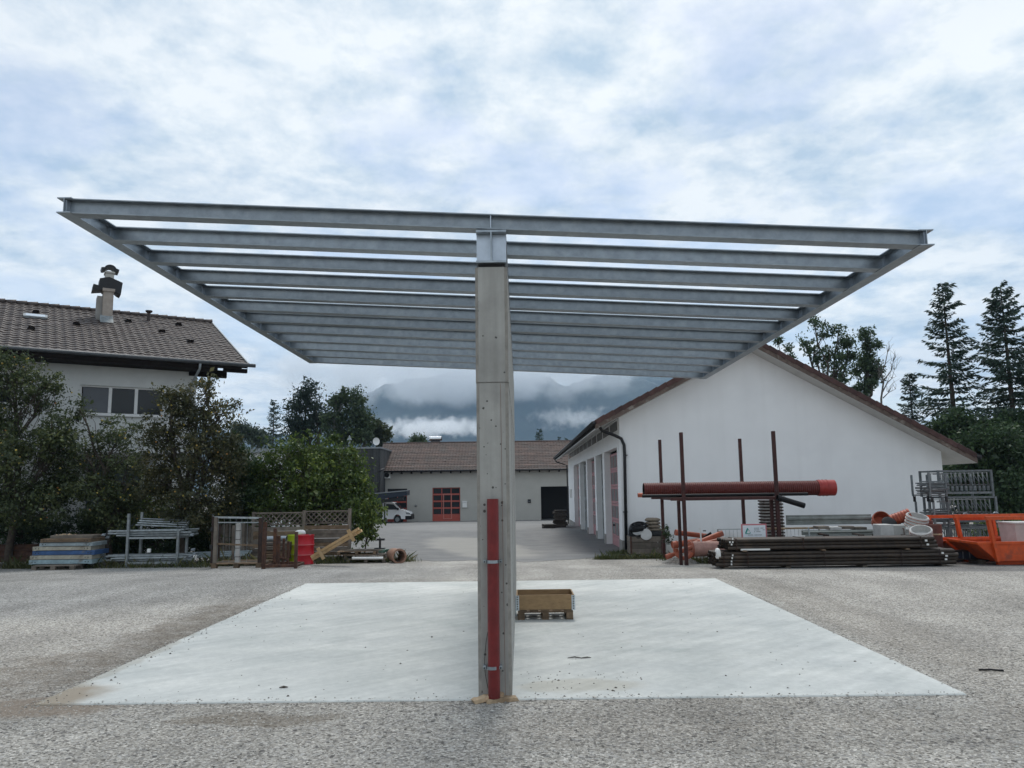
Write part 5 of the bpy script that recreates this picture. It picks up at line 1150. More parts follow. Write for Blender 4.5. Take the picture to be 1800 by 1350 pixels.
def ptube(name, pts_, r, mt, label, cat='pipe', group=None, hollow=.006, n_=14):
    return tag(MB().tube(pts_, r, n_, hollow=hollow if len(pts_) == 2 else 0).build(name, mt, None, 'auto'), label, cat, group)
zt = rzg+za_+.012
ptube('drain_pipe', [(P(1121,866,RF+1.1).x, RF+1.1, zt+.065), (P(1330,866,RF+1.1).x, RF+1.1, zt+.065)], .065, MT['pipe_orange'], 'slim orange pipe lying on the rack behind the corrugated pipe')
ptube('drain_pipe', [(P(1150,846,RF+1.5).x, RF+1.5, zt+.17), (P(1342,846,RF+1.5).x, RF+1.5, zt+.17)], .17, MT['white_plastic'], 'white pipe lying on the rack behind the corrugated pipe')
ptube('black_pipe', [(P(1129,873,RF+.3).x, RF+.30, zt+.045), (P(1420,869,RF+.30).x, RF+.3, zt+.045)], .045, MT['black_plastic'], 'straight black pipe lying along the front of the rack')
ptube('black_pipe', [P(1366,873,RF-.12)-Vector((0,0,.02)), P(1414,889,RF-.1)], .075, MT['black_plastic'], 'short black pipe slanting down from the rack beam')
# crate of hoses at the hall corner
k0 = P(1108, 968, 26.9); k1 = P(1166, 968, 26.9); kz = gz(26.9)
hc = thing('hose_crate', 'weathered wooden crate heaped with hoses at the hall corner', 'crate', (k0.x, 26.9, kz)); Wk = k1.x-k0.x; Hk = P(1130, 944, 26.9).z-kz
for i in range(3):
    a_, b2 = .03+i*Hk/3, .03+(i+1)*Hk/3-.015
    local(hc, 'board', MB().bbox(.06, Wk-.06, .0, .025, a_, b2, .004), MT['wood_grey']); local(hc, 'board', MB().bbox(.06, Wk-.06, .775, .80, a_, b2, .004), MT['wood_grey'])
    local(hc, 'board', MB().bbox(.0, .025, .03, .77, a_, b2, .004), MT['wood_grey']); local(hc, 'board', MB().bbox(Wk-.025, Wk, .03, .77, a_, b2, .004), MT['wood_grey'])
for x in (.0, Wk-.06): local(hc, 'corner_post', MB().bbox(x, x+.058, -.03, -.002, 0, Hk+.02, .005), MT['rust'])
local(hc, 'floor_board', MB().box(.03, Wk-.03, .03, .77, .02, .04), MT['wood_grey'])
def coil(c, R0, r, turns, tiltx, tilty, name, label, cat='hose', group=None, mt=None, sq=1.0):
    M_ = Matrix.Translation(c) @ Matrix.Rotation(tiltx, 4, 'X') @ Matrix.Rotation(tilty, 4, 'Y'); pts_ = []
    for i in range(turns*22):
        t = i/22*2*math.pi; R2 = R0*(1+.06*math.sin(i*.37)+.04*math.sin(i*.11)); pts_.append(M_ @ Vector((R2*math.cos(t), R2*sq*math.sin(t), .9*r*math.sin(i*.05)*2+.02*math.sin(i*.23))))
    return tag(MB().tube(pts_, r, 7).build(name, mt or MT['black_plastic'], None, True), label, cat, group)
hb_ = Vector((k0.x+.33, 27.2, kz+Hk+.05))
for i in range(6): coil(hb_+Vector((random.uniform(-.05,.1), random.uniform(-.1,.1), .06+.05*i)), .30-.02*i, .028, 4, random.uniform(-.5,.5)+.5, random.uniform(-.4,.4), 'hose_coil', 'black hose coil heaped in the wooden crate', 'hose', 'hose coils in the crate')
tag(MB(Matrix.Translation((k0.x+.56, 26.93, kz+Hk+.08)) @ Matrix.Rotation(1.2, 4, 'X')).lathe((0,0,0), [(.20,0),(.20,.03),(.12,.045),(.06,.05)], 20).build('hose_reel_disc', MT['stone_block'], None, 'auto'), 'pale round disc leaning on the hose coils', 'disc')
for i in range(4): bag('cloth_sack', (k0.x+.92-.02*i, 27.35, kz+Hk+.17+.115*i), .27, .22, .075, MT['sack'], ['folded brown sack at the bottom of the sack pile in the hose crate', 'folded brown sack second from the bottom in the hose crate', 'folded brown sack second from the top in the hose crate', 'folded brown sack topping the sack pile in the hose crate'][i], 'sack', i+5)
bag('rubber_sheet', (k0.x+1.0, 27.1, kz+Hk-.05), .34, .2, .16, MT['black_plastic'], 'crumpled black rubber sheet under the brown sacks', 'sheet', 11)
# pile of orange drain pipes
def ppx(x, y, Y): return P(x, y, Y)
pile = [((1188,936,23.2),(1262,945,23.4),.075,'orange pipe lying on top of the drain pipe pile'),
 ((1222,957,22.5),(1270,937,22.6),.085,'orange pipe with flared socket slanting over the pile'),
 ((1183,958,23.0),(1228,951,23.2),.09,'orange pipe stub pointing at the hose crate'),
 ((1215,962,22.2),(1272,948,22.3),.07,'faded orange pipe slanting under the socketed one'),
 ((1172,979,21.9),(1222,960,22.0),.06,'thin orange pipe reaching out towards the gravel heap')]
for i, (a_, b2, r, lb) in enumerate(pile):
    pa_, pb_ = P(*a_), P(*b2); d = (pb_-pa_).normalized(); o = thing('drain_pipe', lb, 'pipe', pa_); I3 = Matrix.Translation(pa_).inverted()
    local(o, 'pipe_body', MB().tube([I3@pa_, I3@pb_], r, 16, hollow=.006), MT['pipe_orange'], 'auto')
    local(o, 'socket', MB().tube([I3@(pa_-d*.02), I3@(pa_+d*.14)], r+.014, 16, hollow=.012), MT['pipe_orange'], 'auto'); local(o, 'socket_ring', MB().tube([I3@(pa_+d*.10), I3@(pa_+d*.13)], r+.024, 16), MT['pipe_orange'], 'auto')
a_, b2 = P(1214, 966, 22.0), P(1276, 965, 22.3)
o = thing('drain_pipe', 'thick bleached pipe section at the bottom of the drain pipe pile', 'pipe', (a_.x, 22.1, a_.z)); local(o, 'pipe_body', MB().tube([(0,0,0),(b2.x-a_.x,.2,0)], .21, 24, hollow=.02), MT['pipe_pink'], 'auto'); local(o, 'rim', MB().tube([(0,0,0),(.06,.01,0)], .222, 24, hollow=.03), MT['pipe_orange'], 'auto')
# elbow fitting
ep = P(1202, 968, 21.6); arc_ = [ep+Vector((.22*math.cos(t), .05*math.sin(t), .20*math.sin(t))) for t in np.linspace(math.pi, 1.9*math.pi, 9)]
o = thing('pipe_elbow', 'curved orange pipe elbow at the foot of the rack upright', 'fitting', ep); I3 = Matrix.Translation(ep).inverted(); local(o, 'elbow', MB().tube([I3@p for p in arc_], .055, 12), MT['pipe_orange'], 'auto'); local(o, 'socket', MB().tube([I3@arc_[0]+Vector((0,0,.06)), I3@arc_[0]-Vector((0,0,.02))], .07, 12, hollow=.012), MT['pipe_orange'], 'auto')
for i, (x, y, dx, lb) in enumerate(((1243,941,.10,'short black pipe end poking from the drain pipe pile'),(1238,930,.04,'thin black rod poking up from the drain pipe pile'))):
    p = P(x, y, 23.0); ptube('black_stub', [p-Vector((dx,0,.05)), p+Vector((dx*1.2,0,.05-.12*i+.02))], .035 if i == 0 else .015, MT['black_plastic'], lb)
# white marking stake, wire panel
q = G(1235, 990)
tag(MB().beam(q, P(1231, 928, q.y+.1), .035, .03, (0,1,0)).build('marking_stake', MT['white_plastic']), 'white stake leaning between the gravel heap and the pipe bundles', 'stake')
q = P(1425, 947, 20.4); tag(MB().beam(Vector((q.x,q.y,gz(20.4))), P(1421, 927, 20.5), .03, .025, (0,1,0)).build('marking_stake', MT['galv_dull']), 'thin grey stake standing behind the upper pipe bundle', 'stake')
wy = 22.6; wa, wb2 = P(1262, 930, wy), P(1440, 928, wy)
wf = thing('wire_fence_panel', 'low wire mesh fence panel with wooden top rail behind the pipe bundles', 'fence', (wa.x, wy, gz(wy))); Wf = wb2.x-wa.x; Hf = wa.z-gz(wy)
local(wf, 'top_rail', MB().bbox(1.35, Wf, -.03, .03, Hf-.03, Hf+.02, .005), MT['wood_pale']); local(wf, 'top_wire', MB().tube([(0,0,Hf-.01),(1.35,0,Hf-.01)], .012, 6), MT['galv_dull'])
for i in range(int(Wf/.11)): local(wf, 'upright_wire', MB().tube([(i*.11,0,.05),(i*.11,0,Hf-.03)], .004, 5), MT['galv_dull'])
for z_ in (.15, .45): local(wf, 'cross_wire', MB().tube([(0,-.006,z_),(Wf,-.006,z_)], .004, 5), MT['galv_dull'])
for x in (.0, 1.4, Wf): local(wf, 'post', MB().tube([(x,.02,-.1),(x,.02,Hf)], .022, 8), MT['galv_dull'])
# site sign
sy_ = 20.55; A_, B_ = P(1302, 960, sy_), P(1347, 922, sy_); s0x = P(1305, 940, sy_).x; s1x = P(1347, 940, sy_).x
sz0, sz1 = P(1325, 966, sy_).z, P(1322, 921, sy_).z
sg = thing('site_sign', 'white site sign with red border and green triangle logo behind the pipe bundles', 'sign', ((s0x+s1x)/2, sy_, sz0)); sw_, sh2 = (s1x-s0x)/2+.02, sz1-sz0
local(sg, 'board', MB().bbox(-sw_, sw_, 0, .02, 0, sh2, .003), mat('red_sign_border', (.50,.17,.19), .5, 0, .05))
local(sg, 'face', MB().box(-sw_+.035, sw_-.035, -.004, -.0005, .03, sh2-.035), mat('white_sign_face', (.72,.76,.80), .4, 0, .03))
TG = mat('green_logo', (.03,.30,.26), .5, 0, .05); DK = mat('grey_print', (.22,.25,.27), .5, 0, .05)
lx_, lz_ = -sw_+.165, sh2-.18
local(sg, 'logo', MB().prism([(lx_-.075,lz_-.06),(lx_+.075,lz_-.06),(lx_+.055,lz_-.075),(lx_-.06,lz_-.08)], 'y', -.008, -.0045).prism([(lx_-.078,lz_-.055),(lx_-.035,lz_-.055),(lx_+.015,lz_+.055),(lx_-.01,lz_+.085)], 'y', -.008, -.0045).prism([(lx_-.006,lz_+.083),(lx_+.018,lz_+.05),(lx_+.05,lz_-.055),(lx_+.078,lz_-.055)], 'y', -.0078, -.0043), TG)
local(sg, 'logo_drop', MB().prism([(lx_+.035+.02*math.cos(t), lz_-.03+.028*math.sin(t)) for t in np.linspace(0, 2*math.pi, 12, endpoint=False)], 'y', -.0083, -.0079), MT['white_plastic'])
for i, (w_, dx, dz_) in enumerate(((.30,.10,.075),(.30,.10,.12),(.23,.065,.165),(.44,.0,.25))):
    for s_ in range(int(w_/.028)):
        if random.random() < .82: local(sg, 'print_mark', MB().box(dx-w_/2+.05*(i<3)+s_*.028, dx-w_/2+.05*(i<3)+s_*.028+.021, -.007, -.0045, sh2-.035-dz_-.010, sh2-.035-dz_+.010), DK)
cu = bpy.data.curves.new('sign_text', 'FONT'); cu.body = 'Betreten der'; cu.size = .115; cu.align_x = 'CENTER'; cu.extrude = .001
to = bpy.data.objects.new('sign_text', cu); col.objects.link(to); bpy.context.view_layer.update()
tme = bpy.data.meshes.new_from_object(to); bpy.data.objects.remove(to)
ob = link('lettering', tme, DK, fix=False); ob.parent = sg; ob.rotation_euler = (math.pi/2, 0, 0); ob.location = (.02, -.006, P(1325, 952, sy_).z-sz0)
for x in (-sw_+.08, sw_-.08): local(sg, 'leg', MB().box(x-.02, x+.02, .021, .05, gz(sy_)-sz0, sh2-.1), MT['wood_grey'])
p = P(1406, 944, 20.2); o = thing('small_label_board', 'small white printed label board above the upper pipe bundle', 'sign', p); local(o, 'board', MB().bbox(-.135,.135,0,.015,-.03,.035,.004), MT['white_plastic']); 
for k in range(9): local(o, 'print_mark', MB().box(-.09+k*.02,-.077+k*.02,-.003,-.0005,-.008,.012), DK)
local(o, 'leg', MB().box(-.01,.01,.016,.03,gz(20.2)-p.z,-.0), MT['wood_grey'])
# stack of plastic mats behind the rack
my = 22.9; m0 = P(1362, 930, my); mz = gz(my); nm = 19
mt0 = thing('slotted_mat', 'red brown slotted mat of the tall stack beside the grey sheet piles', 'mat', (m0.x, my, mz), 0, 'stack of slotted mats'); hh = (P(1362, 879, my).z-mz)/nm
Wm = (P(1380,900,my).x-P(1345,900,my).x)/2
local(mt0, 'tray', MB().bbox(-Wm+.03, Wm-.03, .02, .5, 0, hh*.45, .004), MT['stone_block']); local(mt0, 'rim', MB().bbox(-Wm, Wm, .0, .55, hh*.46, hh*.92, .006), MT['rust_dark'])
for i in range(1, nm): copy_tree(mt0, (m0.x+random.uniform(-.008,.008), my, mz+hh*i), random.uniform(-.01,.01))
# grey trench sheets
def trench(xa, xb, yt, yb, Y, label, rz=0):
    a_, b2 = P(xa, yb, Y), P(xb, yt, Y); o = thing('trench_sheet', label, 'steel sheet', (a_.x, Y, a_.z), rz); Wt, Ht = b2.x-a_.x, b2.z-a_.z
    pr2 = [(0,0),(.03,.0),(.03,Ht*.18),(.075,Ht*.27),(.075,Ht*.45),(.03,Ht*.55),(.03,Ht*.72),(.07,Ht*.80),(.07,Ht)]
    back = [(y+.012, z_) for y, z_ in reversed(pr2)]
    local(o, 'sheet', MB().prism(pr2+back, 'x', 0, Wt), MT['grey_sheet']); local(o, 'end_cap', MB().box(-.012,-.001,.0,.10,0,Ht), MT['grey_sheet']); return o
trench(1385, 1533, 904, 923, 22.4, 'tall grey green ribbed steel sheet leaning behind the pipe bundles')
trench(1412, 1536, 931, 941, 21.6, 'lower grey ribbed steel sheet in front of the tall one')
trench(1408, 1535, 940, 950, 21.2, 'lowest grey ribbed steel sheet just behind the upper pipe bundle')
for i in range(4): 
    p = P(1445+i*22, 926+(i%2)*1.5, 22.0); tag(MB().bbox(p.x-.16,p.x+.16,21.9,22.25,p.z-.06,p.z+.02,.006).build('timber_offcut', MT['wood_grey'] if i != 1 else MT['stone_block']), ['grey timber offcut under the left end of the tall steel sheet','pale block under the tall steel sheet','grey timber offcut under the middle of the tall steel sheet','grey timber offcut under the end of the tall steel sheet beside the fittings'][i], 'offcut')
for x in (1440, 1500):
    p = P(x, 950, 21.7); o = thing('steel_trestle', 'low steel trestle carrying the ribbed steel sheets', 'trestle', (p.x, 21.9, gz(21.9)), 0, 'trestles under the steel sheets'); hz_ = P(x, 927, 22.4).z-gz(21.9)-.12
    local(o, 'top_bar', MB().box(-.05,.05,-.8,.6,hz_-.08,hz_), MT['rust_dark']); 
    for yy in (-.75, .55): local(o, 'leg', MB().box(-.045,.045,yy-.045,yy+.045,-.1,hz_-.081), MT['rust_dark'])
# steel pipe bundles
def bundle(xa, xb, ytop, ybot, rows, cols, label, group, Y0, z0, r):
    A0, A1 = P(xa, (ytop+ybot)/2, Y0).x, P(xb, (ytop+ybot)/2, Y0).x; first = None
    for k in range(rows):
        for j in range(cols-(k % 2)):
            y = Y0+r+(j+.5*(k % 2))*r*2.03; z = z0+r+k*r*1.76
            o = MB().tube([(0,0,0),(A1-A0,0,0)], r, 14, hollow=.008).build('steel_pipe', MT['pipe_dark'], None, 'auto') if first is None else first.copy()
            if first is None: first = o
            else: col.objects.link(o)
            o.location = (A0+random.uniform(-.06,.06), y, z); tag(o, label, 'pipe', group)
    return A0, A1
b0_ = G(1450, 998); lz0 = b0_.z+.05; r_p = .049
A0, A1 = bundle(1260, 1682, 966, 997, 4, 8, 'dark brown steel pipe of the long bundle lying on low bearers', 'lower steel pipe bundle', b0_.y, lz0, r_p)
for t in (.04, .3, .62, .95):
    o = thing('bearer_timber', 'squared bearer on the gravel under the lower steel pipe bundle', 'timber', (A0+(A1-A0)*t, b0_.y+.05, b0_.z), 0, 'bearers under the lower bundle'); local(o, 'timber', MB().bbox(-.06,.06,0,.85,0,.048,.006), MT['wood_grey'])
topl = lz0+r_p*2+3*r_p*1.76
for t in (.12, .45, .8):
    o = thing('bearer_timber', 'squared bearer between the two steel pipe bundles', 'timber', (A0+(A1-A0)*t, b0_.y+.0, topl), 0, 'bearers between the bundles'); local(o, 'timber', MB().bbox(-.05,.05,0,.8,0,.035,.006), MT['wood_brown'])
uz0 = topl+.037; U0, U1 = bundle(1276, 1645, 946, 965, 3, 7, 'dark brown steel pipe of the shorter bundle stacked on top', 'upper steel pipe bundle', b0_.y+.03, uz0, r_p)
# bright banding wire round the bundles
def band(x, z0_, z1_, y0_, y1_, lb, gp):
    e = .008; tag(MB().box(x-.014, x+.014, y0_-e, y0_-e+.006, z0_-.003, z1_+.003).box(x-.014, x+.014, y1_+.002, y1_+e, z0_-.003, z1_+.003).box(x-.014, x+.014, y0_-.004, y1_+.004, z1_+.0035, z1_+.009).build('strapping_band', MT['rust_dark']), lb, 'strap', gp)
for t in (.03, .13, .45, .77, .93): band(A0+(A1-A0)*t, lz0, topl, b0_.y, b0_.y+r_p*2.03*8, 'steel strapping band round the lower pipe bundle', 'straps of the lower bundle')
for t in (.05, .37, .93): band(U0+(U1-U0)*t, uz0, uz0+r_p*2+2*r_p*1.76, b0_.y+.03, b0_.y+.03+r_p*2.03*7, 'steel strapping band round the upper pipe bundle', 'straps of the upper bundle')
MT['marking'] = MT['white_plastic']
for i, (x, y) in enumerate(((1288,947),(1288,953),(1286,957),(1283,953),(1288,976),(1287,981),(1286,987),(1286,992))): 
    p = P(x, y, b0_.y-.006); tag(MB().bbox(p.x-.018,p.x+.018,p.y-.004,p.y+.004,p.z-.022,p.z+.022,.006).build('paper_tag', MT['white_plastic']), 'small white paper tag stuck on the sign end of a steel pipe bundle', 'tag', 'tags on the steel pipe bundles')
for i, (x, y) in enumerate(((1628,950),(1631,957),(1657,972),(1664,977),(1663,983))):
    p = P(x, y, b0_.y-.006); tag(MB().bbox(p.x-.03,p.x+.03,p.y-.004,p.y+.004,p.z-.022,p.z+.022,.006).build('paper_tag', MT['white_plastic']), 'white paper tag wrapped round a pipe end towards the orange skips', 'tag', 'tags on the far pipe ends')
p = P(1264, 974, b0_.y-.03); o = bag('plastic_wrap', (p.x-.0, b0_.y+.1, p.z-.12), .06, .12, .16, MT['white_plastic'], 'torn white plastic wrap on the end of the lower pipe bundle', 'wrap', 21)
p = P(1328, 966, b0_.y+.02); tag(MB().bbox(p.x-.36,p.x+.36,b0_.y+.02,b0_.y+.06,p.z-.02,p.z+.02,.004).build('white_batten', MT['white_plastic']), 'white batten lying between the two pipe bundles', 'batten')
# fittings behind the right end of the bundles
fy = 21.6; fz2 = lambda x, y, Y: P(x, y, Y)
for i, (xa, xb, yt, lb, mt) in enumerate(((1549,1571,922,'smooth pale concrete block behind the upper pipe bundle','stone_block'),(1572,1592,923,'stained pale block with iron handle next to the smooth one','concrete'))):
    a_, b2 = P(xa, 950, 20.6), P(xb, yt, 20.6); o = thing('concrete_block', lb, 'block', (a_.x, 20.6, gz(20.6))); Hh = b2.z-gz(20.6); Wd = b2.x-a_.x
    local(o, 'body', MB().bbox(0, Wd, 0, .45, 0, Hh, .012), MT[mt])
    if i: local(o, 'handle', MB().tube([(Wd*.5,-.03,Hh*.75),(Wd*.75,-.05,Hh*.75),(Wd*.75,-.05,Hh*.9),(Wd*.75,-.0,Hh*.92)], .012, 6), MT['rust'], True)
def ribbed(px, py, Y, r, ln, rotx, rotz, mt1, mt2, label, n=26, ribs=5, name='pipe_fitting'):
    p = P(px, py, Y); o = thing(name, label, 'fitting', p, 0); o.rotation_euler = (rotx, 0, rotz)
    prof = [(r*.93,0)]
    for k in range(ribs):
        z_ = ln*(k+.2)/ribs; prof += [(r*.93,z_),(r,z_+ln*.08/ribs*2),(r,z_+ln*.5/ribs),(r*.93,z_+ln*.6/ribs)]
    prof += [(r*.93,ln),(r*.85,ln),(r*.85,ln*.2)]
    local(o, 'ribbed_body', MB().lathe((0,0,0), prof, n), mt1, 'auto')
    for k in range(ribs): z_ = ln*(k+.2)/ribs; local(o, 'rib_ring', MB().lathe((0,0,z_+ln*.3/ribs), [(r*.99,-ln*.1/ribs),(r*1.015,-ln*.06/ribs),(r*1.015,ln*.06/ribs),(r*.99,ln*.1/ribs)], n, False), mt2, 'auto')
    return o
ribbed(1608, 932, 21.4, .29, .42, .35, .3, MT['stone_block'], MT['pipe_orange'], 'large white and red ribbed pipe collar tilted behind the blocks')
ribbed(1604, 945, 21.0, .25, .28, 0, 0, MT['white_plastic'], MT['stone_block'], 'white round collar standing under the large ribbed one', ribs=2)
ribbed(1620, 944, 20.5, .27, .22, .45, -.5, MT['stone_block'], MT['pipe_orange'], 'low striped ribbed collar tilted against the rusty barrels')
ribbed(1565, 916, 21.8, .165, .55, 1.2, 1.2, MT['pipe_orange'], MT['pipe_red2'], 'orange ribbed pipe stub lying on the fittings', ribs=7)
ribbed(1548, 922, 22.0, .24, .35, 1.0, -.3, MT['pipe_orange'], MT['pipe_orange'], 'round orange pipe end behind the pale concrete block', ribs=2)
ribbed(1598, 905+12, 22.2, .16, .35, 1.45, .9, MT['pipe_red2'], MT['pipe_orange'], 'bright red pipe socket pointing up on the fittings', ribs=3)
p = P(1563, 920, 21.5); tag(MB(Matrix.Translation(p) @ Matrix.Rotation(.9, 4, 'X')).lathe((0,0,0), [(.2,0),(.2,.03),(.14,.05),(.02,.05)], 20).build('rubber_disc', MT['black_plastic'], None, 'auto'), 'round black rubber disc propped between the orange fittings', 'disc')
# supports for the heap: pallet with sides
a_, b2 = P(1540, 950, 21.2), P(1640, 950, 21.2); o = thing('gitter_box', 'dark rusty box pallet holding the pipe fittings', 'box pallet', (a_.x, 21.2, gz(21.2))); Wg = b2.x-a_.x; Hg = P(1600, 938, 21.2).z-gz(21.2)
o.name = 'box_pallet'
for (x0_, x1_, y0_, y1_) in ((0,Wg,0,.03),(0,Wg,.97,1.0),(0,.03,.031,.969),(Wg-.03,Wg,.031,.969)): local(o, 'side_panel', MB().box(x0_,x1_,y0_,y1_,.12,Hg-.06), MT['rust_dark'])
local(o, 'floor', MB().box(.04,Wg-.04,.04,.96,Hg-.25,Hg-.2), MT['rust_dark'])
for x in (.05, Wg-.05):
    for y in (.05, .95): local(o, 'foot', MB().box(x-.045,x+.045,y-.045,y+.045,-.05,.118), MT['rust_dark'])
for i, (xa, xb, yt, Y, lb) in enumerate(((1637,1661,922,20.9,'rusty upright barrel with pale strap beside the orange skip'),(1626,1645,915,21.6,'rusty barrel half hidden behind the strapped one'))):
    a_, b2 = P(xa, 970, Y), P(xb, yt, Y); r = (b2.x-a_.x)/2; h = b2.z-gz(Y); o = thing('rusty_barrel', lb, 'barrel', (a_.x+r, Y+r, gz(Y)))
    local(o, 'shell', MB().lathe((0,0,0), [(r*.98,0),(r,.01),(r,h*.33),(r*1.02,h*.335),(r,h*.34),(r,h*.66),(r*1.02,h*.665),(r,h*.67),(r,h-.01),(r*.9,h),(r*.88,h-.03)], 22), mat('rust_red_steel%d' % i, (.13,.05,.04), .8, .1, .3, 6, .1, 40, (.19,.09,.07), (.5,.7)), 'auto')
    local(o, 'strap', MB().lathe((0,0,h*.74), [(r*1.005,-.02),(r*1.025,-.015),(r*1.025,.015),(r*1.005,.02)], 22), MT['wood_pale'], 'auto')
# low steel beam and plates at the end of the bundle
p = G(1700, 992); o = thing('box_girder', 'dark blue black steel box beam lying at the end of the pipe bundle', 'beam', (p.x-.5, p.y+.35, p.z)); Lb = P(1735,985,p.y).x-p.x+.6
local(o, 'upper_flange', MB().box(-.3,Lb,-.12,.12,.30,.33), MT['rust_dark']); local(o, 'web', MB().box(-.3,Lb,-.09,.09,.121,.299), MT['navy']); local(o, 'lower_flange', MB().box(-.3,Lb,-.14,.14,.09,.12), MT['rust_dark']); local(o, 'end_disc', MB().tube([(Lb+.001,-.13,.2),(Lb+.001,.13,.2)], .17, 18), MT['rust_dark'], 'auto'); local(o, 'strap', MB().box(.55,.57,-.1,-.091,.12,.3).box(.72,.74,-.1,-.091,.12,.3), MT['galv']); local(o, 'bearer', MB().box(-.1,.0,-.3,.3,-.05,.088).box(Lb-.2,Lb-.1,-.3,.3,-.05,.088), MT['wood_grey'])

# ------------------------------------------------------------------ stillages with scaffold frames
SY = 23.6; sx0, sx1 = P(1655, 870, SY).x, P(1752, 870, SY).x; SWd = sx1-sx0; sgz = gz(SY)-.05
zl = [P(1700, y, SY).z-sgz for y in (958, 918, 868)]; ztp = [P(1700, y, SY).z-sgz for y in (925, 873, 826)]
zl[0] = .10
first = None
lbls = ['grey steel stillage at the bottom of the scaffold tower', 'grey steel stillage in the middle of the scaffold tower', 'grey steel stillage topping the scaffold tower']
for t in range(3):
    hh = ztp[t]-zl[t]; o = thing('steel_stillage', lbls[t], 'stillage', (sx0+(-.06+.06*(2-t))*1.0, SY, sgz+zl[t]))
    for x in (.03, SWd-.03):
        for y in (.03, 1.1): local(o, 'corner_post', MB().box(x-.03, x+.03, y-.03, y+.03, -.09 if t else -.3, hh), MT['galv_dark'])
    for y in (.03, 1.1):
        local(o, 'bottom_rail', MB().box(.062, SWd-.062, y-.03, y+.03, .0, .06), MT['galv_dark']); local(o, 'top_rail', MB().box(.062, SWd-.062, y-.025, y+.025, hh-.05, hh), MT['galv_dark'])
    for x in (.03, SWd-.03): local(o, 'cross_rail', MB().box(x-.025, x+.025, .062, 1.068, .0, .06), MT['galv_dark']); local(o, 'cross_rail', MB().box(x-.02, x+.02, .062, 1.068, hh-.05, hh-.003), MT['galv_dark'])
    fh_ = hh-.14
    for i in range(11):
        x = sx0+.14+i*(SWd-.30)/10
        if first is None:
            f = thing('scaffold_section', '', 'scaffold', (0,0,0)); first = f
            local(f, 'upright', MB().tube([(0,0,0),(0,0,1)], .018, 8), MT['galv_dark'], True); local(f, 'upright', MB().tube([(.0,.85,0),(.0,.85,1)], .018, 8), MT['galv_dark'], True)
            local(f, 'ledger', MB().tube([(0,0,.97),(0,.85,.97)], .015, 8), MT['galv_dark'], True); local(f, 'ledger', MB().tube([(0,0,.35),(0,.85,.35)], .015, 8), MT['galv_dark'], True)
            local(f, 'brace', MB().tube([(-.17,-.02,.95),(.05,-.02,.30)], .011, 6), MT['galv_dark'], True); local(f, 'foot', MB().box(-.035,.035,-.03,.03,.05,.30), MT['galv_dark'])
        else: f = copy_tree(first)
        f.location = (x, SY+.12, sgz+zl[t]+.065); f.scale = (1, 1, fh_); f.rotation_euler = (0, 0, random.uniform(-.06,.06))
        f['label'] = ['scaffold frame stored upright in the bottom stillage', 'scaffold frame stored upright in the middle stillage', 'scaffold frame stored upright in the top stillage'][t]; f['group'] = ['frames in the bottom stillage', 'frames in the middle stillage', 'frames in the top stillage'][t]
    # cradle of short bars hanging out on the hall side
    if t:
        cx0 = P(1631 if t == 2 else 1635, 850, SY-.3).x; zc0 = sgz+zl[t]-.0; Hc = (ztp[t]-zl[t])*.55
        o2 = thing('bar_cradle', ['', 'steel cradle of short bars beside the middle stillage', 'steel cradle of short bars beside the top stillage'][t], 'cradle', (cx0, SY-.35, zc0)); Wc = sx0-cx0-.04
        for x in (.02, Wc): local(o2, 'post', MB().box(x-.022,x+.022,-.03,.03,-.06,Hc+.25 if x < .1 else Hc+.2), MT['galv_dark']); local(o2, 'post', MB().box(x-.022,x+.022,1.0,1.06,-.06,Hc+.2), MT['galv_dark'])
        local(o2, 'base_rail', MB().box(-.0,Wc,-.025,.025,-.05,-.01), MT['galv_dark']); local(o2, 'base_rail', MB().box(-.0,Wc,1.0,1.05,-.05,-.01), MT['galv_dark']); local(o2, 'upper_rail', MB().box(.3*Wc,Wc+.1,-.02,.02,Hc+.19,Hc+.23), MT['galv_dark'])
        for i in range(26):
            z_ = zc0+.02+Hc*(i//3)/9; y_ = SY-.30+.28*(i % 3)+random.uniform(-.05,.05); a_ = Vector((cx0-.06+random.uniform(-.04,.05), y_, z_+random.uniform(0,.03))); b2 = Vector((cx0+Wc+.05+random.uniform(-.1,.1), y_+random.uniform(-.12,.12), z_+random.uniform(-.02,.05)))
            tag(MB().tube([a_, b2], .017, 7).build('scaffold_bar', MT['galv_dark'], None, 'auto'), ['', 'short grey bar lying in the cradle beside the middle stillage', 'short grey bar lying in the cradle beside the top stillage'][t], 'bar', ['', 'bars in the middle cradle', 'bars in the top cradle'][t])
        if t == 1:
            for x in (.02, Wc): 
                for y in (0, 1.03): local(o2, 'long_leg', MB().box(x-.03,x+.03,y-.03,y+.03,-zl[1]-.1,-.061), MT['galv_dark'])
        else:
            zgap = zl[2]-zl[1]
            for x in (.06, Wc-.02): 
                for y in (0, 1.03): local(o2, 'spacer', MB().box(x-.03,x+.03,y-.03,y+.03,-zgap+Hc+.22,-.061), MT['black_metal'])
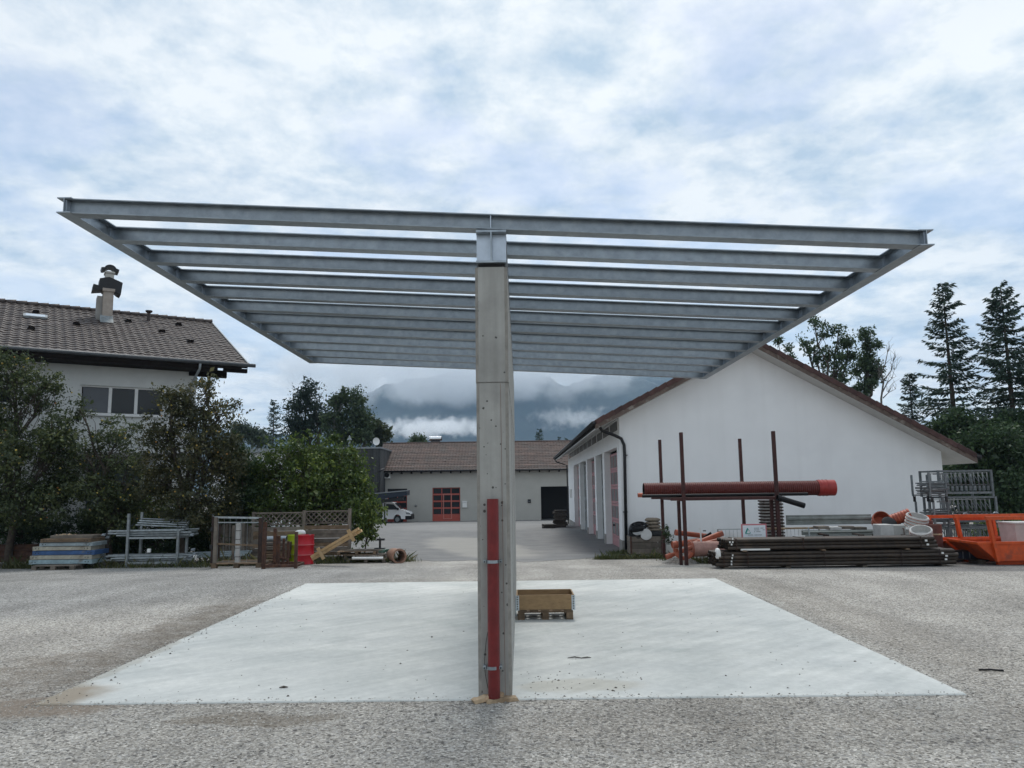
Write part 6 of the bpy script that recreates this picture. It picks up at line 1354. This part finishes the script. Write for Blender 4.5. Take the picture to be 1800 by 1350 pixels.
# ------------------------------------------------------------------ orange tipping skips
def skip(loc, label, rz=0, Lx=2.3):
    o = thing('tipping_skip', label, 'skip', loc, rz); D = 1.3
    zr0, zb0 = .43, .03
    out_ = [(0,zr0),(.45,zb0),(Lx,zb0),(Lx,zr0)]
    def plate(nm, a, b, y0, y1, t=.02): local(o, nm, MB().beam(((a[0]+b[0])/2*0+a[0], (y0+y1)/2, a[1]), (b[0], (y0+y1)/2, b[1]), y1-y0, t, (0,0,1)), MT['orange'])
    plate('sloping_end', (0,zr0), (.45,zb0), 0, D); plate('floor_plate', (.45,zb0), (Lx,zb0), 0, D); local(o, 'end_plate', MB().box(Lx-.02, Lx, .011, D-.011, zb0+.012, zr0), MT['orange'])
    for y in (0.0, D): local(o, 'side_plate', MB().prism(out_, 'y', y-.01, y+.01), MT['orange']); local(o, 'rim_rail', MB().box(-.03, Lx+.03, y-.035, y+.035, zr0+.002, zr0+.06), MT['orange'])
    for x in (-.03, Lx-.03): local(o, 'rim_rail', MB().box(x, x+.06, .036, D-.036, zr0+.002, zr0+.057), MT['orange'])
    H = 1.02
    for y in (-.05, D+.05):
        local(o, 'frame_post', MB().beam((.42,y,.02), (.28,y,H), .07, .11, (0,1,0)), MT['orange']); local(o, 'frame_post', MB().beam((Lx-.12,y,.02), (Lx-.22,y,H), .07, .11, (0,1,0)), MT['orange'])
        local(o, 'frame_top', MB().beam((.22,y,H+.045), (Lx-.16,y,H+.045), .09, .085), MT['orange'])
        local(o, 'side_rib', MB().box(1.30,1.37,y-.02 if y < 0 else y-.05,y+.035 if y < 0 else y+.02,-.10,zb0+.15), MT['orange'])
        q = MB().tube([(1.25,y,H+.08),(1.30,y,H+.13),(1.36,y,H+.13),(1.41,y,H+.08)], .018, 8).build('lifting_eye', MT['galv'], None, True); q.parent = o
    local(o, 'skid', MB().box(.55,Lx,.15,.25,-.08,zb0-.011).box(.55,Lx,D-.25,D-.15,-.08,zb0-.011), MT['orange'])
    local(o, 'corner_gusset', MB().prism([(.44,.08),(.58,.08),(.44,.34)], 'y', -.03, -.012), MT['orange']); return o
a_ = G(1738, 990); 
pB = P(1712, 952, 21.4)
k1 = skip((P(1664,950,21.0).x, 21.0, gz(21.0)+.08), 'orange tipping skip next to the rusty barrels', .0, 2.3)
k2 = skip((P(1719,960,19.4).x, 19.4, gz(19.4)+.08), 'orange tipping skip holding a pale box', .0, 2.4)
p = P(1788, 945, 19.9); o = thing('pale_bin', 'pale grey square bin standing in the orange skip', 'bin', (p.x, 19.9, gz(19.4)+.145)); hb2 = P(1795,921,19.9).z-gz(19.4)-.145
local(o, 'bin_body', MB().add([(0,0,.0),(.7,0,.0),(.7,.6,.0),(0,.6,.0),(-.06,-.05,hb2),(.76,-.05,hb2),(.76,.65,hb2),(-.06,.65,hb2)], [(0,3,2,1),(4,5,6,7),(0,1,5,4),(1,2,6,5),(2,3,7,6),(3,0,4,7)]), MT['stone_block']); local(o, 'rim', MB().box(-.08,.78,-.07,.67,hb2+.001,hb2+.04), MT['stone_block'])
# gravel heap
hp = G(1203, 992); hp.y += .55
def heap_pts(n):
    a = rng.uniform(0, 6.283, n); r = np.sqrt(rng.random(n))*.52; return np.stack([hp.x+r*np.cos(a)*1.0, hp.y+r*np.sin(a)*.85], 1)
heap_z = lambda x, y: hp.z + max(0, .24*(1-(math.hypot((x-hp.x), (y-hp.y)/.85)/.52)**1.0))-.01
hm = MB(); nn = 22; rr_ = 9; vs = []
for i in range(rr_+1):
    for k in range(nn):
        r = .55*i/rr_; t = 2*math.pi*k/nn; x, y = hp.x+r*math.cos(t), hp.y+r*math.sin(t)*.85; vs.append((x, y, heap_z(x, y)-.005+random.uniform(-.008,.008) if i < rr_ else hp.z-.02))
hp_o = thing('gravel_heap', 'small pale gravel heap in front of the drain pipe pile', 'heap', hp)
I3 = Matrix.Translation(-hp)
local(hp_o, 'mound', MB(I3).add(vs, [(i*nn+k, i*nn+(k+1)%nn, (i+1)*nn+(k+1)%nn, (i+1)*nn+k) for i in range(rr_) for k in range(nn)]), mat('heap_grit', (.30,.285,.26), .95, 0, .3, 40, .4, 60), True)
s_ = stones('heap_stones', 2200, (0,0,0,0), .010, .022, mat('heap_stone', (.36,.345,.32), .9, 0, .2, 30, isl=.5), zf=heap_z, clump=heap_pts); s_.parent = hp_o; s_.matrix_parent_inverse = Matrix.Translation(-hp)
# ------------------------------------------------------------------ vegetation
def cards(pos, size, aspect=.5, up=.25, droop=None, jit=.35, fold=True):
    """leaf faces: pos (n,3); returns vertex and face arrays"""
    n = len(pos); s = size*np.exp(rng.normal(0, jit, n))
    d = rng.normal(0, 1, (n, 3)); 
    if droop is not None: d = d*(1-droop[0]) + np.array(droop[1])*droop[0]*1.6
    d /= np.linalg.norm(d, axis=1)[:, None]
    nn = rng.normal(0, 1, (n, 3)) + np.array([0, 0, up*3]); sd_ = np.cross(d, nn); sd_ /= (np.linalg.norm(sd_, axis=1)[:, None]+1e-6)
    nr = np.cross(sd_, d); L_ = s[:, None]*d; W_ = (s*aspect)[:, None]*sd_*.5; fo = (s*.12)[:, None]*nr
    v = np.stack([pos, pos+L_*.5+W_+fo, pos+L_, pos+L_*.5-W_+fo], 1).reshape(-1, 3)
    f = (np.arange(n)*4)[:, None] + np.array([[0, 1, 2, 3]]); return v, f
def card_obj(name, v, f, mt, parent, **t):
    me = bpy.data.meshes.new(name); n = len(f)
    me.vertices.add(len(v)); me.vertices.foreach_set('co', v.astype(np.float32).ravel())
    me.loops.add(n*4); me.loops.foreach_set('vertex_index', f.astype(np.int32).ravel())
    me.polygons.add(n); me.polygons.foreach_set('loop_start', np.arange(n, dtype=np.int32)*4); me.polygons.foreach_set('loop_total', np.full(n, 4, np.int32))
    me.update(); me.validate(); me.materials.append(mt); o = bpy.data.objects.new(name, me); col.objects.link(o)
    if parent: o.parent = parent; o.matrix_parent_inverse = Matrix.Translation(parent.location).inverted()
    tag(o, **t); return o
def curve_pts(a, b, sag=.0, wob=.12, k=5):
    a, b = np.array(a), np.array(b); L_ = np.linalg.norm(b-a); out_ = []
    w_ = rng.normal(0, wob*L_*.5, 3)
    for i in range(k+1):
        t = i/k; out_.append(a+(b-a)*t + w_*math.sin(math.pi*t) + np.array([0,0,-sag*L_*math.sin(math.pi*t)]) + (rng.normal(0, .02*L_, 3) if 0 < i < k else 0))
    return out_
def broad_tree(name, label, Y, base_px, blobs, leaf, mt, nl, nclump=None, bark='bark', trunk_r=.12, aspect=.55, cat='tree', group=None, clump_r=.32, limbs=True, fruit=0, droop=None, surf=.55, depth=1.0, limb_r=.03):
    """blobs: (px, py, rx_px, ry_px[, dY]) lobes of the crown at distance Y"""
    bp = P(base_px[0], base_px[1], Y); bp.z = gz(Y) if base_px[1] > 860 else bp.z
    o = thing(name, label, cat, bp, 0, group); k = Y/FPX
    cen = []; tot = sum(b[2]*b[3] for b in blobs); V = []; mbt = MB()
    ctr = np.mean([list(P(b[0], b[1], Y+(b[4] if len(b) > 4 else 0))) for b in blobs], axis=0)
    fork = np.array([bp.x*.75+ctr[0]*.25, Y, bp.z+(ctr[2]-bp.z)*.42])
    if limbs:
        mbt.tube([Vector(p) for p in curve_pts(bp-Vector((0,0,.1)), fork, 0, .05, 4)], list(np.linspace(trunk_r, trunk_r*.7, 5)), 8)
    ncl = nclump or max(30, int(nl/45))
    for b in blobs:
        c = np.array(P(b[0], b[1], Y+(b[4] if len(b) > 4 else 0))); rx, rz2 = b[2]*k, b[3]*k; ry = rx*depth
        m_ = max(4, int(ncl*b[2]*b[3]/tot)); d = rng.normal(0, 1, (m_, 3)); d /= np.linalg.norm(d, axis=1)[:, None]
        rad = (surf + (1-surf)*rng.random(m_)**.6)*rng.uniform(.75, 1.08, m_); rad[rng.random(m_) < .25] *= rng.uniform(.3, .9)
        q = c + d*rad[:, None]*np.array([rx, ry, rz2]); cen.append(q)
        if limbs:
            mid = c*.75+fork*.25
            pts_ = curve_pts(fork + (c-fork)*.0, c, .0, .14, 5); mbt.tube([Vector(p) for p in pts_], list(np.linspace(trunk_r*.62, limb_r*.7, 6)), 6)
            for j in range(0, m_, 2):
                st_ = np.array(pts_[rng.integers(2, 6)]); tp = curve_pts(st_, q[j], .0, .12, 4); mbt.tube([Vector(p) for p in tp], list(np.linspace(limb_r*.55, .006, 5)), 4, cap=False)
    cen = np.concatenate(cen); w_ = np.exp(rng.normal(0, .5, len(cen))); w_ /= w_.sum()
    idx = rng.choice(len(cen), nl, p=w_); cr_ = clump_r*np.exp(rng.normal(0, .3, len(cen)))
    off = rng.normal(0, 1, (nl, 3)); off *= (rng.random(nl)[:, None]**.4)/np.linalg.norm(off, axis=1)[:, None]
    pos = cen[idx] + off*cr_[idx][:, None]*np.array([1, 1, .75])
    v, f = cards(pos, leaf, aspect, .25, droop)
    card_obj('crown', v, f, mt, o)
    if limbs:
        q = mbt.build('trunk', MT[bark], None, True); q.parent = o; q.matrix_parent_inverse = Matrix.Translation(bp).inverted()
    if fruit:
        m2 = MB(); ids = rng.choice(len(pos), fruit)
        for i in ids:
            c = pos[i]; r = .034
            m2.add([(c[0]+r*a_, c[1]+r*b_, c[2]+r*c2) for a_, b_, c2 in ((0,0,1),(1,0,0),(0,1,0),(-1,0,0),(0,-1,0),(0,0,-1),(.6,.6,.6),(-.6,.6,.6),(-.6,-.6,.6),(.6,-.6,.6))], [(0,9,6),(0,6,7),(0,7,8),(0,8,9),(9,1,6),(6,2,7),(7,3,8),(8,4,9),(5,2,1),(5,3,2),(5,4,3),(5,1,4),(1,2,6),(2,3,7),(3,4,8),(4,1,9)])
        q = m2.build('fruit', MT['fruit'], None, True, kind='stuff'); q.parent = o; q.matrix_parent_inverse = Matrix.Translation(bp).inverted()
    return o
def spruce(name, label, Y, px_x, top_y, base_z=None, width_px=60, mt='lf_spruce', group=None, dens=1.0, first=.08, droopy=.35, cat='tree', sparse=1.0, irr=.25):
    top = P(px_x, top_y, Y); bz_ = gz(Y) if base_z is None else base_z; H = top.z-bz_; k = Y/FPX; Wd = width_px*k
    o = thing(name, label, cat, (top.x, Y, bz_), 0, group); mbt = MB(); mbt.tube([(top.x, Y, bz_-.2), (top.x, Y, bz_+H*.5), (top.x, Y, bz_+H*.97)], [H*.014, H*.009, .02], 8)
    P_ = []; Dn = []; z = H*first; step = .36*max(.6, H/14)
    while z < H*.985:
        t = z/H; n = int((5.2*dens*(1-t*.25))); r0 = Wd*(1-t)**.82*(1+rng.normal(0, irr*.4))+.18
        for i in range(max(3, n)):
            a = rng.uniform(0, 6.283); ln = r0*rng.uniform(1-irr*1.3, 1.12); dirh = np.array([math.cos(a), math.sin(a), 0]); st_ = np.array([top.x, Y, bz_+z+rng.uniform(-.15,.15)*step*2])
            rise = .35*t-.12; m_ = max(6, int(ln/.070*sparse)); ts = np.linspace(.08, 1, m_)
            arc_ = st_[None] + dirh[None]*(ts*ln)[:, None] + np.array([0,0,1])[None]*(ln*(rise*ts - droopy*ts**1.3*(1-t*.7) + .28*ts**3*(.5+t*.5)))[:, None]
            if i % 2 == 0 and ln > .5: mbt.tube([Vector(arc_[0]), Vector(arc_[m_//2]), Vector(arc_[-1])], [.018+.012*(1-t), .012, .005], 4, cap=False)
            sidev = np.array([-dirh[1], dirh[0], 0])
            for s in (-1, 1):
                kk = rng.random(m_); wid = ln*.28*(1-ts*.75)+.05; P_.append(arc_ + sidev[None]*(s*kk*wid)[:, None] - np.array([0,0,1])[None]*(kk*wid*.30)[:, None]); Dn.append(np.tile(dirh*.75+sidev*s*.55+np.array([0,0,-.42]), (m_, 1)))
            P_.append(arc_); Dn.append(np.tile(dirh+np.array([0,0,-.35]), (m_, 1)))
        z += step*(1-.45*t)*rng.uniform(.75, 1.25)
    pos = np.concatenate(P_); dn = np.concatenate(Dn); n = len(pos); dn = dn+rng.normal(0, .35, (n, 3)); dn /= np.linalg.norm(dn, axis=1)[:, None]
    s = (.20*max(.8, H/14))*np.exp(rng.normal(0, .3, n)); nn = rng.normal(0, 1, (n, 3)); sd_ = np.cross(dn, nn); sd_ /= np.linalg.norm(sd_, axis=1)[:, None]
    v = np.stack([pos-dn*(s*.2)[:, None], pos+dn*(s*.4)[:, None]+sd_*(s*.17)[:, None], pos+dn*s[:, None], pos+dn*(s*.4)[:, None]-sd_*(s*.17)[:, None]], 1).reshape(-1, 3)
    f = (np.arange(n)*4)[:, None]+np.array([[0,1,2,3]])
    card_obj('crown', v, f, MT[mt], o); q = mbt.build('trunk', MT['bark'], None, True); q.parent = o; q.matrix_parent_inverse = Matrix.Translation(o.location).inverted(); return o

# orchard in front of the house
broad_tree('apple_tree', 'apple tree with yellow fruit covering the house wall beside the upper small window', 24.6, (14, 1000),
 [(20,650,55,42),(-20,740,60,60,-.3),(70,690,50,48,.3),(28,800,70,55,-.5),(100,770,52,60),(-20,870,70,70),(70,880,70,60,-.3),(110,850,45,50,.4)], .085, MT['lf_apple'], 32000, trunk_r=.13, clump_r=.30, fruit=110, surf=.35)
broad_tree('apple_tree', 'apple tree reaching over the wide three-part window of the house', 25.2, (196, 1000),
 [(150,800,52,46),(210,770,60,34,.3),(170,860,62,52,-.3),(225,850,52,58),(205,900,62,48,-.2),(140,720,26,26)], .080, MT['lf_apple'], 12000, trunk_r=.10, clump_r=.30, fruit=50, surf=.35)
broad_tree('apple_tree', 'dense reddish green apple tree hiding the house corner and downpipe', 24.9, (318, 1000),
 [(330,720,52,45),(385,730,42,45,.3),(290,760,50,55,-.3),(350,800,66,62,-.2),(280,850,58,58),(395,820,44,66,.3),(345,890,76,56,-.3),(300,700,30,34),(360,680,20,30)], .080, leafmat('reddish_apple_leaf', (.054,.060,.026), (.145,.125,.05)), 24000, trunk_r=.13, clump_r=.28, fruit=110, surf=.3)
# understorey
for i, (x, y, bl, lb, mt_) in enumerate((
 (40, 985, [(30,930,70,42),(90,940,45,34)], 'dark leafy shrub behind the rusty girders', 'lf_dark'),
 (170, 985, [(160,925,48,40),(210,905,42,36)], 'dark leafy shrub behind the panel stack', 'lf_dark'),
 (290, 985, [(270,905,52,40),(330,915,46,48)], 'fresh green leafy shrub behind the tube rack', 'lf_bush'),
 (395, 985, [(390,890,44,50),(430,880,40,46),(420,945,50,34)], 'dark shrub behind the picket fence', 'lf_dark'),
 (350, 985, [(345,940,40,36),(380,955,36,30)], 'dark low shrub between the tube rack and the steel cage', 'lf_dark'),
 (235, 985, [(225,955,50,28),(290,958,44,28)], 'low dark shrub just behind the loaded tube rack', 'lf_dark'),
 (425, 985, [(405,800,30,40),(425,830,34,40)], 'tall dark shrub filling the gap beside the house corner', 'lf_dark'))):
    broad_tree('leafy_shrub', lb, 26.2, (x, y), bl, .085, MT[mt_], 6500, trunk_r=.04, clump_r=.26, cat='shrub', surf=.3)
broad_tree('hazel_bush', 'large yellow green bush rising behind the trellis fence', 27.2, (540, 985),
 [(520,800,66,42),(585,800,52,40,.3),(470,840,52,50),(560,850,84,52,-.5),(620,845,36,56,.2),(640,880,26,46),(500,890,78,46,-.2),(590,880,50,40),(628,915,24,42,-1.0),(446,880,40,60)], .095, MT['lf_bush'], 32000, trunk_r=.09, clump_r=.32, cat='bush', surf=.35, droop=(.35,(0,0,-1)))
broad_tree('weeping_branch_shrub', 'drooping leafy shrub hanging over the pallet pile at the yard corner', 25.2, (640, 985), [(650,905,24,34),(640,930,20,24),(665,882,20,14),(652,945,10,22)], .09, MT['lf_bush'], 1700, trunk_r=.03, clump_r=.16, cat='shrub', surf=.3, droop=(.5,(.2,0,-1)), limb_r=.015)
# trees behind
spruce('spruce_tree', 'slender spruce beside the dark pine beyond the annex', 95, 482, 702, width_px=36, sparse=.7)
broad_tree('pine_tree', 'dark pine with layered crown beyond the annex', 90, (545, 900), [(540,690,26,24),(520,715,26,16),(555,715,24,18),(512,738,20,12),(545,745,40,20),(570,735,22,18),(525,765,34,20)], .34, MT['lf_pine'], 8000, trunk_r=.35, clump_r=.8, surf=.3, limb_r=.1, aspect=.35)
broad_tree('birch_tree', 'tall loose birch standing beside the dark pine', 86, (612, 900), [(600,705,22,24),(628,698,20,24),(590,735,26,28),(625,735,28,30),(645,740,20,24),(605,770,40,26),(640,765,28,24)], .26, MT['lf_birch'], 12000, trunk_r=.25, bark='bark_grey', clump_r=.65, surf=.3, droop=(.3,(0,0,-1)), limb_r=.08)
broad_tree('maple_tree', 'round green tree beside the satellite dish behind the workshop', 88, (668, 900), [(660,758,22,20),(672,770,16,16)], .25, leafmat('maple_leaf', (.05,.066,.025), (.09,.10,.04)), 5000, trunk_r=.2, clump_r=.55, limb_r=.07)
broad_tree('far_tree', 'pale distant tree above the flat-roofed garage', 100, (432, 900), [(425,758,22,20),(448,765,18,18),(462,775,16,14)], .30, leafmat('hazy_leaf', (.06,.085,.06), (.10,.13,.09)), 4200, trunk_r=.2, clump_r=.8, surf=.3, limb_r=.07)
broad_tree('far_tree', 'round tree between the chimney and the birch behind the workshop roof', 110, (735, 900), [(735,775,14,8)], .3, MT['lf_birch'], 1200, trunk_r=.15, clump_r=.6, limb_r=.06)
spruce('spruce_tree', 'small dark spruce rising behind the workshop ridge', 120, 948, 752, width_px=26, sparse=.6)
for i, (x, y, lb) in enumerate(((983, 766, 'tiny treetop left of the twin treetops on the workshop ridge'), (995, 768, 'tiny treetop beside the white hall roof on the workshop ridge'))): spruce('far_conifer', lb, 150, x, y, width_px=9, sparse=.5, dens=.8)
# behind the white hall
AY = 62
broad_tree('ash_tree', 'open feathery ash tree rising behind the hall roof', AY, (1455, 800), [(1432,570,14,18),(1415,600,20,14),(1448,590,18,22),(1475,575,10,14),(1488,600,14,22),(1440,625,24,24),(1470,630,26,26),(1500,625,14,18),(1465,660,34,24)], .21, MT['lf_ash'], 4200, nclump=120, trunk_r=.16, clump_r=.42, surf=.3, bark='bark', limb_r=.07)
broad_tree('ash_tree', 'dense upright ash tree beside the bare tree behind the hall roof', AY+1, (1525, 800), [(1520,585,14,16),(1530,610,18,22),(1520,640,24,28),(1538,650,16,26),(1522,680,24,26)], .20, MT['lf_ash'], 5200, trunk_r=.16, clump_r=.42, surf=.25, limb_r=.06)
broad_tree('ash_sapling', 'thin leafy twigs just above the hall ridge beside the canopy', AY, (1372, 700), [(1366,598,8,10),(1383,612,9,9),(1390,625,7,8)], .19, MT['lf_ash'], 420, trunk_r=.05, clump_r=.35, surf=.2, limb_r=.03)
# bare tree
bb = P(1552, 760, AY-1); bt = thing('bare_tree', 'leafless grey tree standing beside the dense ash', 'tree', bb); m2 = MB(); I3 = Matrix.Translation(-bb)
mains = [[(1551,760),(1549,700),(1553,672),(1549,655),(1556,640),(1560,620),(1564,610)], [(1551,690),(1560,672),(1568,665),(1572,650)], [(1553,675),(1545,662),(1544,640)], [(1552,700),(1562,690),(1574,684)], [(1554,668),(1566,652),(1570,636)]]
trk = MB()
for i, ln_ in enumerate(mains): (trk).tube([I3 @ P(x, y, AY-1+.2*math.sin(j+i)) for j, (x, y) in enumerate(ln_)], list(np.linspace(.10 if i == 0 else .05, .012, len(ln_))), 6)
local(bt, 'trunk', trk, MT['bark_grey'], True)
for i in range(46):
    ln_ = mains[i % 5]; j = random.randrange(2 if i % 5 == 0 else 1, len(ln_)); x, y = ln_[j]; m2.tube([I3 @ P(x, y, AY-1), I3 @ P(x+random.uniform(-7,9), y-random.uniform(2,14), AY-1+random.uniform(-1,1)), I3 @ P(x+random.uniform(-12,14), y-random.uniform(10,26), AY-1+random.uniform(-1.2,1.2))], [.02,.012,.004], 4, cap=False)
local(bt, 'twigs', m2, MT['bark_grey'], True)
# spruces and dark thicket on the right
spruce('spruce_tree', 'tall open spruce with bare leader behind the hall eave', 44, 1655, 488, width_px=102, dens=1.05, sparse=1.0, droopy=.22, irr=.32)
spruce('spruce_tree', 'tall thick spruce beside the open-crowned one', 42, 1757, 490, width_px=118, dens=1.25, sparse=1.1, droopy=.28, irr=.28)
spruce('spruce_tree', 'dark spruce filling the gap at the thick spruce foot', 46, 1820, 560, width_px=90, dens=1.3, sparse=1.0)
spruce('young_spruce', 'young spruce low beside the hall roof end', 47, 1597, 652, width_px=52, dens=1.3, sparse=.9)
broad_tree('thicket_tree', 'dark thicket tree directly behind the stillage tower', 36, (1730, 960), [(1720,790,44,44),(1690,770,34,30,4),(1770,800,60,60),(1760,880,66,50,-1),(1700,850,46,56),(1820,860,50,70)], .15, MT['lf_dark'], 26000, trunk_r=.14, clump_r=.5, surf=.3)
broad_tree('thicket_tree', 'dark thicket tree between the two tall spruces', 40, (1700, 960), [(1650,760,30,26),(1680,745,30,30),(1720,760,46,36),(1780,765,50,46),(1690,810,60,40)], .15, MT['lf_dark'], 18000, trunk_r=.14, clump_r=.5, surf=.3)
broad_tree('roadside_shrub', 'low green shrub behind the orange skips', 31, (1760, 970), [(1740,940,40,26),(1790,935,46,30)], .10, MT['lf_bush'], 3000, trunk_r=.04, clump_r=.3, cat='shrub')
broad_tree('weed_plant', 'small leafy weed growing behind the pipe rack upright', 24.2, (1170, 965), [(1168,932,8,12),(1174,945,9,12)], .06, MT['lf_dark'], 260, trunk_r=.008, clump_r=.09, cat='weed', limb_r=.006)

# grass fringes and weeds
def grass_patch(n, zones, hmin, hmax, label):
    P_ = []
    for (xa, ya, xb, yb, w_, k) in zones:
        t = rng.random(int(n*k)); A, B = G(xa, ya), G(xb, yb); q = np.stack([A.x+(B.x-A.x)*t, A.y+(B.y-A.y)*t], 1)+np.stack([rng.normal(0, .15, len(t)), np.abs(rng.normal(0, w_, len(t)))], 1); P_.append(q)
    q = np.concatenate(P_); m_ = len(q); z = np.array([gz(y) for y in q[:, 1]]); h = rng.uniform(hmin, hmax, m_)*np.exp(rng.normal(0, .35, m_)); a = rng.uniform(0, 6.283, m_); ln = rng.normal(0, .35, (m_, 2))*h[:, None]
    w_ = .006+.004*rng.random(m_); c, s = np.cos(a)*w_, np.sin(a)*w_; b = np.stack([q[:, 0], q[:, 1], z-.01], 1)
    v = np.stack([b+np.stack([c, s, 0*c], 1), b-np.stack([c, s, 0*c], 1), b+np.stack([ln[:, 0]*.4-c*.7, ln[:, 1]*.4-s*.7, h*.6], 1), b+np.stack([ln[:, 0], ln[:, 1], h], 1)], 1).reshape(-1, 3)
    card_obj('grass', v, (np.arange(m_)*4)[:, None]+np.array([[0,1,2,3]]), MT['grass'], None, label=label, cat='grass', kind='stuff')
grass_patch(9000, [(0,1000,70,1000,.35,.10),(70,1000,370,998,.5,.16),(370,996,470,994,.4,.14),(550,992,720,988,.4,.14)], .06, .22, 'dry grass growing among the stores along the orchard')
grass_patch(9000, [(1055,984,1180,982,.35,.45),(1180,986,1270,992,.5,.35),(1080,976,1110,972,.3,.15)], .04, .13, 'short grass strip before the hall corner and drain pipes')
# ------------------------------------------------------------------ mountains, low cloud and haze
MY = 2900.0
prof_px = [(-1500,800),(-600,790),(0,785),(300,775),(480,800),(580,782),(640,742),(700,706),(760,690),(830,684),(900,690),(950,712),(985,716),(1020,704),(1070,686),(1120,676),(1200,690),(1320,745),(1450,785),(1600,795),(1800,795),(2400,795),(3300,800)]
def mountains():
    nx, ny = 760, 80; xs = np.linspace(-1500, 3300, nx); top = np.interp(xs, [p[0] for p in prof_px], [p[1] for p in prof_px])-22
    k = MY/FPX; vs = []; ph = rng.uniform(0, 6.28, 40)
    def nzz(a, b): return sum(math.sin(a*f_*1.3+b*f_*.9+ph[i])*math.sin(b*f_*1.1-a*f_*.5+ph[i+12])/f_**.9 for i, f_ in enumerate((1, 1.9, 3.7, 7.1, 13.7, 26)))
    for j in range(ny):
        t = j/(ny-1)
        for i in range(nx):
            p = P(xs[i], top[i], MY); h = max(6, p.z-gz(MY)); X = p.x; yy = 1750+t*1500
            s = math.sin(min(1, t/.77)*math.pi/2)**1.25 if t <= .77 else math.cos((t-.77)/.23*.9)
            rn = nzz(X/330, yy/330); z = h*s*(1+.16*rn*math.sin(min(1, t/.77)*math.pi)) + 9*nzz(X/70, yy/70)*s + (7*abs(nzz(X/22, yy/22)))*s
            vs.append((X*(yy/MY)**.25, yy, gz(yy)-3+z))
    fs = [(j*nx+i, j*nx+i+1, (j+1)*nx+i+1, (j+1)*nx+i) for j in range(ny-1) for i in range(nx-1)]
    me = bpy.data.meshes.new('mountains'); me.from_pydata(vs, [], fs); me.update()
    m = mat('forested_mountain', (.014,.030,.030), .95, 0, .5, .02, 0, 60, (.024,.042,.038), (.45,.65), det=10)
    link('mountains', me, m, None, True, fix=False, kind='structure')
mountains()
def cloud(name, px, py, Y, wpx, hpx, dep, dens, seed, label, nscale=1.0, lo=.46, hi=.62, flat=1.0):
    c = P(px, py, Y); k = Y/FPX; rx, rz2, ry = wpx*k/2, hpx*k/2, dep/2
    n, mm = 24, 12; vs = []; fs = []
    for j in range(mm+1):
        for i in range(n):
            a, b = 2*math.pi*i/n, math.pi*j/mm; vs.append((math.sin(b)*math.cos(a), math.sin(b)*math.sin(a), math.cos(b)))
    fs = [(j*n+i, j*n+(i+1)%n, (j+1)*n+(i+1)%n, (j+1)*n+i) for j in range(mm) for i in range(n)]
    me = bpy.data.meshes.new(name); me.from_pydata(vs, [], fs); me.update(); fixn(me)
    m = bpy.data.materials.new('low_cloud_vapour'); m.use_nodes = True; t = m.node_tree; nn = t.nodes; l = t.links.new; nn.clear()
    o_ = nn.new('ShaderNodeOutputMaterial'); pv = nn.new('ShaderNodeVolumePrincipled'); l(pv.outputs[0], o_.inputs['Volume'])
    pv.inputs['Color'].default_value = (.96,.97,.98,1); pv.inputs['Anisotropy'].default_value = .2
    tcn = nn.new('ShaderNodeTexCoord'); g = nn.new('ShaderNodeTexGradient'); g.gradient_type = 'SPHERICAL'; l(tcn.outputs['Object'], g.inputs[0])
    mp = nn.new('ShaderNodeMapping'); mp.inputs['Scale'].default_value = (rx/100, ry/100, rz2/100); mp.inputs['Location'].default_value = (seed*3.7, seed*1.3, seed*2.1); l(tcn.outputs['Object'], mp.inputs[0])
    nz = nn.new('ShaderNodeTexNoise'); nz.inputs['Scale'].default_value = nscale; nz.inputs['Detail'].default_value = 5; nz.inputs['Roughness'].default_value = .6; l(mp.outputs[0], nz.inputs[0])
    ad = nn.new('ShaderNodeMath'); ad.operation = 'MULTIPLY_ADD'; l(g.outputs[1], ad.inputs[0]); ad.inputs[1].default_value = .32*flat; l(nz.outputs[0], ad.inputs[2])
    mr = nn.new('ShaderNodeMapRange'); l(ad.outputs[0], mr.inputs[0]); mr.inputs[1].default_value = lo; mr.inputs[2].default_value = hi; mr.inputs[4].default_value = dens
    ed = nn.new('ShaderNodeMapRange'); l(g.outputs[1], ed.inputs[0]); ed.inputs[1].default_value = .0; ed.inputs[2].default_value = .25
    mu = nn.new('ShaderNodeMath'); mu.operation = 'MULTIPLY'; l(mr.outputs[0], mu.inputs[0]); l(ed.outputs[0], mu.inputs[1]); l(mu.outputs[0], pv.inputs['Density'])
    me.materials.append(m); o = bpy.data.objects.new(name, me); col.objects.link(o); o.location = c; o.scale = (rx, ry, rz2)
    tag(o, label, 'cloud', kind='stuff'); return o
CLOUDS = True
if CLOUDS:
    cloud('low_cloud', 800, 648, 2250, 820, 156, 420, .010, 1, 'grey white cloud bank hiding the mountain tops', .9, .50, .62)
    cloud('low_cloud', 760, 752, 1700, 290, 50, 240, .022, 2, 'thin white cloud wisp lying along the lower mountain slope', 3.4, .60, .72)
    cloud('low_cloud', 1010, 735, 1750, 220, 60, 200, .008, 5, 'faint torn cloud shred before the right mountain', 4.0, .64, .76)
hz = bpy.data.materials.new('valley_haze'); hz.use_nodes = True; t_ = hz.node_tree; t_.nodes.clear()
o_ = t_.nodes.new('ShaderNodeOutputMaterial'); pv = t_.nodes.new('ShaderNodeVolumePrincipled'); t_.links.new(pv.outputs[0], o_.inputs['Volume'])
pv.inputs['Color'].default_value = (.52,.74,1.0,1); pv.inputs['Density'].default_value = .00013; pv.inputs['Anisotropy'].default_value = 0.0
HAZE = True
if HAZE: tag(MB().box(-3600, 3600, -80, 3400, -16, 620).build('haze', hz), 'pale blue valley haze', 'haze', kind='stuff')
bpy.context.view_layer.update()
